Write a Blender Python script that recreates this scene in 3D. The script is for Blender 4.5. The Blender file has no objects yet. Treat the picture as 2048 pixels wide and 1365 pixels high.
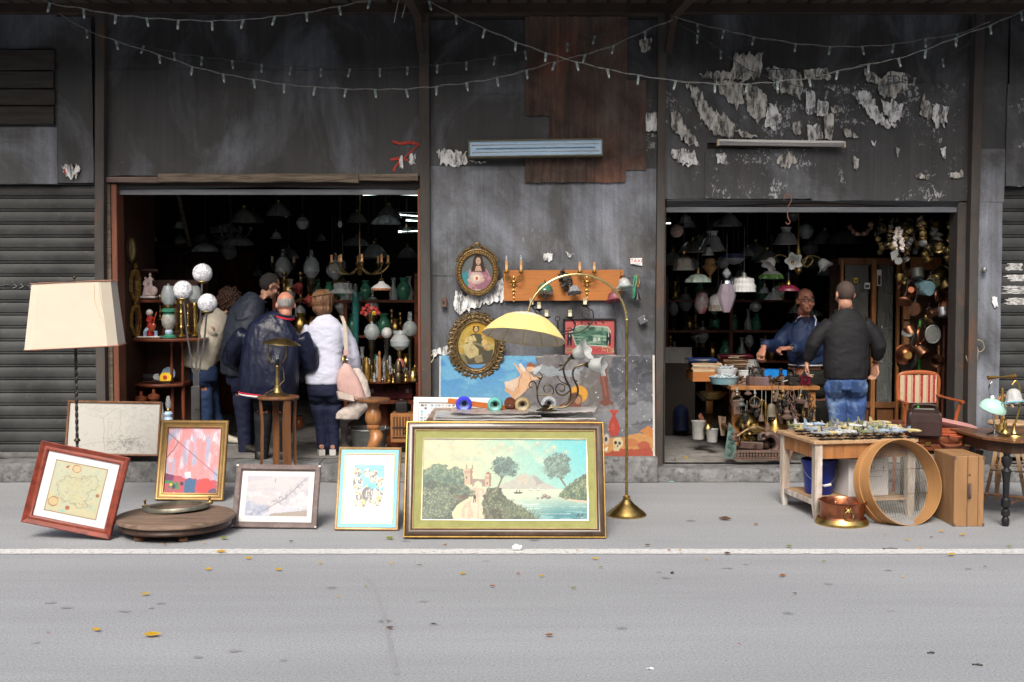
import bpy,bmesh,math,random
import numpy as np
from mathutils import Vector,Matrix,noise
R=math.radians
PI=math.pi
COS,SIN,MR,MT,NZ=math.cos,math.sin,Matrix.Rotation,Matrix.Translation,noise.noise
rnd=random.Random(7)
U=rnd.uniform
def Z0(z):return Vector((0,0,z))
def SOL(m,t):bmesh.ops.solidify(m.bm,geom=list(m.bm.faces),thickness=t)
SC=bpy.context.scene
COL=SC.collection
FPX=2280
CAMZ=1.85
PITCH=math.atan(102.5/FPX)
CP,SP=COS(PITCH),SIN(PITCH)
def ray(px,py):
 u=(px-1024)/FPX
 v=(682.5-py)/FPX
 return u,CP+v*SP,-SP+v*CP
def W(px,py,Y):
 ""
 a,b,c=ray(px,py)
 t=Y/b
 return Vector((a*t,Y,CAMZ+c*t))
def G(px,py,z=0):
 a,b,c=ray(px,py)
 t=(z-CAMZ)/c
 return Vector((a*t,b*t,z))
def V(*a):
 return Vector(a)
def lin(c):
 if isinstance(c,str):
  c=[int(c[i:i+2],16)for i in(0,2,4)]
 out=[]
 for x in c[:3]:
  x=x/255
  out.append(x/12.92 if x<=.04045 else((x+.055)/1.055)**2.4)
 return tuple(out)
MATS={}
def Aa(name,col,rough=.6,metal=0,var=.2,scale=9,bump=0,bscale=60,spec=.4,col2=None,fac2=.45,scale2=5,stretch=(1,1,1),trans=0,coat=0,sheen=0,rvar=.1,emit=None,estr=0,sss=0,alpha=1,ior=1.45):
 if name in MATS:
  return MATS[name]
 m=bpy.data.materials.new(name)
 m.use_nodes=True
 nt=m.node_tree
 b=nt.nodes['Principled BSDF']
 L=nt.links.new
 col=lin(col)if isinstance(col,str)else col
 tc=nt.nodes.new('ShaderNodeTexCoord')
 mp=nt.nodes.new('ShaderNodeMapping')
 mp.inputs['Scale'].default_value=stretch
 L(tc.outputs['Object'],mp.inputs['Vector'])
 n1=nt.nodes.new('ShaderNodeTexNoise')
 n1.inputs['Scale'].default_value=scale
 n1.inputs['Detail'].default_value=6
 n1.inputs['Roughness'].default_value=.62
 L(mp.outputs[0],n1.inputs['Vector'])
 ramp=nt.nodes.new('ShaderNodeValToRGB')
 lo=[max(0,x*(1-var))for x in col]
 hi=[min(1,x*(1+var))for x in col]
 ramp.color_ramp.elements[0].position=.3
 ramp.color_ramp.elements[1].position=.7
 ramp.color_ramp.elements[0].color=(*lo,1)
 ramp.color_ramp.elements[1].color=(*hi,1)
 L(n1.outputs['Fac'],ramp.inputs['Fac'])
 last=ramp.outputs['Color']
 if col2 is not None:
  col2=lin(col2)if isinstance(col2,str)else col2
  n2=nt.nodes.new('ShaderNodeTexNoise')
  n2.inputs['Scale'].default_value=scale2
  n2.inputs['Detail'].default_value=8
  n2.inputs['Roughness'].default_value=.7
  L(mp.outputs[0],n2.inputs['Vector'])
  r2=nt.nodes.new('ShaderNodeValToRGB')
  r2.color_ramp.elements[0].position=1-fac2-.09
  r2.color_ramp.elements[1].position=1-fac2+.07
  L(n2.outputs['Fac'],r2.inputs['Fac'])
  mx=nt.nodes.new('ShaderNodeMix')
  mx.data_type='RGBA'
  L(r2.outputs['Color'],mx.inputs['Factor'])
  L(last,mx.inputs['A'])
  mx.inputs['B'].default_value=(*col2,1)
  last=mx.outputs['Result']
 L(last,b.inputs['Base Color'])
 b.inputs['Roughness'].default_value=rough
 if rvar:
  mr=nt.nodes.new('ShaderNodeMapRange')
  mr.inputs['To Min'].default_value=max(.02,rough-rvar)
  mr.inputs['To Max'].default_value=min(1,rough+rvar)
  L(n1.outputs['Fac'],mr.inputs['Value'])
  L(mr.outputs[0],b.inputs['Roughness'])
 b.inputs['Metallic'].default_value=metal
 b.inputs['Specular IOR Level'].default_value=spec
 b.inputs['IOR'].default_value=ior
 b.inputs['Transmission Weight'].default_value=trans
 b.inputs['Coat Weight'].default_value=coat
 b.inputs['Sheen Weight'].default_value=sheen
 b.inputs['Alpha'].default_value=alpha
 if sss:
  b.inputs['Subsurface Weight'].default_value=sss
  b.inputs['Subsurface Radius'].default_value=(.02,.008,.004)
 if emit is not None:
  b.inputs['Emission Color'].default_value=(*emit,1)
  b.inputs['Emission Strength'].default_value=estr
 if bump:
  nb=nt.nodes.new('ShaderNodeTexNoise')
  nb.inputs['Scale'].default_value=bscale
  nb.inputs['Detail'].default_value=5
  L(mp.outputs[0],nb.inputs['Vector'])
  bp=nt.nodes.new('ShaderNodeBump')
  bp.inputs['Strength'].default_value=bump
  bp.inputs['Distance'].default_value=.01
  L(nb.outputs['Fac'],bp.inputs['Height'])
  L(bp.outputs[0],b.inputs['Normal'])
 MATS[name]=m
 return m
def wood(name,c1,c2,rough=.5,scale=3,stretch=(1,1,12),**k):
 return Aa(name,c1,rough=rough,col2=c2,fac2=.48,scale2=scale*6,stretch=tuple(1/s if s>1 else 1 for s in stretch)if False else stretch,scale=scale,bump=k.pop('bump',.15),bscale=30,**k)
def Cj(name,rough=.45,bump=.1,coat=0):
 if name in MATS:
  return MATS[name]
 m=bpy.data.materials.new(name)
 m.use_nodes=True
 nt=m.node_tree
 b=nt.nodes['Principled BSDF']
 a=nt.nodes.new('ShaderNodeAttribute')
 a.attribute_name='Col'
 nt.links.new(a.outputs['Color'],b.inputs['Base Color'])
 b.inputs['Roughness'].default_value=rough
 b.inputs['Coat Weight'].default_value=coat
 if bump:
  n=nt.nodes.new('ShaderNodeTexNoise')
  n.inputs['Scale'].default_value=250
  bp=nt.nodes.new('ShaderNodeBump')
  bp.inputs['Strength'].default_value=bump
  bp.inputs['Distance'].default_value=.003
  nt.links.new(n.outputs['Fac'],bp.inputs['Height'])
  nt.links.new(bp.outputs[0],b.inputs['Normal'])
 MATS[name]=m
 return m
def Cl(name,tint=(.9,.95,.95),rough=.08,alpha=.3):
 ""
 if name in MATS:
  return MATS[name]
 m=bpy.data.materials.new(name)
 m.use_nodes=True
 nt=m.node_tree
 out=nt.nodes['Material Output']
 b=nt.nodes['Principled BSDF']
 b.inputs['Base Color'].default_value=(*tint,1)
 b.inputs['Roughness'].default_value=rough
 b.inputs['Specular IOR Level'].default_value=.8
 n=nt.nodes.new('ShaderNodeTexNoise')
 n.inputs['Scale'].default_value=14
 mr=nt.nodes.new('ShaderNodeMapRange')
 mr.inputs['To Min'].default_value=max(.02,alpha-.12)
 mr.inputs['To Max'].default_value=min(1,alpha+.12)
 nt.links.new(n.outputs['Fac'],mr.inputs['Value'])
 t=nt.nodes.new('ShaderNodeBsdfTransparent')
 t.inputs['Color'].default_value=(*[.6+.4*x for x in tint],1)
 mx=nt.nodes.new('ShaderNodeMixShader')
 nt.links.new(mr.outputs[0],mx.inputs['Fac'])
 nt.links.new(t.outputs[0],mx.inputs[1])
 nt.links.new(b.outputs[0],mx.inputs[2])
 nt.links.new(mx.outputs[0],out.inputs['Surface'])
 MATS[name]=m
 return m
def frame_of(d):
 d=d.normalized()
 up=Vector((0,0,1))if abs(d.z)<.95 else Vector((0,1,0))
 x=d.cross(up).normalized()
 y=x.cross(d).normalized()
 return x,y
class MB:
 def __init__(s,xf=None):
  s.bm=bmesh.new()
  s.xf=xf
 def vs(s,pts):
  return[s.bm.verts.new(p)for p in pts]
 def face(s,vs,mi=0):
  try:
   f=s.bm.faces.new(vs)
   f.material_index=mi
   return f
  except ValueError:
   return None
 def box(s,c,sz,rot=None,bev=0,seg=1,mi=0):
  m=MT(Vector(c))
  if rot is not None:
   m=m@(rot if isinstance(rot,Matrix)else MR(rot,4,'Z'))
  r=bmesh.ops.create_cube(s.bm,size=1)
  vs=r['verts']
  for v in vs:
   v.co=m@Vector((v.co.x*sz[0],v.co.y*sz[1],v.co.z*sz[2]))
  fs=set(f for v in vs for f in v.link_faces)
  for f in fs:
   f.material_index=mi
  if bev>0:
   es=list(set(e for v in vs for e in v.link_edges))
   bmesh.ops.bevel(s.bm,geom=es,offset=min(bev,min(sz)*.45),segments=seg,affect='EDGES',profile=.6)
  return s
 def box2(s,a,b,**k):
  a,b=Vector(a),Vector(b)
  return s.box((a+b)/2,[abs(b[i]-a[i])for i in range(3)],**k)
 def rings(s,rings,closed=True,cap=True,loop=False,mi=0):
  ""
  R_=[s.vs(r)for r in rings]
  n=len(R_[0])
  m=len(R_)
  for i in range(m if loop else m-1):
   a,b=R_[i],R_[(i+1)%m]
   for j in range(n if closed else n-1):
    k=(j+1)%n
    s.face([a[j],a[k],b[k],b[j]],mi)
  if cap and closed and not loop and n>2:
   s.face(R_[0][::-1],mi)
   s.face(R_[-1],mi)
  return s
 def tube(s,pts,r,n=8,cap=True,flat=1,mi=0,loop=False,side=None):
  pts=[Vector(p)for p in pts]
  m=len(pts)
  rr=r if isinstance(r,(list,tuple))else[r]*m
  rings=[]
  px=None
  for i,p in enumerate(pts):
   if loop:
    d=pts[(i+1)%m]-pts[i-1]
   else:
    d=pts[min(i+1,m-1)]-pts[max(i-1,0)]
   if d.length<1e-9:
    d=Vector((0,0,1))
   d.normalize()
   if px is None:
    x,y=frame_of(d)
    if side is not None:
     x=(Vector(side)-d*d.dot(Vector(side))).normalized()
     y=d.cross(x)
   else:
    x=px-d*px.dot(d)
    if x.length<1e-6:
     x,y=frame_of(d)
    x.normalize()
    y=d.cross(x)
   px=x
   rings.append([p+(x*COS(2*PI*k/n)+y*SIN(2*PI*k/n)*flat)*rr[i]for k in range(n)])
  return s.rings(rings,cap=cap,loop=loop,mi=mi)
 def lathe(s,prof,c=(0,0,0),n=24,xf=None,cap=True,sx=1,sy=1,flute=0,nf=8,mi=0):
  c=Vector(c)
  rings=[]
  for(r,z)in prof:
   r=max(r,1e-4)
   ring=[]
   for k in range(n):
    a=2*PI*k/n
    q=r*(1+flute*COS(nf*a))
    p=Vector((q*COS(a)*sx,q*SIN(a)*sy,z))
    if xf is not None:
     p=xf@p
    ring.append(c+p)
   rings.append(ring)
  return s.rings(rings,cap=cap,mi=mi)
 def ball(s,c,r,n=12,m=8,xf=None,mi=0):
  if not isinstance(r,(tuple,list)):
   r=(r,r,r)
  prof=[]
  rings=[]
  c=Vector(c)
  for i in range(m+1):
   t=-PI/2+PI*i/m
   ring=[]
   for k in range(n):
    a=2*PI*k/n
    cc=max(COS(t),.012)
    p=Vector((r[0]*cc*COS(a),r[1]*cc*SIN(a),r[2]*SIN(t)))
    if xf is not None:
     p=xf@p
    ring.append(c+p)
   rings.append(ring)
  return s.rings(rings,mi=mi)
 def torus(s,c,R_,r,ax=(0,0,1),n=24,m=8,ry=None,arc=None,mi=0):
  x,y=frame_of(Vector(ax))
  c=Vector(c)
  ry=R_ if ry is None else ry
  if arc is None:
   pts=[c+x*R_*COS(2*PI*k/n)+y*ry*SIN(2*PI*k/n)for k in range(n)]
   return s.tube(pts,r,n=m,loop=True,mi=mi)
  a0,a1=arc
  pts=[c+x*R_*COS(a0+(a1-a0)*k/n)+y*ry*SIN(a0+(a1-a0)*k/n)for k in range(n+1)]
  return s.tube(pts,r,n=m,mi=mi)
 def prism(s,pts,t,xf=None,mi=0):
  ""
  A=[Vector((p[0],0,p[1]))for p in pts]
  B=[Vector((p[0],t,p[1]))for p in pts]
  if xf is not None:
   A=[xf@p for p in A]
   B=[xf@p for p in B]
  a,b=s.vs(A),s.vs(B)
  s.face(a,mi)
  s.face(b[::-1],mi)
  n=len(a)
  for i in range(n):
   j=(i+1)%n
   s.face([a[j],a[i],b[i],b[j]],mi)
  return s
 def moulding(s,w,h,prof,mi=0):
  ""
  rings=[]
  for(i,o)in prof:
   rings.append([V(-w/2+i,-o,i),V(w/2-i,-o,i),V(w/2-i,-o,h-i),V(-w/2+i,-o,h-i)])
  return s.rings(rings,cap=False,mi=mi)
 def oval(s,w,h,prof,n=64,mi=0):
  rings=[]
  for(i,o)in prof:
   rings.append([V((w/2-i)*COS(2*PI*k/n),-o,h/2+(h/2-i)*SIN(2*PI*k/n))for k in range(n)])
  return s.rings(rings,cap=False,mi=mi)
 def spiral(s,c,r0,r1,turns,a0,r,ax=(0,1,0),n=24,sign=1,taper=.6,m=6):
  ""
  x,y=frame_of(Vector(ax))
  c=Vector(c)
  pts,rr=[],[]
  for k in range(n+1):
   t=k/n
   q=r0+(r1-r0)*t
   a=a0+sign*turns*2*PI*t
   pts.append(c+x*q*COS(a)+y*q*SIN(a))
   rr.append(r*(1-(1-taper)*t))
  return s.tube(pts,rr,n=m)
 def B(s,name,m,parent=None,world=False,smooth=35,loc=None,rot=None):
  if world and parent is not None:
   s.bm.transform(parent.matrix_basis.inverted())
  bmesh.ops.recalc_face_normals(s.bm,faces=s.bm.faces)
  me=bpy.data.meshes.new(name)
  s.bm.to_mesh(me)
  s.bm.free()
  for mm in(m if isinstance(m,(list,tuple))else[m]):
   me.materials.append(mm)
  if smooth:
   me.shade_smooth()
   me.set_sharp_from_angle(angle=R(smooth))
  o=bpy.data.objects.new(name,me)
  COL.objects.link(o)
  if parent is not None:
   o.parent=parent
  if loc is not None:
   o.location=loc
  if rot is not None:
   o.rotation_euler=rot
  return o
def tag(o,label,cat,group=None,kind=None):
 if label:
  o['label']=label
 if cat:
  o['category']=cat
 if group:
  o['group']=group
 if kind:
  o['kind']=kind
 return o
def Bt(o):
 o['kind']='structure'
 return o
def Ad(name,label,cat,loc=(0,0,0),rz=0,group=None,rx=0,ry=0,mtx=None,scale=1):
 o=bpy.data.objects.new(name,None)
 COL.objects.link(o)
 o.empty_display_size=.1
 if mtx is not None:
  o.matrix_basis=mtx
 else:
  o.location=loc
  o.rotation_euler=(rx,ry,rz)
  if scale!=1:
   o.scale=(scale,)*3
 return tag(o,label,cat,group)
def dup(root,loc,rz=None,label=None,group=None,rot=None,scale=None):
 r=root.copy()
 COL.objects.link(r)
 r.location=loc
 if rz is not None:
  r.rotation_euler=(root.rotation_euler.x,root.rotation_euler.y,rz)
 if rot is not None:
  r.rotation_euler=rot
 if scale is not None:
  r.scale=(scale,)*3 if not isinstance(scale,(tuple,list))else scale
 if label:
  r['label']=label
 if group:
  r['group']=group
 for ch in list(root.children):
  c=ch.copy()
  COL.objects.link(c)
  c.parent=r
  for g in ch.children:
   d=g.copy()
   COL.objects.link(d)
   d.parent=c
 return r
WORK=bpy.data.scenes.new('work')
def baked(o):
 WORK.collection.objects.link(o)
 vl=WORK.view_layers[0]
 vl.update()
 m=bpy.data.meshes.new_from_object(o.evaluated_get(vl.depsgraph))
 bpy.data.objects.remove(o)
 return m
def Dm(body,size,depth=.001,align='CENTER'):
 cu=bpy.data.curves.new('lettering','FONT')
 cu.body=body
 cu.size=size
 cu.extrude=depth
 cu.align_x=align
 cu.align_y='CENTER'
 cu.resolution_u=3
 o=bpy.data.objects.new('lettering',cu)
 me=baked(o)
 bpy.data.curves.remove(cu)
 return me
def Bj(body,size,m,parent,loc,sx=1,rz=0):
 ""
 me=Dm(body,size)
 me.materials.clear()
 me.materials.append(m)
 o=bpy.data.objects.new('lettering',me)
 COL.objects.link(o)
 o.parent=parent
 o.matrix_basis=MT(Vector(loc))@MR(rz,4,'Y')@MR(PI/2,4,'X')@Matrix.Diagonal((sx,1,1,1))
 return o
def vnoise(X,Y,seed=0):
 xi,yi=np.floor(X).astype(int),np.floor(Y).astype(int)
 fx,fy=X-xi,Y-yi
 fx,fy=fx*fx*(3-2*fx),fy*fy*(3-2*fy)
 def h(a,b):
  n=(a*374761393+b*668265263+seed*974634777)&0x7fffffff
  n=((n^(n>>13))*1274126177)&0x7fffffff
  return((n^(n>>16))&0xffff)/65535
 return(h(xi,yi)*(1-fx)+h(xi+1,yi)*fx)*(1-fy)+(h(xi,yi+1)*(1-fx)+h(xi+1,yi+1)*fx)*fy
def fbm(X,Y,sc,seed=0,oct=4):
 o,a,t=0,1,0
 for i in range(oct):
  o=o+a*vnoise(X/sc*2**i,Y/sc*2**i,seed+i)
  t+=a
  a*=.55
 return o/t
def th(a,t,k=9):
 return np.clip((a-t)*k+.5,0,1)
class Cv:
 ""
 def __init__(s,x0,y0,x1,y1,step=1):
  s.b=(x0,y0,x1,y1)
  nx,ny=max(4,int((x1-x0)/step)),max(4,int((y1-y0)/step))
  s.X,s.Y=np.meshgrid(np.linspace(x0,x1,nx),np.linspace(y0,y1,ny))
  s.C=np.ones((ny,nx,3))*255
 def n(s,sc,seed=0,oct=4,sx=1,sy=1):
  return fbm(s.X*sx+500,s.Y*sy+500,sc,seed,oct)
 def mix(s,m,c,a=1):
  m=(np.clip(m,0,1)*a)[...,None]
  c=np.array(c if not isinstance(c,str)else[int(c[i:i+2],16)for i in(0,2,4)],float)
  s.C=s.C*(1-m)+c*m
  return s
 def corners(s,tl,tr,bl,br):
  x0,y0,x1,y1=s.b
  u=((s.X-x0)/(x1-x0))[...,None]
  v=((s.Y-y0)/(y1-y0))[...,None]
  tl,tr,bl,br=[np.array(q,float)for q in(tl,tr,bl,br)]
  s.C=(tl*(1-u)+tr*u)*(1-v)+(bl*(1-u)+br*u)*v
  return s
 def pm(s,pts,wob=0,seed=3):
  X=s.X+(s.n(6,seed)-.5)*wob*2 if wob else s.X
  Y=s.Y+(s.n(6,seed+9)-.5)*wob*2 if wob else s.Y
  m=np.zeros(X.shape,bool)
  j=len(pts)-1
  for i in range(len(pts)):
   xi,yi=pts[i]
   xj,yj=pts[j]
   if yi!=yj:
    m^=((yi>Y)!=(yj>Y))&(X<(xj-xi)*(Y-yi)/(yj-yi)+xi)
   j=i
  return m.astype(float)
 def poly(s,pts,c,a=1,wob=0,seed=3):
  return s.mix(s.pm(pts,wob,seed),c,a)
 def em(s,cx,cy,rx,ry,rot=0,soft=.15,wob=0,seed=5):
  dx,dy=s.X-cx,s.Y-cy
  cr,sr=COS(rot),SIN(rot)
  q=np.sqrt(((dx*cr+dy*sr)/rx)**2+((-dx*sr+dy*cr)/ry)**2)
  if wob:
   q=q+(s.n(max(2,min(rx,ry)*.5),seed)-.5)*wob
  return np.clip((1-q)/soft,0,1)
 def ell(s,cx,cy,rx,ry,c,a=1,**k):
  return s.mix(s.em(cx,cy,rx,ry,**k),c,a)
 def line(s,pts,w,c,a=1):
  m=np.zeros(s.X.shape)
  for(x0,y0),(x1,y1)in zip(pts[:-1],pts[1:]):
   dx,dy=x1-x0,y1-y0
   L2=dx*dx+dy*dy+1e-9
   t=np.clip(((s.X-x0)*dx+(s.Y-y0)*dy)/L2,0,1)
   d=np.hypot(s.X-x0-t*dx,s.Y-y0-t*dy)
   m=np.maximum(m,np.clip(w-d+.5,0,1))
  return s.mix(m,c,a)
 def stip(s,m,c1,c2,sc=3,seed=1,c3=None):
  q=s.n(sc,seed,3)
  s.mix(m,c1)
  s.mix(m*(q>.5),c2,.85)
  if c3 is not None:
   s.mix(m*(s.n(sc*.8,seed+31,2)>.66),c3,.9)
  return s
 def tone(s,amt=.06,sc=8,seed=2):
  s.C=s.C*(1+(s.n(sc,seed)[...,None]-.5)*2*amt)
  return s
 def mesh(s,name,w,h,m,parent,y=0,z0=0,mask=None,gain=.8,x0=None,xf=None):
  ny,nx=s.X.shape
  us=np.linspace(-w/2,w/2,nx)
  vs=np.linspace(h,0,ny)
  gx,gz=np.meshgrid(us,vs)
  co=np.stack([gx,np.full_like(gx,y),gz+z0],-1).reshape(-1,3)
  idx=np.arange(nx*ny).reshape(ny,nx)
  q=np.stack([idx[1:,:-1],idx[1:,1:],idx[:-1,1:],idx[:-1,:-1]],-1)
  if mask is not None:
   mk=mask[1:,1:]&mask[1:,:-1]&mask[:-1,1:]&mask[:-1,:-1]
   q=q[mk]
  me=bpy.data.meshes.new(name)
  me.from_pydata(co.tolist(),[],q.reshape(-1,4).tolist())
  x=np.clip(s.C,0,255)/255
  l=np.where(x<=.04045,x/12.92,((x+.055)/1.055)**2.4)*gain
  rgba=np.concatenate([l.reshape(-1,3),np.ones((nx*ny,1))],1).astype(np.float32)
  at=me.color_attributes.new('Col','FLOAT_COLOR','POINT')
  at.data.foreach_set('color',rgba.ravel())
  me.materials.append(m)
  o=bpy.data.objects.new(name,me)
  COL.objects.link(o)
  if parent is not None:
   o.parent=parent
  return o
def on_wall(Y,px,py,off=0,lean=0,rz=0,ry=0):
 ""
 p=W(px,py,Y)
 return MT((p.x,Y-off,p.z))@MR(rz,4,'Z')@MR(ry,4,'Y')@MR(-lean,4,'X')
def Au(mb,name,m,parent,vox=.01,smooth=5,world=True,disp=None):
 ""
 bmesh.ops.recalc_face_normals(mb.bm,faces=mb.bm.faces)
 if world and parent is not None:
  mb.bm.transform(parent.matrix_basis.inverted())
 me=bpy.data.meshes.new(name)
 mb.bm.to_mesh(me)
 mb.bm.free()
 o=bpy.data.objects.new(name,me)
 md=o.modifiers.new('r','REMESH')
 md.mode='VOXEL'
 md.voxel_size=vox
 if smooth:
  sm=o.modifiers.new('s','SMOOTH')
  sm.iterations=smooth
  sm.factor=.5
 m2=baked(o)
 bpy.data.meshes.remove(me)
 m2.name=name
 m2.materials.clear()
 m2.materials.append(m)
 if disp is not None:
  n=len(m2.vertices)
  for v in m2.vertices:
   v.co=v.co+v.normal*disp(v.co)
 m2.shade_smooth()
 o=bpy.data.objects.new(name,m2)
 COL.objects.link(o)
 o.parent=parent
 return o
EXPO,SKYS,SUNS=.83,.11,1.5
cam=bpy.data.cameras.new('camera')
camo=bpy.data.objects.new('camera',cam)
COL.objects.link(camo)
camo.location=(0,0,CAMZ)
camo.rotation_euler=(PI/2-PITCH,0,0)
cam.sensor_width=36
cam.lens=36*FPX/2048
cam.clip_end=900
SC.camera=camo
SC.render.film_transparent=False
SC.view_settings.view_transform='Standard'
SC.view_settings.look='None'
SC.view_settings.exposure=EXPO
SC.view_settings.gamma=1
SC.cycles.max_bounces=7
SC.cycles.diffuse_bounces=4
SC.cycles.glossy_bounces=3
SC.cycles.transparent_max_bounces=14
SC.cycles.sample_clamp_indirect=6
SC.cycles.use_denoising=True
SUN_EL,SUN_AZ=R(45),R(10)
wd=bpy.data.worlds.new('World')
SC.world=wd
wd.use_nodes=True
bg=wd.node_tree.nodes['Background']
sky=wd.node_tree.nodes.new('ShaderNodeTexSky')
sky.sky_type='NISHITA'
sky.sun_disc=False
sky.sun_elevation=SUN_EL
sky.sun_rotation=PI+SUN_AZ
sky.air_density=1
sky.dust_density=6
sky.ozone_density=.6
wd.node_tree.links.new(sky.outputs[0],bg.inputs['Color'])
bg.inputs['Strength'].default_value=SKYS
sl=bpy.data.lights.new('sun','SUN')
sl.energy=SUNS
sl.angle=R(22)
sl.color=(1,.99,.955)
so=bpy.data.objects.new('sun',sl)
COL.objects.link(so)
so.rotation_euler=(PI/2-SUN_EL,0,-SUN_AZ)
so.location=(0,0,12)
def road_mat():
 m=bpy.data.materials.new('asphalt')
 m.use_nodes=True
 nt=m.node_tree
 b=nt.nodes['Principled BSDF']
 L=nt.links.new
 tc=nt.nodes.new('ShaderNodeTexCoord')
 def nz(scale,det=6,stretch=(1,1,1),rough=.6):
  mp=nt.nodes.new('ShaderNodeMapping')
  mp.inputs['Scale'].default_value=stretch
  L(tc.outputs['Object'],mp.inputs['Vector'])
  n=nt.nodes.new('ShaderNodeTexNoise')
  n.inputs['Scale'].default_value=scale
  n.inputs['Detail'].default_value=det
  n.inputs['Roughness'].default_value=rough
  L(mp.outputs[0],n.inputs['Vector'])
  return n.outputs['Fac']
 def ramp(f,stops):
  r=nt.nodes.new('ShaderNodeValToRGB')
  els=r.color_ramp.elements
  while len(els)<len(stops):
   els.new(.5)
  for e,(p,c)in zip(els,stops):
   e.position=p
   e.color=(*c,1)if isinstance(c,tuple)else(c,c,c,1)
  L(f,r.inputs['Fac'])
  return r.outputs['Color']
 def mixc(f,a,bb,mode='MIX'):
  x=nt.nodes.new('ShaderNodeMix')
  x.data_type='RGBA'
  x.blend_type=mode
  if isinstance(f,(int,float)):
   x.inputs['Factor'].default_value=f
  else:
   L(f,x.inputs['Factor'])
  for s_,v in(('A',a),('B',bb)):
   if isinstance(v,tuple):
    x.inputs[s_].default_value=(*v,1)
   else:
    L(v,x.inputs[s_])
  return x.outputs['Result']
 base=ramp(nz(.5,5,(.35,1.6,1)),[(.3,(.25,.259,.27)),(.7,(.312,.323,.335))])
 grain=ramp(nz(75,4,(1,1,1),.75),[(.3,.65),(.5,1),(.72,1.33)])
 c=mixc(1,base,grain,'MULTIPLY')
 pits=ramp(nz(38,4),[(.27,.5),(.36,1)])
 c=mixc(.8,c,pits,'MULTIPLY')
 streak=ramp(nz(1.4,6,(.25,5,1)),[(.36,.97),(.6,1.02)])
 c=mixc(1,c,streak,'MULTIPLY')
 vor=nt.nodes.new('ShaderNodeTexVoronoi')
 vor.inputs['Scale'].default_value=1.9
 vor.inputs['Randomness'].default_value=1
 nn=nt.nodes.new('ShaderNodeTexNoise')
 nn.inputs['Scale'].default_value=9
 mpv=mixc(.06,tc.outputs['Object'],nn.outputs['Color'])
 L(mpv,vor.inputs['Vector'])
 spots=ramp(vor.outputs['Distance'],[(.04,.5),(.09,1)])
 c=mixc(.9,c,spots,'MULTIPLY')
 L(c,b.inputs['Base Color'])
 b.inputs['Roughness'].default_value=.85
 b.inputs['Specular IOR Level'].default_value=.25
 bp=nt.nodes.new('ShaderNodeBump')
 bp.inputs['Strength'].default_value=.35
 bp.inputs['Distance'].default_value=.006
 L(nz(150,3),bp.inputs['Height'])
 L(bp.outputs[0],b.inputs['Normal'])
 return m
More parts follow.
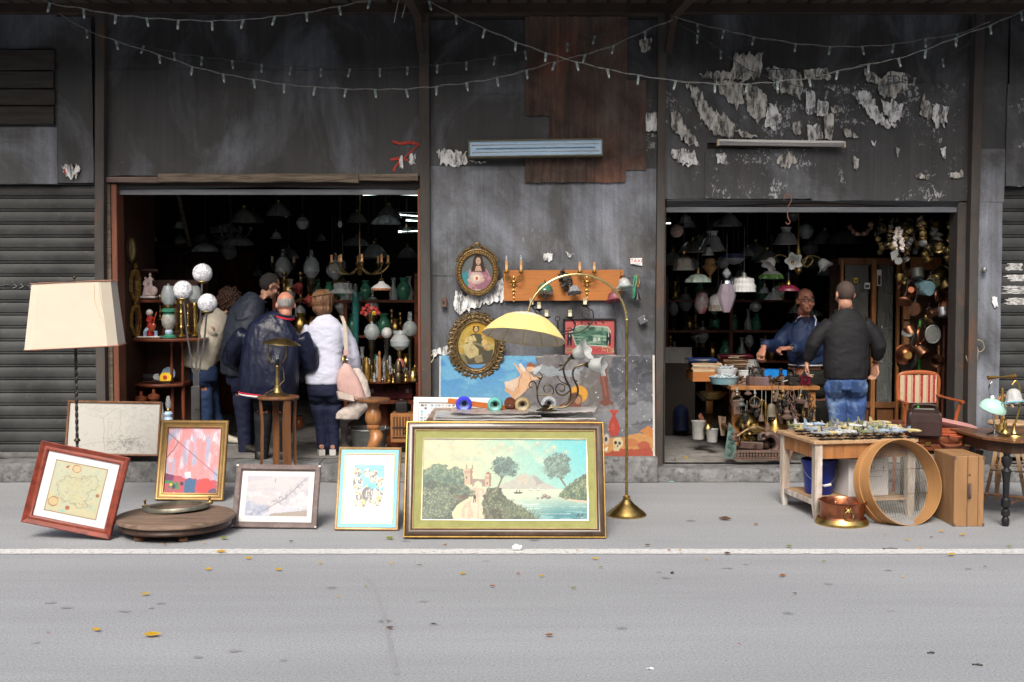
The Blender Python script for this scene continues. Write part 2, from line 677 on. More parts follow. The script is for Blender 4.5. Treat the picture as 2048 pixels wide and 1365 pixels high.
def Bp(name,base,light,brown,lightfac=.5,brownfac=.35,specks=.25,rough=.55):
 ""
 if name in MATS:
  return MATS[name]
 m=bpy.data.materials.new(name)
 m.use_nodes=True
 nt=m.node_tree
 b=nt.nodes['Principled BSDF']
 L=nt.links.new
 tc=nt.nodes.new('ShaderNodeTexCoord')
 def nz(scale,det,stretch,off=0,rough=.65):
  mp=nt.nodes.new('ShaderNodeMapping')
  mp.inputs['Scale'].default_value=stretch
  mp.inputs['Location'].default_value=(off,off*.7,off*1.3)
  L(tc.outputs['Object'],mp.inputs['Vector'])
  n=nt.nodes.new('ShaderNodeTexNoise')
  n.inputs['Scale'].default_value=scale
  n.inputs['Detail'].default_value=det
  n.inputs['Roughness'].default_value=rough
  n.inputs['Distortion'].default_value=.7
  L(mp.outputs[0],n.inputs['Vector'])
  return n.outputs['Fac']
 def ramp(f,a,bb,ca,cb):
  r=nt.nodes.new('ShaderNodeValToRGB')
  r.color_ramp.elements[0].position=a
  r.color_ramp.elements[1].position=bb
  r.color_ramp.elements[0].color=(*ca,1)if isinstance(ca,tuple)else(ca,ca,ca,1)
  r.color_ramp.elements[1].color=(*cb,1)if isinstance(cb,tuple)else(cb,cb,cb,1)
  L(f,r.inputs['Fac'])
  return r.outputs['Color']
 def mix(f,a,bb,mode='MIX'):
  x=nt.nodes.new('ShaderNodeMix')
  x.data_type='RGBA'
  x.blend_type=mode
  if isinstance(f,(int,float)):
   x.inputs['Factor'].default_value=f
  else:
   L(f,x.inputs['Factor'])
  for s_,v in(('A',a),('B',bb)):
   if isinstance(v,tuple):
    x.inputs[s_].default_value=(*v,1)
   else:
    L(v,x.inputs[s_])
  return x.outputs['Result']
 dk=tuple(x*.62 for x in base)
 c=ramp(nz(1.3,6,(1,1,.7)),.3,.7,dk,base)
 f=ramp(nz(1.1,8,(1,1,.6),3.7),1-lightfac-.08,1-lightfac+.13,0,1)
 c=mix(f,c,light)
 f=ramp(nz(1.6,7,(.8,1,.8),9.1),1-brownfac-.06,1-brownfac+.16,0,.85)
 c=mix(f,c,brown)
 st=ramp(nz(1,7,(26,1,.8),1.1),.3,.72,.84,1.14)
 c=mix(1,c,st,'MULTIPLY')
 st2=ramp(nz(1,5,(7,1,.35),5.1),.3,.7,.74,1.2)
 c=mix(1,c,st2,'MULTIPLY')
 gr=ramp(nz(60,4,(1,1,1),2),.3,.7,.8,1.2)
 c=mix(.8,c,gr,'MULTIPLY')
 if specks:
  f1=nz(26,5,(1.3,1,.8),7.3,.75)
  f2=nz(2.2,4,(1,1,1),12)
  mul=nt.nodes.new('ShaderNodeMath')
  mul.operation='MULTIPLY'
  L(f1,mul.inputs[0])
  L(f2,mul.inputs[1])
  f=ramp(mul.outputs[0],.47-specks*.5,.49-specks*.5+.03,0,.9)
  c=mix(f,c,(.42,.43,.45))
 L(c,b.inputs['Base Color'])
 b.inputs['Roughness'].default_value=rough
 b.inputs['Specular IOR Level'].default_value=.5
 bp=nt.nodes.new('ShaderNodeBump')
 bp.inputs['Strength'].default_value=.55
 bp.inputs['Distance'].default_value=.01
 L(nz(5,7,(1,1,1)),bp.inputs['Height'])
 L(bp.outputs[0],b.inputs['Normal'])
 MATS[name]=m
 return m
m_road=road_mat()
Eb=Aa('road_paint',(.56,.56,.55),rough=.8,var=.12,scale=40,col2=(.3,.3,.3),fac2=.41,scale2=30,bump=.3,bscale=120)
Cm=Aa('kerb_stone',(.17,.172,.172),rough=.9,var=.45,scale=6,col2=(.075,.075,.075),fac2=.42,scale2=14,bump=1,bscale=38)
C2=Aa('shop_floor',(.23,.22,.205),rough=.8,var=.3,scale=3,col2=(.09,.085,.08),fac2=.4,scale2=7,bump=.4,bscale=30)
Be=Bp('sheet_grey',(.07,.073,.078),(.215,.235,.28),(.1,.092,.08),.5,.42,.13)
Ao=Bp('sheet_shaded',(.036,.037,.039),(.135,.147,.175),(.058,.054,.047),.44,.42,.03)  # upper sheets: same metal, coloured darker for the shade under the awning
Bf=Bp('sheet_flecked',(.05,.052,.055),(.13,.14,.16),(.075,.067,.058),.42,.42,.3)
B5=Bp('rusty_iron',(.06,.034,.025),(.24,.1,.062),(.12,.092,.076),.42,.5,.1,.75)
Cn=Aa('post_iron',(.055,.05,.046),rough=.65,var=.35,scale=4,col2=(.1,.055,.036),fac2=.4,scale2=6,stretch=(1,1,.4),bump=.3,bscale=40)
Dc=Aa('shutter_steel',(.045,.047,.047),rough=.5,var=.4,scale=2.5,col2=(.085,.085,.082),fac2=.34,scale2=12,bump=.1,bscale=50,metal=.1)
Dd=Aa('shutter_joint',(.16,.16,.16),rough=.45,var=.3,metal=.2)
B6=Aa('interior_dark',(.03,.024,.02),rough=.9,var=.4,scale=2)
Bg=Aa('interior_brown',(.05,.022,.014),rough=.6,var=.35,scale=2,stretch=(1,1,.3))
Ba=Aa('old_wood',(.17,.135,.1),rough=.8,var=.4,scale=3,col2=(.08,.06,.045),fac2=.45,scale2=8,stretch=(.5,6,8),bump=.5,bscale=30)
Bi=Aa('red_wood',(.17,.062,.036),rough=.55,var=.3,scale=4,stretch=(3,3,.4),bump=.15)
Ek=Aa('awning_iron',(.05,.046,.04),rough=.7,var=.35,scale=3,col2=(.06,.045,.035),fac2=.45,scale2=4,bump=.1)
De=Aa('beam_rust',(.035,.024,.019),rough=.8,var=.4,scale=4)
Dp=Aa('roller_box',(.13,.14,.155),rough=.45,var=.3,scale=3,metal=.3,stretch=(.5,4,4))
Dq=Aa('torn_paper',(.55,.54,.5),rough=.9,var=.3,scale=7,col2=(.075,.072,.07),fac2=.48,scale2=10,stretch=(2.2,1,.8),bump=.3,bscale=30)
Df=Aa('torn_paper_white',(.74,.75,.75),rough=.9,var=.2,scale=9,col2=(.1,.1,.1),fac2=.46,scale2=12,stretch=(2.2,1,.8),bump=.3,bscale=30)
Bu=Aa('faded_ink',(.07,.09,.11),rough=.9,var=.4,scale=30)
B7=Aa('red_spray',(.42,.05,.03),rough=.7,var=.25,scale=20)
def Bq(name,x0,x1,y0,y1,nx,ny,m,z=0,amp=0):
 mb=MB()
 bmg=mb.bm
 g=[[bmg.verts.new((x0+(x1-x0)*i/nx,y0+(y1-y0)*j/ny,z+(amp*NZ(Vector((i*.7,j*.7,3)))if amp else 0)))for i in range(nx+1)]for j in range(ny+1)]
 for j in range(ny):
  for i in range(nx):
   mb.face([g[j][i],g[j][i+1],g[j+1][i+1],g[j+1][i]])
 return Bt(mb.B(name,m))
Bq('road',-120,120,-150,11,4,4,m_road)
ln=MB()
YL0,YL1=7.905,8.055
n=420
a=[]
bq=[]
for i in range(n+1):
 x=-9+18*i/n
 a.append(V(x,YL0+.012*NZ(V(x*9,1,0))+.006*NZ(V(x*40,1,0)),.004))
 bq.append(V(x,YL1+.012*NZ(V(x*9,7,0))+.006*NZ(V(x*40,7,0)),.004))
ln.rings([a,bq],closed=False,cap=False)
Bt(ln.B('road_line',Eb))
def Dt(name,px0,px1,y0,y1,z,m,seed=0,bev=.02,h=None):
 ""
 k=11/FPX
 x0,x1=(px0-1024)*k,(px1-1024)*k
 mb=MB()
 n=max(6,int((x1-x0)/.05))
 prof=[(y0,-.05),(y0,z*.45),(y0+.004,z-bev),(y0+bev*.6,z-bev*.25),(y0+bev*1.6,z),(y0+(y1-y0)*.5,z+.004),(y1,z)]
 rings=[]
 for i in range(n+1):
  x=x0+(x1-x0)*i/n
  ring=[]
  for j,(yy,zz)in enumerate(prof):
   q=NZ(V(x*6,j*3.1,seed))*.008+NZ(V(x*23,j*5.3,seed))*.006
   ring.append(V(x,yy+(q if j<5 else 0),zz+(q*.8 if 1<j<5 else 0)))
  rings.append(ring)
 mb.rings(rings,closed=False,cap=False)
 for rr in(rings[0],rings[-1]):
  mb.face(mb.vs(rr+[V(rr[0].x,y1,-.05)]))
 return Bt(mb.B(name,m,smooth=50))
px=-420
for i,wpx in enumerate([270,250,300,240,210]):
 Dt('kerb',px,px+wpx-1.5,10.9,11.24,.18,Cm,i)
 px+=wpx
for i,(p0,p1)in enumerate([(851,1080),(1082,1314)]):
 Dt('kerb',p0,p1,10.88,11.235,.24,Cm,20+i,.028)
for i,(p0,p1)in enumerate([(1315.5,1560),(1561,1820),(1821,2060),(2061,2400)]):
 Dt('kerb',p0,p1,10.9,11.24,.125,Cm,40+i,.026)
gl=Bq('pavement',-9,W(862,900,11.25).x,11.236,18,60,40,C2,.185,.004)
gr_=Bq('pavement',W(1312,900,11.25).x,9,11.236,18,60,40,C2,.14,.006)
YF=11.2
bld=Ad('market_building','blackened sheet metal market building with two open shop fronts under an iron awning','building',(0,YF,0))
def XW(px,Y=YF):
 return(px-1024)*Y/FPX
def ZW(py,Y=YF):
 return W(1024,py,Y).z
def Aj(px0,py0,px1,py1,off,m,buckle=.011,rag=0,corr=None,seed=0,name='wall_panel',tilt=0,t=.02):
 Y=YF-off
 x0,x1,z1,z0=XW(px0,Y),XW(px1,Y),ZW(py0,Y),ZW(py1,Y)
 st=.04 if not corr else .0125
 nx,nz_=max(3,int((x1-x0)/st)),max(3,int((z1-z0)/.05))
 mb=MB()
 F=[]
 for j in range(nz_+1):
  row=[]
  for i in range(nx+1):
   x=x0+(x1-x0)*i/nx
   z=z0+(z1-z0)*j/nz_
   d=buckle*(NZ(V(x*1.7,z*1.7,seed))+.5*NZ(V(x*5,z*5,seed)))
   if corr:
    d+=corr[1]*SIN(2*PI*x/corr[0])
   zz=z+tilt*(x-x0)
   if rag:
    if j==0:
     zz+=rag*(NZ(V(x*6,seed,1))+.5*NZ(V(x*21,seed,1)))
    if j==nz_:
     zz+=rag*.5*NZ(V(x*6,seed,4))
   xx=x
   if rag and i in(0,nx):
    xx+=rag*.6*NZ(V(z*7,seed,9))
   row.append(V(xx,Y-abs(d)*.4-d*.6,zz))
  F.append(row)
 vv=[mb.vs(r)for r in F]
 for j in range(nz_):
  for i in range(nx):
   mb.face([vv[j][i],vv[j][i+1],vv[j+1][i+1],vv[j+1][i]])
 loop=vv[0]+[vv[j][nx]for j in range(1,nz_+1)]+vv[nz_][::-1][1:]+[vv[j][0]for j in range(nz_-1,0,-1)]
 back=mb.vs([V(v.co.x,v.co.y+t,v.co.z)for v in loop])
 for i in range(len(loop)):
  k=(i+1)%len(loop)
  mb.face([loop[k],loop[i],back[i],back[k]])
 return mb.B(name,m,bld,world=True,smooth=40)
def By(px0,px1,z0,z1,name='wall',y0=None,y1=None,m=None):
 mb=MB()
 mb.box2((XW(px0),y0 or YF+.03,z0),(XW(px1),y1 or YF+.15,z1))
 return mb.B(name,m or B6,bld,world=True)
ZT=4.62
LINT_L,LINT_R=ZW(372),ZW(412)
By(-600,193,ZW(366),ZT)
By(193,222,0,ZT)
By(222,842,LINT_L,ZT)
By(842,1330,0,ZT)
By(1330,1913,LINT_R,ZT)
By(1913,2003,0,ZT)
By(2003,2700,ZW(374),ZT)
Aj(-300,30,122,262,0,Ao,seed=1)
Aj(118,34,192,366,.008,Ao,seed=2,rag=.008)
Aj(-300,255,120,368,.012,Be,seed=3,rag=.012)
Aj(212,30,548,145,0,Ao,seed=4)
Aj(545,30,842,150,.005,Ao,seed=5)
Aj(212,140,548,352,.012,Ao,seed=6,rag=.01)
Aj(544,142,842,352,.018,Ao,seed=7,rag=.01)
Aj(862,40,1315,210,0,Ao,seed=8)
Aj(862,150,934,335,.008,Ao,seed=9)
Aj(932,190,1110,336,.012,Ao,seed=10,rag=.01)
Aj(1090,200,1315,340,.006,Bf,seed=11)
Aj(862,333,1252,552,.016,Be,seed=12,rag=.008)
Aj(1249,338,1315,556,.022,Be,seed=13,rag=.01)
Aj(862,546,1090,925,.008,Be,seed=14)
Aj(1086,550,1315,925,.012,Be,seed=15,rag=.006)
Aj(1328,30,1938,172,0,Ao,seed=16)
Aj(1328,168,1938,286,.006,Bf,seed=17,rag=.006)
Aj(1328,282,1412,398,.012,Bf,seed=18,rag=.01)
Aj(1408,298,1626,398,.02,Bf,seed=19,rag=.012)
Aj(1620,282,1938,402,.014,Bf,seed=20,rag=.012)
Aj(1954,30,2006,176,.01,Ao,seed=21)
Aj(1952,170,2004,302,.016,Ao,seed=22,rag=.008)
Aj(1950,298,2004,404,.022,Be,seed=23,rag=.008,buckle=.015)
Aj(1948,400,2001,935,.016,Be,seed=24,buckle=.025)
Aj(2010,30,2400,172,.03,Ao,seed=25)
Aj(2006,168,2400,372,.04,Bf,seed=26,rag=.02,buckle=.02)
Aj(1050,34,1252,232,.03,B5,seed=30,corr=(.085,.017),rag=.012,name='corrugated_sheet')
Aj(1098,228,1250,364,.036,B5,seed=31,corr=(.085,.017),rag=.01,name='corrugated_sheet')
Aj(1050,318,1250,365,.05,B5,seed=32,corr=(.085,.016),rag=.012,name='corrugated_sheet')
Aj(1248,160,1290,340,.04,B5,seed=33,corr=(.085,.006),rag=.015,name='corrugated_sheet',tilt=-.02)
for i,(y0,y1)in enumerate([(100,142),(143,178),(179,212),(213,250)]):
 mb=MB()
 mb.box2((XW(-200),YF-.045-.004*i,ZW(y1)),(XW(121-2*(i%2)),YF-.012,ZW(y0)-.008),bev=.006)
 mb.B('board',Aa('black_board',(.035,.031,.027),rough=.8,var=.5,scale=4,stretch=(.6,5,6)),bld,world=True)
def Db(pxs,w,y_top,m=Cn,off=.06,name='post',d=.11):
 ""
 mb=MB()
 Y=YF-off
 pts=[W(x,y,Y)for x,y in pxs]
 prof=[(-w/2,-d/2),(w/2,-d/2),(w/2,-d/2+.012),(w*.12,-d/2+.016),(w*.12,d/2),(-w*.12,d/2),(-w*.12,-d/2+.016),(-w/2,-d/2+.012)]
 prof=[(-w/2,-d/2),(-w*.36,-d/2-.004),(w*.36,-d/2-.004),(w/2,-d/2),(w/2,d/2),(-w/2,d/2)]
 mb.rings([[V(p.x+a_,Y+b_,p.z)for a_,b_ in prof]for p in pts])
 return mb.B(name,m,bld,world=True,smooth=25)
Db([(204,22),(203,250),(202,500),(207,912)],.088,0)
Db([(848,22),(850,300),(852,600),(854,905)],.095,0)
Db([(1324,22),(1322,300),(1319,600),(1316,932)],.075,0)
Db([(1957,22),(1950,250),(1944,500),(1938,930)],.085,0)
def C0(px0,px1,py0,py1,m,y0=YF-.02,y1=YF+.16,name='door_jamb'):
 mb=MB()
 mb.box2((XW(px0),y0,ZW(py1)),(XW(px1),y1,ZW(py0)),bev=.006)
 return mb.B(name,m,bld,world=True)
C0(213.5,225,368,912,Ba)
C0(226,237,368,912,Bi,YF-.01,YF+.2)
C0(836,841.5,378,905,Bi,YF-.01,YF+.2)
C0(1911,1929,405,930,Cn,YF-.01,YF+.2)
C0(1328,1331,415,930,Cn,YF-.01,YF+.2)
def Cz(px0,px1,py0,py1,m,y0,y1,seed,sag=.006,name='lintel'):
 mb=MB()
 n=40
 rings=[]
 for i in range(n+1):
  p=px0+(px1-px0)*i/n
  x=XW(p)
  q=sag*NZ(V(x*2,seed,0))
  q2=sag*NZ(V(x*3,seed+5,0))
  zt,zb=ZW(py0)+q,ZW(py1)+q2
  rings.append([V(x,y0,zb),V(x,y0-.006,(zb+zt)/2),V(x,y0,zt),V(x,y1,zt),V(x,y1,zb)])
 mb.rings(rings)
 return mb.B(name,m,bld,world=True)
Cz(212,322,355,366,Aa('lintel_brown',(.13,.09,.08),rough=.7,var=.4,scale=5,stretch=(.5,4,6)),YF-.05,YF+.1,1)
Cz(323,720,349,365,Ba,YF-.055,YF+.1,2,.012)
Cz(721,838,349,362,Ba,YF-.045,YF+.1,3)
def Do(px0,px1,py,rad,y,name='shutter_roller'):
 mb=MB()
 x0,x1=XW(px0),XW(px1)
 mb.tube([(x0,y,ZW(py)),(x1,y,ZW(py))],rad,n=20)
 mb.box2((x0,y-rad*.6,ZW(py)-rad-.03),(x1,y+.03,ZW(py)-rad+.02))
 return mb.B(name,Dp,bld,world=True)
Do(238,838,371,.055,YF+.1)
Do(1332,1913,403,.075,YF+.06)
def shutter(px0,px1,py0,y,pitch=.128):
 mb=MB()
 mj=0
 x0,x1=XW(px0),XW(px1)
 z=.19
 zt=ZW(py0)
 prof=[]
 while z<zt:
  prof+=[(y+.008,z),(y-.012,z+.004),(y-.016,z+.012),(y-.004,z+.02),(y+0,z+.024),(y-.014,z+.03),(y-.02,z+.055),(y-.02,z+.09),(y-.012,z+pitch-.006)]
  z+=pitch
 mb.rings([[V(x0,a_,b_)for a_,b_ in prof],[V((x0+x1)/2,a_,b_)for a_,b_ in prof],[V(x1,a_,b_)for a_,b_ in prof]],closed=False,cap=False)
 o=mb.B('roller_shutter',Dc,bld,world=True,smooth=20)
 fb=MB()
 fb.box2((x0,y-.03,.187),(x1,y+.02,.235),bev=.006)
 fb.B('bottom_rail',Dd,o).matrix_parent_inverse=Matrix()
 o.children[0].location=(0,-YF,0)
 return o
sh1=shutter(-330,192,362,YF+.09)
sh2=shutter(2004,2500,366,YF+.09)
Dx=Aa('chalk',(.3,.3,.3),rough=.9,var=.3,scale=60)
Av=Aa('white_smear',(.55,.55,.54),rough=.9,var=.25,scale=60,col2=(.13,.13,.13),fac2=.3,scale2=45)
mb=MB()
for pts in([(16,571),(26,569)],[(33,565),(41,563),(38,569),(43,573),(35,577)],[(48,565),(55,563),(51,569),(56,573),(48,577)],[(70,566),(63,569),(66,573),(71,568),(69,578)]):
 mb.tube([W(x-12+3,y,YF+.066)for x,y in pts],.004,n=5)
mb.B('chalk_mark',Dx,bld,world=True)
def Ep(px0,py0,px1,py1,seed,Y):
 mb=MB()
 for k in range(6):
  y=py0+(py1-py0)*(k+.5)/6
  l=px0+(px1-px0)*U(0,.35)
  r_=px1-(px1-px0)*U(0,.2)
  n=14
  a_=[W(l+(r_-l)*i/n,y-2.4*abs(NZ(V(i*.9,k,seed)))-.4,Y)for i in range(n+1)]
  b_=[W(l+(r_-l)*i/n,y+2.4*abs(NZ(V(i*.8,k+9,seed)))+.4,Y)for i in range(n+1)]
  mb.rings([a_,b_],closed=False,cap=False)
 return mb.B('paint_smear',Av,bld,world=True)
for i,(a_,b_,c_,d_)in enumerate([(2010,527,2046,541),(2003,550,2060,563),(2001,572,2060,588),(2003,596,2060,610)]):
 Ep(a_,b_,c_,d_,i,YF+.064)
def awning():
 mb=MB()
 x0,x1=-9.5,9.5
 p=.19
 y1,z1=YF-.035,4.6
 y0,z0=9.25,4.6-.07*1.9
 prof=[]
 x=x0
 while x<x1:
  prof+=[(x,0),(x+p*.74,0),(x+p*.8,.028),(x+p*.94,.028)]
  x+=p
 th=.012
 rings=[]
 for(yy,zz)in((y0,z0),(y1,z1)):
  rings.append([V(a_,yy,zz+b_)for a_,b_ in prof])
 mb.rings(rings,closed=False,cap=False)
 up=[[v+Z0(th)for v in r_]for r_ in rings]
 mb.rings(up,closed=False,cap=False)
 aw=mb.B('awning_roof',Ek,bld,world=True,smooth=20)
 b2=MB()
 b2.box2((x0,YF-.16,4.5),(x1,YF-.09,4.624),bev=.004)
 b2.box2((x0,9.6,4.385),(x1,9.7,4.475),bev=.004)
 b2.B('awning_beam',De,bld,world=True)
 for px_ in(846,1330):
  b3=MB()
  x=XW(px_)
  b3.rings([[V(x-.04,yy,zz-.1),V(x+.04,yy,zz-.1),V(x+.04,yy,zz),V(x-.04,yy,zz)]for yy,zz in((9.71,4.385),(11.03,4.5))])
  b3.rings([[V(x-.03,yy-.03,zz),V(x+.03,yy-.03,zz),V(x+.03,yy+.03,zz+.02),V(x-.03,yy+.03,zz+.02)]for yy,zz in((11.1,4.12),(10.6,4.43))])
  b3.B('rafter',De,bld,world=True)
awning()
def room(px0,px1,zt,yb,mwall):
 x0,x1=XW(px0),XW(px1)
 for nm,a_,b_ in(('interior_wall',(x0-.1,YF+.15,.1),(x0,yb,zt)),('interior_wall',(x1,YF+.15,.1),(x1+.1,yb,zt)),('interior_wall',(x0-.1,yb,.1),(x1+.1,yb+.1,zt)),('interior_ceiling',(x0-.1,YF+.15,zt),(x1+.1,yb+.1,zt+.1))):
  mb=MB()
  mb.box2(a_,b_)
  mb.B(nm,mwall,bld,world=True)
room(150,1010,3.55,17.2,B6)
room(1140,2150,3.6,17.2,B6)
mb=MB()
mb.box2((XW(238,11.5),11.4,.185),(XW(238,11.5)+.03,12.6,3))
mb.B('timber_lining',Bg,bld,world=True)
def Ei(pts,seed,amp=5,n=14,vert=1.5):
 out=[]
 for i in range(len(pts)):
  (x0,y0),(x1,y1)=pts[i],pts[(i+1)%len(pts)]
  for k in range(n):
   t=k/n
   x,y=x0+(x1-x0)*t,y0+(y1-y0)*t
   out.append((x+amp*.7*NZ(V(x*.16,y*.16,seed)),y+amp*vert*NZ(V(x*.2,y*.13,seed+20))))
 return out
def Eo(pts,m,seed,off=.036,amp=5):
 mb=MB()
 Y=YF-off
 q=[W(x,y,Y)for x,y in Ei(pts,seed,amp)]
 f=mb.face(mb.vs(q))
 bmesh.ops.triangulate(mb.bm,faces=[f])
 SOL(mb,.0012)
 return mb.B('poster_scrap',m,bld,world=True,smooth=0)
scraps=[([(1398,148),(1465,140),(1470,108),(1490,112),(1525,108),(1520,150),(1490,160),(1425,158)],0),([(1530,138),(1580,138),(1606,150),(1600,195),(1575,190),(1548,172)],0),([(1608,140),(1655,136),(1662,160),(1610,158)],0),([(1728,142),(1752,146),(1756,168),(1736,166)],0),([(1760,155),(1790,146),(1820,150),(1812,175),(1795,192),(1770,195),(1757,190)],0),([(1372,170),(1395,175),(1420,215),(1445,228),(1470,250),(1462,278),(1435,272),(1400,238),(1390,205)],0),([(1428,160),(1486,165),(1488,200),(1475,218),(1445,190)],0),([(1490,165),(1525,180),(1540,215),(1520,245),(1495,225)],0),([(1535,205),(1556,215),(1565,240),(1548,262),(1530,250)],1),([(1612,180),(1630,185),(1632,228),(1613,230)],1),([(1635,200),(1658,204),(1655,232),(1634,232)],1),([(1648,232),(1668,225),(1664,280),(1650,278)],0),([(1614,252),(1640,250),(1648,280),(1616,282)],1),([(1702,182),(1735,184),(1755,210),(1770,240),(1800,252),(1775,258),(1750,245),(1735,225)],1),([(1764,200),(1806,208),(1802,240),(1785,246),(1768,228)],1),([(1840,200),(1848,190),(1862,208),(1864,236),(1840,226)],0),([(1866,212),(1884,208),(1900,216),(1890,250),(1868,250)],1),([(1342,225),(1358,222),(1372,255),(1400,290),(1382,292),(1345,262)],0),([(1344,300),(1388,306),(1398,328),(1372,330),(1346,318)],1),([(1432,308),(1452,308),(1452,328),(1436,325)],1),([(1562,305),(1580,308),(1594,325),(1572,338),(1555,330)],0),([(1584,245),(1604,240),(1602,270),(1588,268)],0),([(1684,255),(1700,258),(1716,274),(1692,274)],0),([(1880,300),(1890,295),(1892,318),(1886,318)],1),([(1740,285),(1752,284),(1750,294)],1),([(1706,312),(1718,318),(1716,340),(1708,338)],0),([(1832,348),(1858,350),(1858,357),(1833,357)],0),([(1905,345),(1926,340),(1926,355),(1898,357)],0),([(1286,228),(1314,224),(1316,262),(1290,266)],1),([(1276,80),(1304,76),(1300,100),(1284,105)],0),([(874,302),(900,300),(933,304),(932,330),(900,330),(880,326)],1),([(938,322),(975,324),(955,328)],0),([(912,585),(940,590),(1000,562),(1012,570),(1008,602),(960,612),(916,630),(908,612)],1),([(1088,505),(1106,508),(1100,524),(1086,520)],1),([(124,336),(150,328),(161,338),(150,356),(130,354)],1),([(1546,170),(1560,180),(1556,188)],1),([(1984,595),(1994,592),(1996,612),(1988,618)],1),([(1790,292),(1800,300),(1796,316)],0),([(820,308),(832,310),(830,330),(818,326)],1),([(798,316),(804,310),(806,338),(800,338)],1),([(862,700),(900,690),(904,708),(866,712)],1),([(1090,290),(1104,292),(1100,300)],1),([(1130,505),(1148,508),(1140,516)],1),([(1660,215),(1680,208),(1684,222),(1668,228)],0),([(1470,258),(1500,268),(1520,275),(1485,276)],0),([(1652,172),(1672,170),(1668,184)],0),]
for i,(p,w_)in enumerate(scraps):
 Eo(p,(Dq,Df)[w_],i,amp=8 if len(p)>4 else 4)
for s_,x,y,sz,sx_ in(('TTO',1556,147,.11,1.1),('LA',1640,150,.1,1),('A',1744,158,.11,1),('EDE',1793,160,.11,1),('NA',1560,173,.08,1),('PAR',1622,222,.07,1)):
 p=W(x,y,YF-.0385)
 Bj(s_,sz,Bu,bld,(p.x,-.0385,p.z),sx_,-.3 if s_=='PAR' else 0)
for(x,y)in((1552,232),(1558,244),(1546,250),(1790,222),(1740,200),(1752,208)):
 mb=MB()
 mb.tube([W(x-7,y+4,YF-.0375),W(x+7,y-3,YF-.0375)],.012,n=6,flat=.1)
 mb.B('printed_bar',Bu,bld,world=True)
mb=MB()
for pts,w_ in(([(785,283),(800,288),(818,285),(839,289)],.014),([(781,320),(798,317),(816,321)],.013),([(836,291),(824,302),(812,312)],.008),([(800,322),(792,332),(787,343)],.01),([(812,312),(806,320)],.007)):
 mb.tube([W(x,y,YF-.031)for x,y in pts],[w_*U(.75,1.15)for _ in pts],n=8,flat=.12,side=(0,0,1))
mb.B('sprayed_sign',B7,bld,world=True)
mb=MB()
for pts in([(128,338),(131,348)],[(140,332),(149,331)],[(148,352),(156,344)]):
 mb.tube([W(x,y,YF-.04)for x,y in pts],.008,n=6,flat=.2)
mb.B('sprayed_dot',B7,bld,world=True)
opp=Ad('sky_block_building','unseen plain building added behind the viewer to block low sky light','building',(0,-9,0))  # out of view, added to keep low sky light off the upper wall
mb=MB()
mb.box2((-45,-16,-.1),(45,-9,7.4))
mb.B('wall',Aa('plaster',(.2,.17,.13),rough=.9,var=.25,scale=1.5),opp,world=True)
mb=MB()
mb.box2((-45,-16.2,7.4),(45,-8.6,7.7))
mb.B('cornice',Aa('plaster_trim',(.16,.15,.14),rough=.9),opp,world=True)
for i in range(12):
 mb=MB()
 x=-33+6*i
 mb.box2((x-.7,-8.99,4.6),(x+.7,-8.95,7.2))
 mb.B('window',Aa('dark_pane',(.03,.035,.04),rough=.1),opp,world=True)
m_brass=Aa('brass',(.5,.34,.11),rough=.32,metal=1,var=.25,scale=14,col2=(.28,.18,.07),fac2=.35,scale2=20)
Ab=Aa('brass_dull',(.3,.22,.09),rough=.42,metal=1,var=.3,scale=14,col2=(.12,.09,.045),fac2=.4,scale2=18)
A7=Aa('gilt',(.4,.25,.07),rough=.45,metal=.75,var=.3,scale=30,col2=(.16,.09,.03),fac2=.36,scale2=40)
Am=Aa('gilt_old',(.2,.135,.06),rough=.5,metal=.55,var=.4,scale=40,col2=(.06,.04,.02),fac2=.44,scale2=55,bump=.3,bscale=90)
Ai=Aa('bronze',(.085,.068,.042),rough=.4,metal=.85,var=.4,scale=20,col2=(.2,.16,.09),fac2=.35,scale2=25)
Ah=Aa('wrought_iron',(.045,.042,.038),rough=.5,metal=.6,var=.4,scale=15)
Ap=Aa('chrome',(.52,.53,.55),rough=.15,metal=1,var=.1,scale=5)
Bv=Aa('copper',(.46,.17,.085),rough=.3,metal=1,var=.3,scale=7,col2=(.2,.075,.045),fac2=.42,scale2=9)
As=Aa('copper_dark',(.22,.1,.06),rough=.4,metal=.9,var=.35,scale=9,col2=(.1,.06,.04),fac2=.42,scale2=12)
An=Aa('zinc',(.27,.28,.27),rough=.5,metal=.7,var=.3,scale=6,col2=(.17,.18,.165),fac2=.4,scale2=14)
Ae=Aa('rust_iron',(.13,.085,.068),rough=.75,metal=.2,var=.35,scale=12,col2=(.16,.075,.045),fac2=.4,scale2=20,bump=.4,bscale=60)
Aw=Aa('mahogany',(.16,.045,.022),rough=.35,var=.35,scale=5,stretch=(1,1,1),col2=(.07,.02,.012),fac2=.4,scale2=8,coat=.2)
Aq=Aa('walnut',(.17,.075,.032),rough=.38,var=.35,scale=4,stretch=(5,5,.5),col2=(.08,.032,.016),fac2=.4,scale2=5,coat=.2)
Ax=Aa('honey_wood',(.33,.145,.05),rough=.38,var=.3,scale=4,stretch=(4,4,.5),col2=(.17,.065,.025),fac2=.38,scale2=5,coat=.2)
Af=Aa('dark_wood',(.055,.028,.018),rough=.42,var=.4,scale=5,stretch=(3,3,.5))
Bz=Aa('orange_wood',(.4,.15,.04),rough=.5,var=.22,scale=3,stretch=(.7,5,9),col2=(.23,.085,.025),fac2=.38,scale2=3)
Br=Aa('worn_pine',(.42,.27,.15),rough=.65,var=.2,scale=3,stretch=(4,4,.5),col2=(.24,.14,.08),fac2=.36,scale2=4,bump=.25,bscale=30)
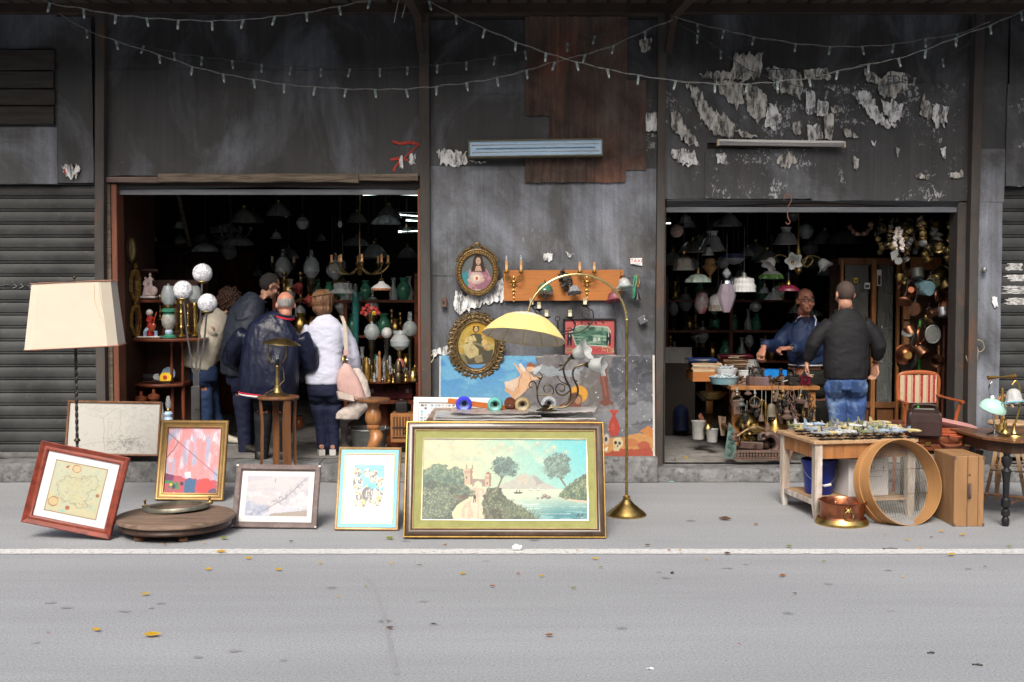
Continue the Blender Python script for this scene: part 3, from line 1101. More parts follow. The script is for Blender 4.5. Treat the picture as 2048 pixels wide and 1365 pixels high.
B8=Aa('grey_worn_wood',(.36,.27,.19),rough=.75,var=.3,scale=4,stretch=(5,5,.5),col2=(.2,.12,.07),fac2=.4,scale2=5,bump=.35,bscale=40)
Av=MATS.get('white_paint')or Aa('white_paint',(.72,.72,.7),rough=.5,var=.06,scale=10)
A9=Aa('white_card',(.78,.78,.77),rough=.8,var=.03,scale=6)
Ak=Aa('black_plastic',(.014,.014,.015),rough=.4,var=.3)
A6=Aa('frosted_glass',(.66,.68,.67),rough=.35,var=.06,scale=8,sss=0,coat=.2)
Bn=Aa('milk_glass',(.72,.73,.72),rough=.16,var=.05,scale=5,coat=.4)
Dg=Aa('mint_glass',(.42,.68,.58),rough=.2,var=.1,scale=5,coat=.4)
Ar=Cl('clear_glass',(.8,.86,.88),.06,.22)
Al=Cl('etched_glass',(.62,.68,.7),.3,.45)
Dy=Cl('lilac_glass',(.5,.42,.5),.1,.5)
B1=Cj('painted_canvas',.5,.12)
Bb=Cj('printed_paper',.35,0,.15)
C8=Aa('red_glass',(.3,.02,.02),rough=.12,var=.3,coat=.5)
Co=Aa('candle_card',(.55,.3,.13),rough=.6,var=.15)
A2=Aa('ivory_sleeve',(.55,.49,.34),rough=.5,var=.15)
Dz=Aa('cream_fabric',(.58,.515,.41),rough=.85,var=.05,scale=5,sheen=.2,bump=.12,bscale=350)
Cp=Aa('yellow_fabric',(.78,.6,.2),rough=.75,var=.05,scale=5,sheen=.2,bump=.1,bscale=300)
Dr=Aa('rose_braid',(.45,.22,.15),rough=.8,var=.2)
def Az(bl,br,top):
 bl,br,top=Vector(bl),Vector(br),Vector(top)
 x=br-bl
 w=x.length
 x.normalize()
 mid=(bl+br)/2
 z=top-mid
 z=z-x*z.dot(x)
 h=z.length
 z.normalize()
 y=z.cross(x)
 m=Matrix((x,y,z)).transposed().to_4x4()
 m.translation=mid
 return m,w,h
def Bd(mb,w,h,i,y0=-.002,y1=.006):
 mb.box2((-w/2+i,y0,i),(w/2-i,y1,h-i))
mt,w,h=Az(V(-.808,8.387,.01),V(.701,8.412,0),V(-.048,8.712,.834))
t=Ad('framed_painting','very wide framed landscape painting of a lake, castle and path, standing on the road','painting',mtx=mt)
mb=MB().moulding(w,h,[(0,0),(0,.022),(.003,.026),(.009,.027),(.012,.022)]);mb.B('outer_gilding',A7,t)
mb=MB().moulding(w,h,[(.012,.022),(.02,.034),(.036,.04),(.054,.036),(.064,.024)])
mb.B('frame',Aa('brown_frame',(.06,.038,.026),rough=.3,var=.35,scale=8,col2=(.12,.085,.06),fac2=.35,scale2=30,coat=.3),t)
mb=MB().moulding(w,h,[(.064,.024),(.067,.029),(.073,.025),(.076,.016)]);mb.B('inner_gilding',Aa('pale_gilt',(.5,.36,.18),rough=.4,metal=.4,var=.2),t)
mb=MB().moulding(w,h,[(.076,.016),(.129,.013),(.132,.01)]);mb.B('linen_border',Aa('olive_linen',(.27,.275,.1),rough=.9,var=.12,scale=12,bump=.3,bscale=400),t)
mb=MB().moulding(w,h,[(.128,.013),(.13,.019),(.136,.017),(.138,.009)]);mb.B('fillet',Aa('silver_fillet',(.6,.56,.44),rough=.35,metal=.6),t)
mb=MB();Bd(mb,w,h,.006,0,.006);mb.B('backboard',Af,t)
cv=Cv(838,873,1182,1044,.8)
cv.corners((246,212,160),(92,200,208),(222,212,165),(170,210,200))
cv.mix((th(cv.n(55,4),.54))*cv.n(12,5)*(cv.Y<930),(235,222,185),.7)
cv.mix((th(cv.n(40,8),.58))*(cv.Y<920),(165,190,175),.45)
for(x,y,r)in((1000,890,14),(1020,896,11),(985,898,12),(1076,884,9),(1110,895,14),(1096,902,9),(900,892,11),(955,902,10),(1136,902,8)):
 cv.ell(x,y,r,r*.7,(196,188,160),.6,soft=.8,wob=.7,seed=int(x))
 cv.ell(x+3,y-r*.4,r*.5,r*.3,(244,212,168),.7,soft=.8,wob=.7,seed=int(y))
cv.poly([(995,976),(1020,962),(1040,950),(1050,944),(1060,953),(1070,948),(1084,962),(1100,970),(1125,980),(1125,984),(995,984)],(186,184,172),.95,wob=2.5)
cv.mix(cv.pm([(1036,955),(1050,944),(1060,953),(1056,966),(1040,968)],2)*(cv.n(5,3)>.45),(206,190,162),.6)
cv.mix(cv.pm([(1068,952),(1076,952),(1092,966),(1076,970)],2),(148,148,146),.6)
wm=(cv.Y>979)*(cv.X>960)
cv.mix(wm,(206,216,190),.95)
cv.mix(wm*np.clip((cv.Y-992)/40,0,1)*np.clip((cv.X-1010)/110,0,1),(58,132,142),.95)
cv.mix(wm*(cv.n(6,21,sx=.18,sy=1.6)>.56)*np.clip((cv.Y-988)/40,0,1),(150,200,196),.55)
cv.mix(wm*(cv.n(5,27,sx=.15,sy=2)>.66)*(cv.Y>1005),(222,236,226),.7)
cv.poly([(938,976),(966,978),(972,990),(962,1000),(965,1020),(970,1044),(914,1044),(924,1014),(942,998),(950,990),(930,982)],(224,206,178),wob=2)
cv.mix(cv.pm([(938,976),(966,978),(972,990),(962,1000),(965,1020),(970,1044),(914,1044),(924,1014),(942,998),(950,990)],2)*(cv.n(7,31,sx=1.2,sy=.35)>.55),(186,164,140),.5)
lb=cv.pm([(838,958),(870,955),(900,960),(930,972),(950,986),(935,998),(915,1010),(902,1030),(905,1044),(838,1044)],4)
cv.stip(lb,(90,108,94),(118,132,106),3.2,41,(164,172,136))
cv.mix(lb*np.clip((cv.X-895)/26,0,1)*(cv.Y>992)*(cv.n(6,5,sx=.7)>.42),(104,74,64),.75)
cv.mix(lb*(th(cv.n(14,45),.56)),(50,68,62),.5)
for(x,y,rx,ry)in((870,946,26,20),(846,952,14,16),(905,950,22,19),(888,955,18,14),(920,962,12,10)):
 e=cv.em(x,y,rx,ry,soft=.35,wob=.7,seed=int(x))
 cv.stip((e>.3).astype(float),(92,122,106),(128,148,120),3,int(x),(160,172,132))
 cv.mix((cv.em(x+rx*.25,y+ry*.35,rx*.8,ry*.7,soft=.6,wob=.6)),(58,86,82),.5)
for(x0,x1,y0,y1)in((926,942,936,970),(969,981,948,974)):
 cv.poly([(x0,y0),(x1,y0),(x1+.5,y1),(x0-.5,y1)],(202,178,150))
 cv.poly([(x0-1.5,y0+5),(x1+1.5,y0+5),(x1+1,y0+11),(x0-1,y0+11)],(184,156,130))
 cv.poly([(x1-4,y0),(x1,y0),(x1+.5,y1),(x1-4,y1)],(138,110,96),.7)
 cv.line([(x0+4,y0+18),(x0+4,y0+21)],1,(70,52,46))
cv.poly([(968,948),(975,943),(982,948)],(150,96,70))
cv.poly([(942,958),(969,959),(969,974),(963,974),(961,966),(953,962),(946,967),(945,974),(942,974)],(160,140,128))
cv.line([(930,936),(930,929)],.7,(96,80,70));cv.line([(942,937),(942,930)],.7,(96,80,70))
mbk=cv.pm([(972,978),(1002,976),(1008,996),(1030,1008),(1058,1022),(1080,1044),(968,1044),(962,1018),(963,1002)],5)
cv.stip(mbk,(86,98,80),(114,124,94),3,51,(164,168,128))
cv.mix(mbk*(th(cv.n(9,52,sx=1.3,sy=.6),.56))*(cv.X<1005),(98,74,62),.7)
cv.mix(mbk*(th(cv.n(12,57),.57)),(46,60,50),.55)
for i in range(60):
 x=U(1000,1080);y=1012+(x-1000)*.35+U(0,14)
 cv.line([(x,y),(x+U(2,13),y-U(8,22))],.55,rnd.choice([(76,96,78),(96,116,92),(130,140,100)]),.85)
def ptree(base,fork,cx,cy,rx,ry,seed,col):
 cv.line([base,fork],1.7,(120,104,92))
 for k in range(7):
  a=R(-160+23*k)
  cv.line([fork,(cx+rx*.6*COS(a),cy+ry*.6*SIN(a))],.9,(112,98,84))
 cv.mix((cv.em(cx,cy,rx,ry,soft=.45,wob=.7,seed=seed)>cv.n(2.2,seed,2))*1,tuple(x_*.9 for x_ in col))
 for k in range(34):
  a,q=U(0,2*PI),math.sqrt(rnd.random())
  x,y=cx+rx*.85*q*COS(a),cy+ry*.8*q*SIN(a)
  r=U(.16,.3)*rx
  e=cv.em(x,y,r,r*.8,soft=.6,wob=1.2,seed=seed+k)
  sh=rnd.choice([.78,.95,1.08,1.25])
  cv.mix((e>.25)*(cv.n(2.6,seed+k,2)>.42),tuple(x_*sh for x_ in col),.9)
ptree((995,978),(1003,958),1008,934,34,25,61,(104,132,122))
ptree((1136,972),(1124,954),1117,930,34,32,71,(112,138,126))
rb=cv.pm([(1120,996),(1128,982),(1140,972),(1160,956),(1182,944),(1182,1006),(1150,1002)],3)
cv.stip(rb,(84,108,88),(118,136,100),3,81,(170,178,130))
cv.mix(rb*(th(cv.n(10,82),.56)),(56,82,76),.55)
cv.poly([(1120,997),(1150,1000),(1182,1003),(1182,1008),(1148,1004)],(206,190,160),wob=1)
for(x,y,r)in((1093,993,6),(1100,996,6),(1087,997,4),(1078,998,3),(1137,999,3)):
 cv.ell(x,y,r,r*.7,(126,112,102),soft=.3,wob=.5);cv.ell(x-1,y-1.5,r*.5,r*.3,(196,180,160),soft=.5)
cv.poly([(1027,986),(1048,985),(1044,989),(1031,989)],(64,62,56));cv.line([(1034,986),(1035,982)],.8,(60,56,52));cv.line([(1040,986),(1041,982)],.8,(60,56,52))
for x in(1062,1078):
 cv.poly([(x,981),(x+1.5,975),(x+3,981)],(240,240,230));cv.line([(x-2,982),(x+4,982)],.5,(120,110,100))
cv.ell(947,990,1.4,1.6,(66,46,38));cv.poly([(944,992),(950,992),(950,1000),(945,1000)],(64,50,44));cv.line([(946,1000),(945,1007)],.8,(60,46,42));cv.line([(949,1000),(949,1006)],.8,(60,46,42));cv.line([(944,992),(940,995)],.9,(90,70,60))
cv.line([(1158,1036),(1162,1030),(1163,1037),(1167,1036),(1170,1031),(1171,1037),(1178,1036)],.7,(40,60,70))
cv.tone(.07,3,9)
cv.mesh('canvas',w-.262,h-.262,B1,t,y=-.0075,z0=.131,gain=.66)
mt,w,h=Az(V(-1.364,8.693,.004),V(-.874,8.689,0),V(-1.11,8.925,.608))
t=Ad('framed_print','upright framed print of curled figures under turquoise, pale blue border in a gilt frame','framed print',mtx=mt)
mb=MB().moulding(w,h,[(0,0),(0,.02),(.006,.024),(.016,.02),(.02,.014)]);mb.B('frame',Aa('copper_gilt',(.42,.26,.12),rough=.4,metal=.5,var=.25,scale=30),t)
mb=MB().moulding(w,h,[(.02,.014),(.023,.016),(.044,.015),(.046,.013)]);mb.B('blue_border',Aa('sky_blue',(.23,.53,.7),rough=.6,var=.06),t)
mb=MB().moulding(w,h,[(.046,.012),(.047,.017),(.056,.015),(.058,.006)]);mb.B('inner_frame',Aa('bone_gilt',(.66,.55,.36),rough=.45,var=.1),t)
mb=MB();Bd(mb,w,h,.005);mb.B('backboard',Af,t)
cv=Cv(687,910,793,1050,.5);cv.corners((246,248,250),(240,243,247),(244,246,248),(238,240,243))
cv.poly([(707,932),(773,932),(773,985),(707,985)],(98,214,222),wob=1)
cv.mix(cv.pm([(707,932),(773,932),(773,944),(707,944)])*(cv.n(5,3,sx=.2,sy=1.5)>.5),(62,196,212),.9)
body=np.zeros(cv.X.shape)
for k,(x,y,rx,ry)in enumerate(((714,948,9,11),(735,948,8,9),(750,955,10,13),(764,968,9,12),(716,970,11,15),(742,985,17,14),(722,990,12,9),(735,1000,22,14),(758,995,14,16),(728,1010,22,8),(750,1012,18,7))):
 body=np.maximum(body,cv.em(x,y,rx,ry,wob=.35,seed=k)>.2)
cv.mix(body,(238,228,190))
cv.mix(body*(cv.n(6,77)>.55),(250,250,248),.9)
cv.mix(body*(cv.n(7,78)>.6),(222,200,110),.85)
cv.mix(body*(cv.n(5,79,sx=1.4)>.6),(58,60,84),.9)
cv.ell(746,976,10,8,(70,206,216));cv.ell(737,990,12,14,(64,64,90),wob=.2);cv.ell(741,992,9,12,(240,234,214))
for k in range(5):cv.line([(733+4*k,982),(736+3*k,1000)],.9,(52,52,78))
for k in range(160):
 a=U(0,6.28);x,y=U(706,772),U(940,1019)
 cv.mix(cv.em(x,y,6,6)*body*(np.abs(np.hypot(cv.X-x,cv.Y-y)-U(1.5,4))<.45)*(np.cos(np.arctan2(cv.Y-y,cv.X-x)-a)>-.2),(46,46,62),.85)
cv.mesh('print',w-.11,h-.11,Bb,t,y=-.0045,z0=.055,gain=.74)
mt,w,h=Az(V(-2.174,8.776,.006),V(-1.511,8.756,0),V(-1.831,8.937,.467))
t=Ad('framed_print','low wide framed print of misty blue sky in a chipped grey brown frame','framed print',mtx=mt)
mb=MB().moulding(w,h,[(0,0),(0,.026),(.006,.03),(.024,.026),(.034,.03),(.042,.022),(.046,.012)])
mb.B('frame',Aa('grey_brown_frame',(.15,.115,.108),rough=.7,var=.25,scale=14,col2=(.25,.21,.19),fac2=.36,scale2=22,stretch=(1,1,1),bump=.2),t)
mb=MB();Bd(mb,w,h,.005);mb.B('backboard',Af,t)
for sx_,zz in((-1,0),(1,0),(-1,1),(1,1)):
 mb=MB().box((sx_*(w/2-.008),-.0295,.009+zz*(h-.018)),(.014+.006*zz,.006,.012),bev=.003);mb.B('chip',Av,t)
cv=Cv(486,940,628,1050,.6);cv.corners((238,238,234),(232,233,230),(235,236,232),(228,229,226))
pic=cv.pm([(497,951),(618,951),(618,1037),(497,1037)])
cv.mix(pic,(186,185,196));cv.mix(pic*(th(cv.n(30,5),.48)),(204,198,200),.8);cv.mix(pic*(th(cv.n(26,8,sx=.6),.5))*np.clip((cv.Y-968)/40,0,1),(150,166,196),.8)
cv.mix(pic*(th(cv.n(16,14),.55))*(cv.Y>985),(214,214,222),.7)
cv.mix(pic*(cv.Y>1033-(cv.X-545)*.14+4*(cv.n(5,3)-.5))*(cv.X>545),(150,134,118),.9)
cv.mix(pic*(cv.n(5,91)>.6)*(np.abs(cv.Y-(1030-(cv.X-520)*.62+14*(cv.n(12,92)-.5)))<9),(128,130,150),.6)
tw=[(522,1032),(548,1016),(572,1000),(592,978),(604,964),(612,956)]
cv.line(tw,.7,(104,104,120),.8)
for k in range(45):
 x=U(520,614);y=1030-(x-522)*.8+U(-5,8)
 cv.line([(x,y),(x+U(-5,6),y-U(2,7))],.45,(112,112,126),.6)
cv.line([(552,957),(552,964)],.7,(120,118,130));cv.tone(.04,3)
cv.mesh('print',w-.09,h-.09,Bb,t,y=-.0045,z0=.045,gain=.58)
mt,w,h=Az(V(-3.125,9.927,.005),V(-2.525,9.916,.001),V(-2.814,10.116,.684))
t=Ad('framed_painting','pink and pale blue abstract painting in a broad gold frame behind the round board','painting',mtx=mt)
mb=MB().moulding(w,h,[(0,0),(0,.03),(.008,.036),(.02,.034),(.03,.024),(.05,.02),(.058,.026),(.064,.024),(.068,.01)])
mb.B('frame',Aa('wide_gilt',(.27,.17,.065),rough=.4,metal=.55,var=.25,scale=10,col2=(.24,.145,.04),fac2=.38,scale2=20),t)
mb=MB();Bd(mb,w,h,.006);mb.B('backboard',Af,t)
cv=Cv(333,858,440,986,.6);cv.corners((216,190,214),(208,184,206),(226,190,210),(206,150,160))
cv.mix(th(cv.n(22,5,sy=.4),.52),(160,176,206),.85);cv.mix(th(cv.n(20,9,sx=1.4,sy=.4),.52),(246,150,150),.9);cv.mix(th(cv.n(12,12,sy=.5),.62),(232,214,230),.8)
for x in(352,378,404,424):cv.poly([(x,885),(x+3,868),(x+6,885)],(244,232,236));cv.poly([(x-3,892),(x+3,880),(x+10,892),(x+6,950),(x,950)],(242,140,140),.6,wob=3)
cv.poly([(333,948),(372,956),(440,962),(440,986),(333,986)],(186,70,92),.9,wob=3);cv.poly([(333,948),(352,952),(348,964),(333,966)],(110,40,90))
cv.mix(cv.pm([(333,962),(362,966),(364,980),(333,982)],3)*(cv.n(7,3)>.45),(66,132,84));cv.ell(346,970,3,3,(238,206,60))
cv.poly([(373,962),(385,956),(398,962),(394,986),(374,986)],(52,100,142),wob=2);cv.ell(352,974,4,5,(40,60,80));cv.ell(368,968,4,4,(34,46,60))
cv.ell(416,974,17,18,(226,66,70),wob=.3);cv.ell(432,984,10,8,(96,74,110));cv.poly([(372,946),(384,944),(386,956),(374,958)],(240,222,230))
cv.line([(333,868),(360,890),(396,918),(424,940),(440,952)],.55,(96,74,88));cv.line([(354,886),(346,902),(333,916)],.6,(96,50,60));cv.tone(.06,3)
cv.mesh('canvas',w-.134,h-.134,B1,t,y=-.005,z0=.067,gain=.72)
mt,w,h=Az(V(-3.636,8.402,.127),V(-2.972,8.37,.001),V(-3.186,8.5,.656))
t=Ad('framed_map','antique map in a chunky red brown frame, tilted, farthest left on the road','framed map',mtx=mt)
mb=MB().moulding(w,h,[(0,0),(0,.034),(.006,.038),(.02,.03),(.034,.022),(.05,.026),(.06,.022),(.066,.008)])
mb.B('frame',Aa('red_frame',(.2,.038,.02),rough=.38,var=.35,scale=7,col2=(.11,.02,.014),fac2=.4,scale2=10,coat=.2,stretch=(1,1,2)),t)
mb=MB();Bd(mb,w,h,.006);mb.B('backboard',Af,t)
cv=Cv(0,0,160,136,.8);cv.corners((246,247,252),(240,242,248),(242,243,248),(236,238,244))
mp_=cv.pm([(21,15),(137,15),(137,121),(21,121)])
cv.mix(mp_,(212,204,170));cv.mix(cv.pm([(24,18),(134,18),(134,118),(24,118)]),(206,208,180));cv.mix(cv.pm([(24,18),(134,18),(134,118),(24,118)])*(th(cv.n(30,5),.5)),(214,206,166),.8)
cv.mix(cv.pm([(24,18),(134,18),(134,118),(24,118)])*(th(cv.n(14,7),.62)),(190,206,186),.6)
for a_,b_ in(((21,15),(137,15)),((137,15),(137,121)),((137,121),(21,121)),((21,121),(21,15))):cv.line([a_,b_],.9,(148,124,84),.9)
land=cv.pm([(34,62),(52,44),(74,48),(90,40),(116,34),(124,52),(110,66),(104,88),(112,100),(90,104),(74,96),(56,98),(44,82)],7)
cv.mix(land,(206,204,168),.5)
ed=np.abs(np.gradient(land)[0])+np.abs(np.gradient(land)[1]);cv.mix(ed>.2,(132,124,100),.4)
for k in range(110):
 x,y=U(36,124),U(36,106);cv.line([(x,y),(x+U(-6,6),y+U(-4,4))],.35,rnd.choice([(140,130,100),(120,140,130),(150,110,90)]),.6)
for(x,y,r,c)in((70,26,9,(226,200,158)),(36,100,11,(218,196,150)),(128,72,3,(176,110,80)),(70,108,4,(184,108,84))):
 cv.ell(x,y,r+1.6,r*.85+1.6,(166,112,74),.8,wob=.3);cv.ell(x,y,r,r*.8,c)
cv.poly([(44,26),(54,20),(50,28),(56,31)],(176,100,72));cv.ell(60,116,9,3,(160,206,200),.7);cv.tone(.03,4)
cv.mesh('map_sheet',w-.13,h-.13,Bb,t,y=-.006,z0=.065,gain=.68)
mt,w,h=Az(W(130,910,10.96),W(318,913,10.96),W(223,803,11.06))
t=Ad('framed_drawing','wide ink drawing of trees in a thin brown frame against the left shutter','framed drawing',mtx=mt)
mb=MB().moulding(w,h,[(0,0),(0,.024),(.004,.026),(.016,.024),(.019,.008)]);mb.B('frame',Aq,t)
mb=MB();Bd(mb,w,h,.004);mb.B('backboard',Af,t)
cv=Cv(134,808,314,908,.55);cv.corners((222,220,212),(216,215,208),(218,216,208),(208,206,198))
def A8(pts,n=1,wv=1,c=(88,84,80),a=.75,w_=0):
 a*=.62
 for k in range(n):
  q=[(x+U(-wv,wv),y+U(-wv,wv))for x,y in pts]
  cv.line(q,w_,c,a)
A8([(202,838),(206,862),(205,880),(210,904)],3,.8);A8([(212,838),(213,870),(216,905)],2,.8);A8([(186,830),(202,838),(224,820),(236,816)],2);A8([(236,820),(238,850),(234,864)],2)
for k in range(230):
 x,y=U(140,312),U(808,834)+(8 if rnd.random()<.3 else 0)
 if x<170 and y>825:continue
 A8([(x,y),(x+U(-7,7),y+U(-5,5)),(x+U(-9,9),y+U(-3,6))],1,.5,a=.5)
for k in range(150):
 x,y=U(248,312),U(832,905);A8([(x,y),(x+U(-6,6),y-U(2,9)),(x+U(-8,8),y-U(0,5))],1,.6,a=.5)
for k in range(120):
 x,y=rnd.gauss(250,22),rnd.gauss(888,9);A8([(x,y),(x+U(-7,7),y+U(-5,5)),(x+U(-7,7),y+U(-6,6))],1,.5,(50,48,46),.8,.1)
for k in range(30):
 x,y=rnd.gauss(172,8),rnd.gauss(880,8);A8([(x,y),(x+U(-6,6),y+U(-5,5))],1,.5)
A8([(148,896),(190,886),(230,884),(300,892)],2,1);A8([(213,846),(222,846),(220,852),(216,854),(220,858),(215,860)],2,.5)
cv.mesh('drawing_sheet',w-.036,h-.036,Bb,t,y=-.006,z0=.018,gain=.62)
p=G(157,1035)
t=Ad('floor_lamp','floor lamp with a large cream fabric shade on a twisted iron pole','floor lamp',p)
Yl=p.y
def rel(px,py,Y=None,base=None):
 return W(px,py,Y or Yl)-(base if base is not None else p)
mb=MB()
rings=[]
zt=rel(156,600).z
for i in range(110):
 z=.16+(zt-.16)*i/109
 a=i*.42
 q=.0135
 rings.append([V(q*COS(a+k*PI/2)*(1 if k%2 else 1),q*SIN(a+k*PI/2),z)for k in range(4)])
mb.rings(rings)
mb.B('pole',Ah,t,smooth=0)
mb=MB().lathe([(.014,0),(.024,.006),(.026,.014),(.018,.024),(.014,.03)],(0,0,rel(157,884).z));mb.B('collar',Ai,t)
for a in(205,325,85):
 mb=MB()
 d=V(COS(R(a)),SIN(R(a)),0)
 pts=[Z0(.34),Z0(.2)+d*.02,Z0(.1)+d*.1,Z0(.045)+d*.2,Z0(.012)+d*.29]
 pts+=[Z0(.062)+d*.31+(d*COS(q)+Z0(1)*SIN(q))*(.05-.0055*k)for k,q in enumerate([R(-80+48*k)for k in range(9)])]
 mb.tube(pts,[.012]*5+[.0115-.0006*k for k in range(9)],n=8)
 mb.B('scroll_foot',Ah,t)
mb=MB().tube([(0,0,zt),(0,0,zt+.17)],.006);mb.ball((0,0,zt+.18),.014);mb.tube([(-.2,0,zt+.14),(0,0,zt+.148),(.2,0,zt+.14)],.003,n=5);mb.B('shade_carrier',Ai,t)
z0,z1=rel(157,694).z,rel(157,565).z
def oct_(wx,wy,c):
 return[(-wx+c,-wy),(wx-c,-wy),(wx,-wy+c*.8),(wx,wy-c*.8),(wx-c,wy),(-wx+c,wy),(-wx,wy-c*.8),(-wx,-wy+c*.8)]
tilt=MR(R(2.6),3,'Y').inverted()
def shade_ring(f,grow=0):
 wx,wy,c=.3+(.355-.3)*f+grow,.19+(.225-.19)*f+grow,.07
 zc=z1+(z0-z1)*f
 rot=MR(R(9),3,'Z')
 return[rot@V(a_,b_,0)+V(.004+a_*0,0,zc+.045*a_)for a_,b_ in oct_(wx,wy,c)]
mb=MB()
mb.rings([shade_ring(f/8)for f in range(9)],cap=False)
mb.rings([shade_ring(f/8,-.004)for f in range(9)],cap=False)
mb.B('shade',Dz,t,smooth=12)
for f in(0,1):
 mb=MB().tube(shade_ring(f,.002),.0065,n=6,loop=True);mb.B('braid',Dr,t)
mb=MB()
Yf=Yl-.215
st=[(218,565),(216,590),(219,610),(226,622),(231,634),(240,640),(246,648)]
for a_,b_ in zip(st[:-1],st[1:]):
 pass
m_stain=Aa('water_stain',(.42,.28,.13),rough=.9)
def front_at(px,py):
 f=(rel(px,py).z-z1)/(z0-z1)
 wx,wy=.335+.055*f,.19+.045*f
 q=rel(px,py)
 return q
sr0,sr1=shade_ring(0,.001),shade_ring(1,.001)
def on_front(u,f):
 a_=sr0[0].lerp(sr0[1],u);b_=sr1[0].lerp(sr1[1],u)
 return a_.lerp(b_,f)
mb.tube([on_front(u,f)for u,f in((.985,0),(.975,.2),(.985,.36),(1,.5))],[.0012,.0015,.002,.0015],n=5,flat=.3)
mb.tube([on_front(u,f)for u,f in((.9,.06),(.88,.3),(.91,.42),(.935,.48),(.93,.56),(.965,.55),(.985,.63))],.0016,n=5,flat=.3)
mb.B('stain',m_stain,t)
c=G(351,1031,.135)
rt=117*c.y/FPX
t=Ad('round_board','thick round dark wooden board on bun feet lying below the abstract painting','board',(c.x,c.y,0))
mb=MB()
mb.lathe([(rt*.1,.098),(rt*.93,.098),(rt*.955,.105),(rt,.112),(rt*1.004,.124),(rt*.99,.138),(rt*.96,.142),(.01,.142)],n=64)
mb.B('top',Aa('worn_board',(.19,.13,.095),rough=.6,var=.35,scale=4,stretch=(1,7,7),col2=(.1,.062,.042),fac2=.42,scale2=3,bump=.4,bscale=30),t)
mb=MB()
mb.lathe([(rt*.5,.056),(rt*.93,.056),(rt*.945,.07),(rt*.92,.098),(rt*.5,.098)],n=64)
mb.B('apron',Af,t)
for a in(234,297,20,150):
 mb=MB()
 q=V(rt*.72*COS(R(a)),rt*.78*SIN(R(a)),0)
 mb.lathe([(.02,0),(.036,.01),(.038,.024),(.028,.038),(.016,.044),(.022,.05),(.022,.058)],q,n=16)
 mb.B('bun_foot',Aq,t)
q=G(353,1014,.16)
t=Ad('porthole_ring','tarnished brass porthole ring with hinge lugs lying on the round wooden board','porthole',(q.x,q.y,.1425),rx=R(-2),ry=R(-3))
mb=MB()
ro=66*q.y/FPX
rings=[]
prof=[(ro,.004),(ro*1,.02),(ro*.97,.034),(ro*.92,.03),(ro*.82,.036),(ro*.78,.03),(ro*.78,.004)]
for k in range(56):
 a=2*PI*k/56
 rings.append([V(r_*COS(a),r_*SIN(a)*.92,z_)for r_,z_ in prof])
mb.rings(rings,loop=True)
mb.B('ring',Aa('tarnish',(.23,.22,.17),rough=.45,metal=.7,var=.3,scale=10,col2=(.13,.13,.11),fac2=.4,scale2=14),t)
mb=MB().lathe([(.001,.012),(ro*.78,.012)],n=40,sy=.92,cap=False);mb.B('pane',Aa('brown_glass',(.11,.045,.03),rough=.25,var=.3,scale=6,coat=.4),t)
for a in(8,172):
 mb=MB();qq=V(ro*1*COS(R(a)),ro*.92*SIN(R(a)),.03)
 mb.box(qq,(.05,.03,.02),bev=.006);mb.tube([qq+Z0(0),qq+Z0(.035)],.008);mb.ball(qq+Z0(.042),.012);mb.B('hinge_lug',Ab,t)
p=V(W(393,840,10.62).x,10.62,0)
t=Ad('globe_lamp','chrome floor lamp with three marbled white glass globes on slim rods','floor lamp',p)
B3=bpy.data.materials.new('marbled_glass');B3.use_nodes=True
nt=B3.node_tree;b=nt.nodes['Principled BSDF'];b.inputs['Roughness'].default_value=.12;b.inputs['Coat Weight'].default_value=.4
tc=nt.nodes.new('ShaderNodeTexCoord');mus=nt.nodes.new('ShaderNodeTexNoise');mus.inputs['Scale'].default_value=16;mus.inputs['Detail'].default_value=9;mus.inputs['Roughness'].default_value=.7;mus.inputs['Distortion'].default_value=1.2
nt.links.new(tc.outputs['Object'],mus.inputs['Vector']);rp=nt.nodes.new('ShaderNodeValToRGB');e=rp.color_ramp.elements
e[0].position,e[0].color=.46,(.74,.75,.77,1);e[1].position,e[1].color=.535,(.72,.73,.76,1);q=e.new(.5);q.color=(.12,.13,.18,1)
nt.links.new(mus.outputs['Fac'],rp.inputs['Fac']);nt.links.new(rp.outputs['Color'],b.inputs['Base Color'])
for gx,gy,dy,foot in((405,547,.05,(391,745)),(366,581,-.06,(386,745)),(415,607,-.09,(398,745))):
 Y=p.y+dy
 g=W(gx,gy,Y)-p
 r_=19.6*Y/FPX
 mb=MB().ball(g,r_,28,18);gl_=mb.B('globe',B3,t)
 f=W(foot[0],foot[1],p.y)-p
 mid=f.lerp(g,.5)+V(.012*(1 if gx>400 else-1),0,0)
 d=(g-mid).normalized()
 mb=MB().tube([f,mid,g-d*r_*.98],.0085,n=10);mb.B('rod',Aa('dull_chrome',(.3,.29,.28),rough=.3,metal=1,var=.15),t)
 mb=MB().lathe([(.012,-r_*1.08),(r_*.5,-r_*.98),(r_*.62,-r_*.86),(r_*.6,-r_*.8)],g,n=18);mb.B('gallery',Ab,t)
mb=MB()
f=W(392,741,p.y)-p
mb.box(f,(.055,.04,.012),bev=.003)
for dx in(-.02,0,.02):
 mb.tube([f+V(dx,0,0),V(dx,0,.72)],.008,n=8)
mb.B('stem',MATS['dull_chrome'],t)
mb=MB().box2((-.04,-.03,.03),(.04,.03,.95),bev=.004);mb.B('column',MATS['dull_chrome'],t)
mb=MB().lathe([(.17,0),(.17,.012),(.15,.024),(.03,.03)],n=32);mb.B('base',MATS['dull_chrome'],t)
p=V(W(557,900,10.62).x,10.62,0)
ztop=W(557,792,10.62).z
t=Ad('plant_stand','tall wooden plant stand with round top and flat legs, carrying the brass lamp','stand',p)
rs=41*10.62/FPX
mb=MB().lathe([(.01,ztop-.03),(rs*.94,ztop-.03),(rs,ztop-.022),(rs*1,ztop-.01),(rs*.96,ztop),(.01,ztop)],n=40);mb.B('top',Aq,t)
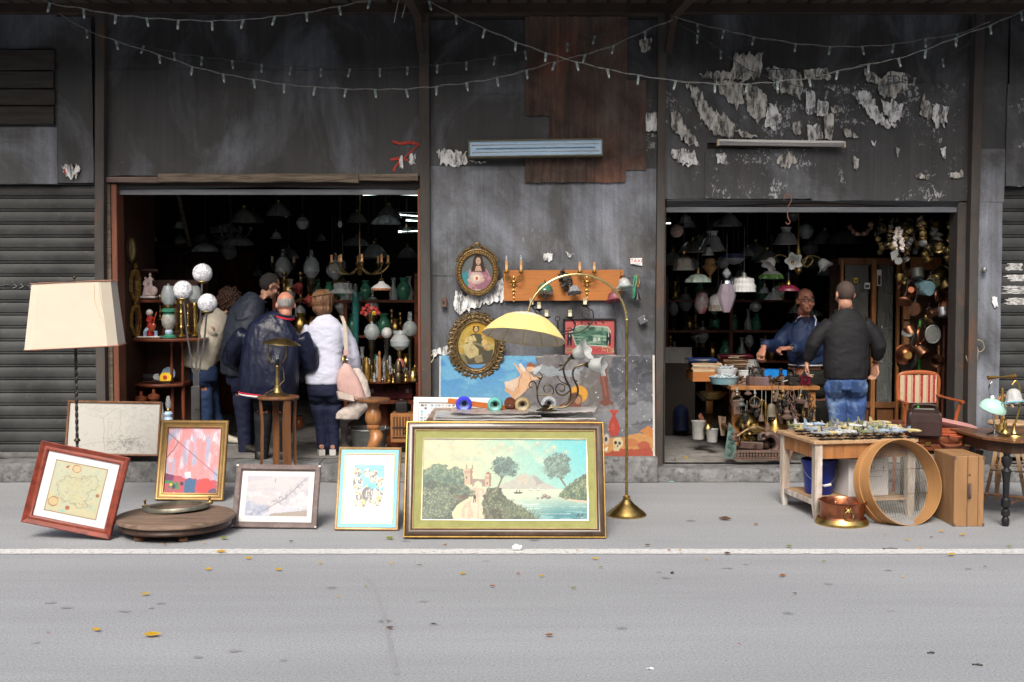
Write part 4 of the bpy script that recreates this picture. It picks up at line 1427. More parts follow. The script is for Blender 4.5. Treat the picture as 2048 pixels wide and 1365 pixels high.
for a,w_ in((200,.04),(312,.075),(20,.035),(110,.06)):
 mb=MB()
 d=V(COS(R(a)),SIN(R(a)),0);s_=V(-d.y,d.x,0)
 rings=[]
 for(z,q,ww)in((ztop-.032,.85,.9),(ztop*.7,.78,1),(ztop*.35,.8,1),(0,.9,1.1)):
  cc=d*rs*q+Z0(z)
  rings.append([cc+s_*(-w_/2*ww)-d*.012,cc+s_*(w_/2*ww)-d*.012,cc+s_*(w_/2*ww)+d*.012,cc+s_*(-w_/2*ww)+d*.012])
 mb.rings(rings);mb.B('leg',Aq,t,smooth=20)
mb=MB().lathe([(.01,.16),(rs*.8,.16),(rs*.82,.172),(.01,.18)],n=30);mb.B('shelf',Aq,t)
b=p+V(0,-.02,ztop)
t=Ad('table_lamp','brass table lamp with a shallow dish shade, standing on the plant stand','table lamp',b)
k=10.6/FPX
mb=MB().lathe([(.145*.95,0),(.14,.01),(.1,.02),(.06,.034),(.04,.07),(.03,.12),(.022,.2),(.02,.27),(.024,.275),(.02,.285)],n=32,sx=.78,sy=.78);mb.B('base',Ab,t)
mb=MB().lathe([(.016,.285),(.017,.33),(.02,.335),(.016,.345)],n=16);mb.B('socket',Ak,t)
mb=MB().lathe([(.014,.345),(.016,.37),(.034,.42),(.036,.435),(.02,.45)],n=18);mb.B('bulb',Ar,t)
for s_ in(-1,1):
 mb=MB().tube([V(s_*.014,0,.28),V(s_*.05,0,.31),V(s_*.082,0,.37),V(s_*.088,0,.44),V(s_*.08,0,.49)],.0075,n=8);mb.B('bracket',Ab,t)
mb=MB()
sh=[(.176,.484),(.172,.49),(.12,.518),(.06,.537),(.004,.545),(.06,.532),(.12,.512),(.168,.484)]
mb.lathe(sh,n=40,xf=MR(R(5),3,'Y'),cap=False);mb.B('shade',Ab,t)
mb=MB().tube([V(.03,-.02,.29),V(.07,-.05,.24),V(.075,-.06,.15),V(.02,-.09,.09),V(-.09,-.1,.03),V(-.12,-.09,.006)],.0035,n=6);mb.B('flex',Am,t)
p=V(W(747,900,10.75).x,10.75,0)
zt=W(747,797,10.75).z
t=Ad('pedestal_stool','wooden pedestal stool with round seat on a fat spiral turned column','stool',p)
rs=34*10.75/FPX
mb=MB().lathe([(.01,zt-.035),(rs*.85,zt-.035),(rs,zt-.024),(rs*1,zt-.01),(rs*.93,zt),(.01,zt)],n=40);mb.B('seat',Aq,t)
mb=MB()
mb.lathe([(.075,zt-.036),(.06,zt-.06),(.05,zt-.09),(.058,zt-.11),(.072,zt-.14),(.078,zt-.19),(.07,zt-.225),(.05,zt-.25),(.062,zt-.262),(.062,zt-.28),(.05,zt-.29)],n=28)
rings=[]
for i in range(40):
 f=i/39
 z=(zt-.29)*(1-f)+.05*f
 a=-f*2.1*PI+.6
 o_=.033*SIN(min(1,f*6)*PI/2)
 rr=.052+.012*SIN(f*9)
 rings.append([V(o_*COS(a)+rr*COS(2*PI*k_/20),o_*SIN(a)+rr*SIN(2*PI*k_/20),z)for k_ in range(20)])
mb.rings(rings)
mb.B('column',Ax,t)
mb=MB().lathe([(.16,0),(.165,.02),(.12,.05),(.05,.055)],n=32);mb.B('foot',Ax,t)
p=G(1253,1031)
t=Ad('arc_lamp','brass arc floor lamp with a yellow dome shade, beside the big landscape painting','floor lamp',p)
Ya=p.y
ra=lambda x,y,dy=0:W(x,y,Ya+dy)-p
rb_=40*Ya/FPX
mb=MB().lathe([(rb_,0),(rb_*1,.012),(rb_*.93,.02),(rb_*.9,.03),(rb_*.6,.066),(rb_*.56,.075),(rb_*.4,.092),(rb_*.34,.105),(rb_*.2,.13),(rb_*.18,.16),(.018,.165)],n=48);mb.B('base',m_brass,t)
mb=MB()
pts=[Z0(.15),ra(1253,800),ra(1254,640)]
mb.tube(pts,[.0125,.0125,.0115],n=12);mb.B('pole',Ab,t)
mb=MB()
arc=[ra(1254,645)]
cx,cy,rx,ry=1154,640,99,91
for k in range(25):
 a=R(4+172*k/24)
 arc.append(ra(cx+rx*COS(a),cy-ry*SIN(a)-0,-.1*k/24))
arc.append(ra(1056,628,-.1))
mb.tube(arc,.0095,n=10);mb.B('arm',Aa('pale_brass',(.55,.44,.2),rough=.25,metal=.9,var=.2,scale=8),t)
xf=MR(R(-7),3,'Y').inverted()@MR(R(-15),3,'X').inverted()if False else MR(R(7.5),3,'Y')@MR(R(-13),3,'X')
c=ra(1054,626,-.1)
k=(Ya-.1)/FPX
Rr,H=84.5*k,50*k
prof=[(.02,0),(Rr*.3,-H*.07),(Rr*.55,-H*.24),(Rr*.76,-H*.5),(Rr*.91,-H*.78),(Rr,-H)]
def gore(prof,n=48,nf=12,am=.025,ins=0):
 rings=[]
 for r_,z_ in prof:
  ring=[]
  for i in range(n):
   a=2*PI*i/n
   q=abs(((a*nf/(2*PI))%1)-.5)*2
   rr=(r_-ins)*(1-am*(1-q**2))
   ring.append(c+xf@V(rr*COS(a),rr*SIN(a),z_+ins*.5))
  rings.append(ring)
 return rings
mb=MB().rings(gore(prof),cap=False);sd=mb.B('shade',Cp,t,smooth=14)
mb=MB().rings(gore(prof,ins=.004),cap=False);mb.B('lining',Aa('shade_lining',(.62,.58,.52),rough=.85),t)
mb=MB().tube(gore([(Rr,-H)])[0],.0035,n=6,loop=True);mb.B('hem',Cp,t)
mb=MB()
for i in range(12):
 a=2*PI*i/12+PI/12*0
 mb.tube([c+xf@V(r_*.977*COS(a),r_*.977*SIN(a),z_+.001)for r_,z_ in prof],.0028,n=5)
mb.B('seams',Aa('seam',(.58,.42,.11),rough=.8),t)
mb=MB().lathe([(.008,.012),(.022,.008),(.022,-.01)],c,n=16,xf=xf);mb.B('cap',m_brass,t)
Yt0,Yt1,zt=8.98,10.1,W(1020,843,8.98).z
x0,x1=W(850,840,Yt0).x,W(1196,840,Yt0).x
p=V((x0+x1)/2,Yt0+.05,0)
t=Ad('display_table','low wooden table behind the big landscape painting, covered with loose prints','table',p)
mb=MB().box2((x0-p.x,-.05,zt-.03),(x1-p.x,Yt1-Yt0-.05,zt),bev=.004);mb.B('tabletop',Aq,t)
for sx_ in(x0-p.x+.05,x1-p.x-.05):
 for yy in(.02,Yt1-Yt0-.12):
  mb=MB().box2((sx_-.025,yy-.025,0),(sx_+.025,yy+.025,zt-.03));mb.B('leg',Aq,t)
def sheet_paper(name,label,cat,cx,cy,w_,d_,rz,z,cols,seed,curl=.012,group=None,m=None):
 tt=Ad(name,label,cat,(cx,cy,z),rz,group)if False else None
 mb=MB()
 nx,ny=20,10
 g=[[V(-w_/2+w_*i/nx,-d_/2+d_*j/ny,.001+curl*abs(NZ(V(i*.35,j*.5,seed)))+curl*.8*max(0,abs(i/nx-.5)-.3)*3)for i in range(nx+1)]for j in range(ny+1)]
 vv=[mb.vs(r_)for r_ in g]
 for j in range(ny):
  for i in range(nx):
   mb.face([vv[j][i],vv[j][i+1],vv[j+1][i+1],vv[j+1][i]])
 SOL(mb,.001)
 o=mb.B(name,m,None)
 o.location=(cx,cy,z);o.rotation_euler=(0,0,rz)
 return tag(o,label,cat,group)
cx_=(x0+x1)/2
El=Aa('print_rose',(.75,.71,.69),rough=.3,var=.12,scale=9,col2=(.42,.27,.25),fac2=.4,scale2=9,coat=.5)
Du=Aa('print_grey',(.76,.76,.75),rough=.3,var=.08,scale=6,col2=(.45,.43,.43),fac2=.3,scale2=14,coat=.5)
sheet_paper('loose_print','white card sheet, bottom of the loose prints on the display table','print',cx_+.02,Yt0+.3,1.3,.52,R(1),zt+.001,None,1,.012,'loose prints on the display table',A9)
sheet_paper('loose_print','large grey mottled print in plastic, spread across the display table','print',cx_-.2,Yt0+.34,.85,.5,R(3),zt+.016,None,2,.016,'loose prints on the display table',Du)
sheet_paper('loose_print','rose tinted print in shiny plastic under the coloured glass shades','print',cx_-.02,Yt0+.42,.95,.46,R(-2),zt+.034,None,3,.02,'loose prints on the display table',El)
sheet_paper('loose_print','white sheet with curled right edge beneath the scroll lamp','print',cx_+.42,Yt0+.36,.55,.46,R(-7),zt+.05,None,4,.02,'loose prints on the display table',Du)
Yc=10
mt,w,h=Az(W(826,870,Yc-.02),W(985,872,Yc-.02),W(912,796,Yc+.05))
t=Ad('framed_print','white framed print covered with tiny square pictures, half hidden behind the loose prints','framed print',mtx=mt)
mb=MB().moulding(w,h,[(0,0),(0,.02),(.03,.024),(.045,.018),(.048,.006)]);mb.B('frame',Av,t)
mb=MB();Bd(mb,w,h,.004);mb.B('backboard',Af,t)
cv=Cv(0,0,120,52,.7);cv.corners((236,238,240),)if False else cv.corners((236,238,240),(232,234,236),(230,232,234),(226,228,230))
for i in range(19):
 for j in range(8):
  if rnd.random()<.75:
   x,y=3+i*6.1+U(-.6,.6),3+j*6.1
   cv.poly([(x,y),(x+4.4,y),(x+4.4,y+U(3,5)),(x,y+4.4)],rnd.choice([(70,190,205),(180,176,170),(120,130,130),(60,60,60),(205,190,170),(110,160,180),(196,200,196)]),.85)
cv.mesh('print',w-.094,h-.094,Bb,t,y=-.004,z0=.047,gain=.72)
Yb=9.55
L0,L1=W(896,802,Yb+.06),W(1134,832,Yb-.06)
mid=(L0+L1)/2
t=Ad('lamp_bar','long orange wooden lamp bar with four coloured glass cup shades facing the road','lamp',mid)
d=(L1-L0).normalized()
rot=Matrix((d,V(0,1,0)-d*d.y,d.cross(V(0,1,0)-d*d.y))).transposed().to_4x4()
mb=MB().box((0,0,0),((L1-L0).length,.022,.046),rot=rot,bev=.004);mb.B('bar',Aa('teak',(.46,.13,.03),rough=.4,var=.2,scale=4,stretch=(.8,5,5)),t)
q=W(1020,806,Yb-.03)-mid
mb=MB().lathe([(.001,-.022),(.042,-.022),(.048,-.016),(.048,.01)],q,n=30,xf=MR(R(90),3,'X').inverted());mb.B('rosette',Aw,t)
mb=MB().ball(q+V(0,-.028,-.02),.008);mb.B('screw',Ap,t)
for nm,(sx_,sy_),r_,cc,ci in(('blue',(928,809),16.5,(.05,.055,.62),(.28,.36,.72)),('teal',(990,810),15.5,(.14,.47,.43),(.35,.6,.57)),('amber',(1045,810),15.5,(.5,.38,.2),(.62,.55,.42)),('white',(1098,808),16,(.62,.65,.68),(.7,.72,.74))):
 q=W(sx_,sy_,Yb-.1)-mid
 r=r_*Yb/FPX
 aim=MR(R(90+4),3,'X')@MR(R(0),3,'Y')
 pr=[(.014,-.066),(.028,-.06),(r*.92,-.02),(r,.006),(r*.96,.022),(r*.8,.034),(r*.66,.036),(r*.62,.03)]
 mb=MB().lathe(pr,q,n=30,xf=aim,cap=False);g_=mb.B('glass_cup',Aa('cup_'+nm,cc,rough=.15,var=.08,coat=.5),t)
 g_['label']=nm+' glass cup shade'
 mb=MB().lathe([(r*.62,.03),(r*.55,0),(r*.3,-.03),(.012,-.04)],q,n=30,xf=aim,cap=False);mb.B('cup_lining',Aa('cupin_'+nm,ci,rough=.3,var=.06),g_)
 mb=MB().lathe([(.002,-.02),(.016,-.02),(.018,-.045),(.018,-.085)],q,n=16,xf=aim);mb.B('socket',Ak,t)
Ys=9.25
C=lambda X,Y_:(780+X*.3224,420+Y_*.3224)
bp_=W(*C(968,1285),Ys)
t=Ad('scroll_lamp','scrolled bronze table lamp with two frosted tulip shades, standing on the loose prints','table lamp',(bp_.x,Ys,zt+.052))
o0=V(bp_.x,Ys,zt+.052)
rs_=lambda X,Y_,dy=0:W(*C(X,Y_),Ys+dy)-o0
k=Ys/FPX*.3224
mb=MB().lathe([(58*k,0),(60*k,.006),(40*k,.014),(26*k,.024),(14*k,.034),(20*k,.045),(10*k,.055)],n=28,sx=1.15,flute=.05,nf=8);mb.B('base',Ai,t)
def Ac(pts,n=4):
 out=[]
 P_=[Vector(p_)for p_ in pts]
 for i in range(len(P_)-1):
  p0,p1,p2,p3=P_[max(i-1,0)],P_[i],P_[i+1],P_[min(i+2,len(P_)-1)]
  for j in range(n):
   s_=j/n
   out.append(.5*((2*p1)+(p2-p0)*s_+(2*p0-5*p1+4*p2-p3)*s_*s_+(3*p1-p0-3*p2+p3)*s_**3))
 out.append(P_[-1])
 return out
def arm_(pts,r,m=Ai,name='arm',dy=0,taper=None,par=None):
 mb=MB()
 q=Ac([rs_(a_,b_,dy)for a_,b_ in pts])
 rr=[r*(1-(1-(taper or 1))*i/(len(q)-1))for i in range(len(q))]
 mb.tube(q,rr,n=7)
 return mb.B(name,m,par or t)
arm_([(975,1240),(1000,1222),(1060,1226),(1115,1180),(1118,1110),(1088,1045),(1078,975),(1125,918),(1150,905)],.0085)
arm_([(975,1240),(1010,1226),(1090,1222),(1150,1170),(1166,1110),(1136,1040),(1142,985),(1190,960),(1215,960)],.0085,dy=-.03)
arm_([(965,1240),(925,1200),(912,1130),(930,1060),(945,1030),(925,1005)],.007,taper=.5)
arm_([(912,1130),(905,1080),(880,1065),(862,1085),(872,1105),(886,1098)],.006,taper=.6)
arm_([(915,1150),(945,1150),(1000,1150),(1015,1118),(990,1085),(960,1090),(955,1120),(975,1135),(990,1122)],.006,taper=.6)
arm_([(1118,1120),(1080,1150),(1040,1140),(1028,1105),(1050,1080),(1080,1090),(1082,1118),(1062,1128),(1052,1115)],.006,taper=.6)
arm_([(1110,1090),(1060,1065),(1040,1035),(1035,1025)],.005,taper=.5)
for(a_,b_,an)in((1060,992,200),(1150,1060,-20),(1060,965,190),(928,1045,160),(1120,1170,20)):
 q=rs_(a_,b_)
 mb=MB().ball(q,(.022,.006,.007),8,6,xf=MR(R(-an),3,'Y'));mb.B('leaf',Ai,t)
def Bo(c,aim,L,r,m,parent,name='shade',nf=6,fl=.12,n=36,lip=.1,inner=True):
 x,y=frame_of(aim)
 z=Vector(aim).normalized()
 xf=Matrix((x,y,z)).transposed()
 rings=[]
 for(f,q)in((0,.22),(.06,.4),(.2,.58),(.45,.68),(.7,.72),(.88,.86),(1,1.05)):
  ring=[]
  for i in range(n):
   a=2*PI*i/n
   am=fl*max(0,(f-.3)/.7)**1.5
   rr=r*q*(1+am*COS(nf*a))
   zz=L*f+lip*L*max(0,(f-.5)*2)**2*COS(nf*a)*.6
   ring.append(Vector(c)+xf@V(rr*COS(a),rr*SIN(a),zz))
  rings.append(ring)
 mb=MB().rings(rings,cap=False)
 SOL(mb,.003)
 return mb.B(name,m,parent,smooth=60)
a1=rs_(1140,908);Bo(a1,V(.75,-.35,.42),.125,.085,A6,t)
a2=rs_(1232,962,-.03);Bo(a2,V(.92,-.35,-.03),.125,.085,A6,t)
for a_,dr in((a1,V(.75,-.35,.42)),(a2,V(.92,-.35,-.03))):
 mb=MB().tube([a_-dr.normalized()*.055,a_-dr.normalized()*.02,a_+dr.normalized()*.012],[.012,.022,.03],n=12);mb.B('gallery',Ai,t)
YW=YF-.03
def Cc(label,x0,y0,x1,y1,off,prof_frame,m_fr,nm='framed_painting',rz=0):
 p=W((x0+x1)/2,y1,YW-off)
 w_,h_=(x1-x0)*(YW-off)/FPX,(y1-y0)*(YW-off)/FPX
 mt=MT((p.x,YW-off,p.z))@MR(rz,4,'Z')@MR(R(4),4,'X')
 t=Ad(nm,label,'framed picture',mtx=mt)
 return t,w_,h_
t,w,h=Cc('upper oval holy picture, figure with radiant chest, slim gilt frame with carved crest',911.5,497,998,593,.05,None,None)
mb=MB().oval(w,h,[(0,0),(0,.02),(.006,.03),(.016,.034),(.024,.026),(.03,.03),(.044,.026),(.05,.03),(.057,.018),(.06,.006)]);mb.B('frame',Am,t)
mb=MB()
for k in range(46):
 a=2*PI*k/46
 mb.ball(((w/2-.037)*COS(a),-.028,h/2+(h/2-.037)*SIN(a)),(.013,.008,.008),8,5,xf=MR(-a-.6,3,'Y'))
o=mb.B('beading',A7,t);o['kind']='stuff'
mb=MB()
for k in range(34):
 a=R(28+124*k/33)
 q=1+.035+(.13*math.exp(-((k-16.5)/4.5)**2))*U(.4,1.1)
 for s_ in range(2):
  mb.ball((w/2*(q+.03*s_)*COS(a),-.02-.01*rnd.random(),h/2+h/2*(q+.03*s_*rnd.random())*SIN(a)),(.017,.012,.01),8,5,xf=MR(U(0,3),3,'Y'))
mb.lathe([(.001,0),(.02,.004),(.026,.012),(.012,.02)],(0,-.025,h+.035),xf=MR(R(90),3,'X'),n=12)
mb.B('crest',Am,t)
cv=Cv(924,509,986,581,.4);cv.corners((96,100,100),(110,112,110),(88,110,114),(70,60,66));cv.mix(th(cv.n(20,3),.5),(120,122,118),.4)
cv.poly([(932,560),(940,540),(955,534),(975,540),(982,560),(980,581),(930,581)],(150,104,120),wob=1.5);cv.poly([(926,548),(940,540),(944,556),(936,576),(926,570)],(66,140,150),wob=2)
cv.mix(cv.pm([(932,560),(940,540),(955,534),(975,540),(982,560),(980,581),(930,581)],2)*(cv.n(8,5,sy=.5)>.55),(196,150,150),.7)
cv.ell(957,524,10.5,15,(64,48,40),wob=.1);cv.poly([(947,524),(967,524),(971,544),(943,544)],(66,50,42),wob=1);cv.ell(957,523,5.2,8,(206,174,150));cv.line([(955,527),(959,527)],.5,(140,90,76));cv.line([(954.5,521.5),(956,521.5)],.5,(70,50,44));cv.line([(958,521.5),(959.5,521.5)],.5,(70,50,44));cv.line([(957,522),(957,526)],.4,(160,126,106))
cv.poly([(953,532),(961,532),(964,542),(950,542)],(198,164,140))
for k in range(28):
 a=2*PI*k/28;cv.line([(954,556),(954+13*COS(a),556+12*SIN(a))],.7,(250,240,214),.75)
cv.ell(954,556,6,6,(252,246,226),.9,soft=.8);cv.ell(954,557,3.2,4,(190,110,84));cv.ell(940,561,5,3,(208,172,148),rot=.4);cv.ell(966,560,4,3,(208,172,148),rot=-.4);cv.poly([(940,579),(972,579),(972,581),(940,581)],(220,214,196));cv.tone(.06,3)
mk=((cv.X-955)/31)**2+((cv.Y-545)/36)**2<1
cv.mesh('picture',w-.114,h-.114,Bb,t,y=-.008,z0=.057,mask=mk,gain=.8)
mb=MB().oval(w,h,[(.02,.004),(.1,.004),(w/2-.001,.004)]);mb.B('backboard',Af,t)
t,w,h=Cc('yellowed oval holy picture of mother and child in a broad carved gilt frame',896,622,1010,757,.07,None,None)
mb=MB().oval(w,h,[(.03,0),(.03,.02),(.05,.03),(.07,.028),(.078,.036),(.088,.03),(.094,.034),(.1,.02),(.102,.008)]);mb.B('frame',Am,t)
mb=MB()
for k in range(40):
 a=2*PI*k/40+U(-.02,.02)
 cx_,cz_=(w/2-.032)*COS(a),h/2+(h/2-.032)*SIN(a)
 mb.spiral((cx_,-.03,cz_),.03+.006*rnd.random(),.008,.9,a+(k%2)*2.2,.0105,ax=(0,1,0),sign=1 if k%2 else-1,n=12,m=6,taper=.45)
 q=.99 if k%2 else .94
 mb.ball((w/2*q*COS(a),-.028,h/2+h/2*q*SIN(a)),(.024,.014,.011),8,5,xf=MR(-a+PI/2+U(-.7,.7),3,'Y'))
 mb.ball(((w/2-.055)*COS(a+.08),-.034,h/2+(h/2-.055)*SIN(a+.08)),(.02,.012,.009),8,5,xf=MR(-a+1.2,3,'Y'))
mb.B('carving',Am,t)
cv=Cv(913,636,994,744,.45);cv.corners((206,158,44),(196,150,40),(168,148,88),(150,132,80));cv.mix(th(cv.n(26,3,sy=1.6),.52),(190,166,88),.7);cv.mix((cv.Y>690)*(th(cv.n(14,6,sy=2),.5)),(178,164,112),.7)
cv.poly([(916,712),(990,705),(990,744),(916,744)],(128,122,92),wob=3);cv.poly([(928,716),(990,700),(986,730),(936,740)],(82,80,70),wob=3)
cv.poly([(934,676),(944,664),(962,664),(970,676),(978,700),(966,716),(940,720),(928,702)],(84,82,60),wob=1.5);cv.poly([(926,690),(944,682),(958,700),(958,722),(946,734),(938,720),(926,708)],(192,178,128),wob=2)
cv.poly([(932,672),(948,668),(955,680),(940,684),(926,684)],(206,188,130),wob=1);cv.ell(953,653,7.5,9.5,(62,50,36));cv.ell(953,654,4.6,6.4,(210,176,124));cv.ell(953,645,5,2.5,(190,150,66));cv.line([(951,653),(952.3,653)],.45,(80,60,40));cv.line([(954,653),(955.3,653)],.45,(80,60,40))
cv.ell(969,672,4.5,5,(196,160,104));cv.ell(971,685,7,9,(206,178,122));cv.ell(974,696,5,6,(176,130,104));cv.ell(938,680,4,2.5,(206,170,120));cv.poly([(940,722),(952,716),(956,736),(944,738)],(90,84,72),wob=2);cv.poly([(948,716),(966,712),(968,728),(954,732)],(150,138,104),wob=2)
cv.mix(cv.n(5,22)>.6,(110,100,70),.25);cv.mix((np.abs(cv.Y-690-4*np.sin(cv.X/9))<2.5),(214,204,160),.35);cv.tone(.07,3)
mk=((cv.X-953.5)/40.5)**2+((cv.Y-690)/54)**2<1
cv.mesh('picture',w-.196,h-.196,Bb,t,y=-.01,z0=.098,mask=mk,gain=.8)
mb=MB().oval(w,h,[(.04,.005),(.1,.005),(w/2-.001,.005)]);mb.B('backboard',Af,t)
def Ag(name,label,cat,px,py,off,group=None):
 p=W(px,py,YW-off)
 t=Ad(name,label,cat,p,0,group)
 return t,(lambda x,y,dy=0:W(x,y,YW-off+dy)-p),(YW-off)/FPX
t,q,k=Ag('display_board','long orange varnished board nailed to the metal wall, carrying candle sconces','board',1128,602,.03)
mb=MB()
mb.prism([(q(1007,541).x,q(1007,541).z),(q(1247,540).x,q(1247,540).z),(q(1249,575).x,q(0,575).z),(q(1238,601).x,q(0,601).z),(q(1008,602).x,q(0,602).z)],.02,MT((0,-.01,0)))
mb.B('plank',Bz,t)
for x in(1058,1128,1212):
 mb=MB().torus(q(x,538),.008,.002,ax=(0,1,0),n=12,m=5);mb.B('hanging_eye',Ah,t)
def Dn(px,label,unlit):
 t,q,k=Ag('candle_sconce',label,'wall lamp',px,604,.075)
 X=lambda dx,y,dy=0:q(px+dx,y,dy)
 mb=MB()
 for(dx,y,rx,rz)in((0,556,.018,.024),(0,564,.024,.016),(0,573,.022,.02),(0,581,.02,.018),(0,589,.014,.022),(0,597,.009,.02),(0,603,.012,.01),(-4,571,.014,.01),(4,571,.014,.01),(-3,582,.01,.014),(3,582,.01,.014)):
  mb.ball(X(dx,y,.04),(rx,.014,rz),10,7)
 mb.torus(X(0,548,.04),.014,.005,ax=(0,1,0),n=14,m=6)
 mb.B('back_plate',m_brass,t)
 for s_ in(-1,1):
  mb=MB()
  mb.tube(Ac([X(0,575,.04),X(s_*5,566,0),X(s_*12,563,-.03),X(s_*16,555,-.035),X(s_*14.5,546,-.035)]),.0065,n=7)
  mb.tube(Ac([X(s_*3,568,.03),X(s_*6,556,.01),X(s_*11,552,0),X(s_*10,560,0)]),[.006-.0003*i for i in range(13)],n=6)
  a_=mb.B('arm',m_brass,t)
  c0=X(s_*14.5,546,-.035)
  mb=MB().lathe([(.008,-.01),(.02,0),(.024,.012),(.014,.016),(.012,.03)],c0,n=14);mb.B('drip_cup',m_brass,t)
  mb=MB();hh=.1 if unlit else .085
  mb.tube([c0+Z0(.02),c0+Z0(.02+hh)],[.0125,.011],n=12);ca=mb.B('candle_sleeve',Co,t)
  if unlit:
   mb=MB().lathe([(.006,0),(.011,.015),(.008,.035),(.001,.052)],c0+Z0(.02+hh),n=10);mb.B('bulb',Ar,t)
Dn(1027.5,'brass two-candle wall sconce, left end of the orange board',True)
Dn(1174,'brass two-candle wall sconce behind the top of the arc lamp',False)
t,q,k=Ag('cherub_wall_lamp','black iron cherub wall lamp with a grey flower shade, middle of the orange board','wall lamp',1133,590,.09)
mb=MB()
for i in range(60):
 a,r_=U(0,2*PI),math.sqrt(rnd.random())
 x,y=1131+13*r_*COS(a)+3*SIN(a),561+20*r_*SIN(a)
 mb.ball(q(x,y,U(-.02,.03)),(U(.008,.02),.012,U(.006,.014)),7,5,xf=MR(U(0,3),3,'Y'))
mb.tube([q(1127,541),q(1128,548),q(1131,560),q(1137,572),q(1150,575)],[.012,.018,.03,.02,.008],n=8)
mb.ball(q(1126,543,-.02),.017,10,8)
Au(mb,'cherub',Ah,t,vox=.005,smooth=1,world=False)
Bo(q(1147,572,-.05),V(.12,-.3,-1),.075,.075,Aa('grey_glass',(.4,.42,.44),rough=.25,var=.15,coat=.3),t,nf=8)
t,q,k=Ag('tiffany_wall_lamp','small wall lamp with a green leaded glass dome and beaded fringe','wall lamp',1089,602,.1)
mb=MB().lathe([(.075,-.06),(.078,-.045),(.062,-.01),(.04,.014),(.012,.026)],q(1090,571),n=28,cap=False,flute=.02,nf=14);mb.B('shade',Aa('green_leaded',(.03,.16,.11),rough=.2,var=.7,scale=45,col2=(.22,.09,.03),fac2=.4,scale2=60,coat=.4),t)
mb=MB()
for i in range(30):
 a=2*PI*i/30
 c=q(1090,582)+V(.077*COS(a),.077*SIN(a),0)
 mb.tube([c,c-V(0,0,.025+.012*(i%2))],.0035,n=5)
mb.B('fringe',Aa('bead_fringe',(.16,.13,.11),rough=.2,var=.5,scale=80),t)
mb=MB().lathe([(.006,0),(.02,-.01),(.028,-.03),(.02,-.05),(.008,-.06)],q(1090,586),n=14);mb.B('bulb',Aa('dark_bulb',(.1,.08,.07),rough=.15),t)
mb=MB().tube(Ac([q(1090,566),q(1090,562,.02),q(1091,566,.08)]),.006);mb.B('arm',Ai,t)
for nm,lab,px_,py_,plate,m_ in(('tulip_wall_lamp','wall lamp with a white tulip shade, right end of the orange board',1247,576,(1241,552),A6),('tulip_wall_lamp','wall lamp with a pink ruffled glass shade, half behind the arc lamp pole',1227,603,(1223,588),Aa('pink_glass',(.42,.14,.17),rough=.2,var=.4,scale=16,coat=.4))):
 t,q,k=Ag(nm,lab,'wall lamp',px_,py_,.11)
 mb=MB()
 for j in range(7):
  mb.ball(q(plate[0],plate[1]-10+3.4*j,.08),(.012+.012*SIN(j/6*PI),.012,.014),8,6)
 mb.B('back_plate',Ai,t)
 mb=MB().tube(Ac([q(plate[0],plate[1],.08),q(plate[0]+1,plate[1]+2,.03),q(px_+1,py_-24,0),q(px_+1,py_-17,0)]),.006,n=7);mb.B('arm',Ai,t)
 s_=Bo(q(px_,py_-19),V(.12 if px_>1240 else .1,-.25,-1),.09,.08 if px_>1240 else .085,m_,t,nf=6,fl=.16)
 if px_>1240:
  mb=MB().torus(q(px_+1.5,py_+.5,-.015),.084,.004,ax=V(.12,-.25,-1),n=30,m=5);mb.B('mint_rim',Dg,t)
t,q,k=Ag('iron_chandelier','black wrought iron chandelier with ivory candle sleeves hanging below the orange board','chandelier',1115,690,.22)
mb=MB().tube(Ac([q(1115,690),q(1114,672),q(1116,655),q(1115,642)]),[.012,.02,.014,.008]+[.01]*9,n=9);mb.torus(q(1115,638),.022,.005,ax=(0,1,0),n=16,m=6);mb.B('stem',Ah,t)
for(cx_,cy_,dy,mid_)in((1063,612,-0,[(1100,664),(1078,648),(1075,630)]),(1093,636,-.14,[(1108,664),(1100,656)]),(1140,636,-.14,[(1124,664),(1145,660),(1150,648)]),(1170,612,0,[(1132,668),(1160,664),(1184,645),(1186,625),(1178,618)]),(1078,620,.14,[(1100,660),(1084,645)])):
 mb=MB()
 pts=[q(1115,668)]+[q(a_,b_,dy*(i+1)/(len(mid_)+1))for i,(a_,b_)in enumerate(mid_)]+[q(cx_,cy_,dy)]
 mb.tube(Ac(pts,6),.0065,n=7);mb.B('arm',Ah,t)
 c0=q(cx_,cy_,dy)
 mb=MB().lathe([(.006,-.012),(.03,-.004),(.042,.008),(.044,.012),(.012,.014)],c0,n=18);mb.B('drip_cup',Ah,t)
 mb=MB().tube([c0+Z0(.014),c0+Z0(.075)],.0165,n=12);mb.B('candle_sleeve',A2,t)
mb=MB().spiral(q(1172,630),.05,.014,1.3,.4,.0055,ax=(0,1,0),n=26);mb.spiral(q(1140,664),.04,.01,1.2,2.4,.005,ax=(0,1,0),n=22,sign=-1);mb.B('scrollwork',Ah,t)
t,q,k=Ag('framed_poster','framed poster with a pink border, green lake scene and red lettering','framed poster',1179,713,.05)
w,h=106.5*k,76.5*k
mb=MB().moulding(w,h,[(0,0),(0,.022),(.006,.026),(.018,.022),(.021,.008)]);mb.B('frame',Aa('black_frame',(.02,.018,.022),rough=.35,var=.3),t)
mb=MB();Bd(mb,w,h,.004);mb.B('backboard',Af,t)
cv=Cv(1131,641,1228,709,.4);cv.corners((214,110,112),(206,104,100),(208,100,100),(200,96,92))
cv.poly([(1145,657),(1160,651),(1190,652),(1216,654),(1222,664),(1218,684),(1214,694),(1180,692),(1152,692),(1148,680),(1143,668)],(196,214,200));gm=cv.pm([(1147,658),(1161,653),(1190,654),(1214,656),(1220,665),(1216,684),(1212,692),(1180,690),(1154,690),(1150,680),(1145,668)])
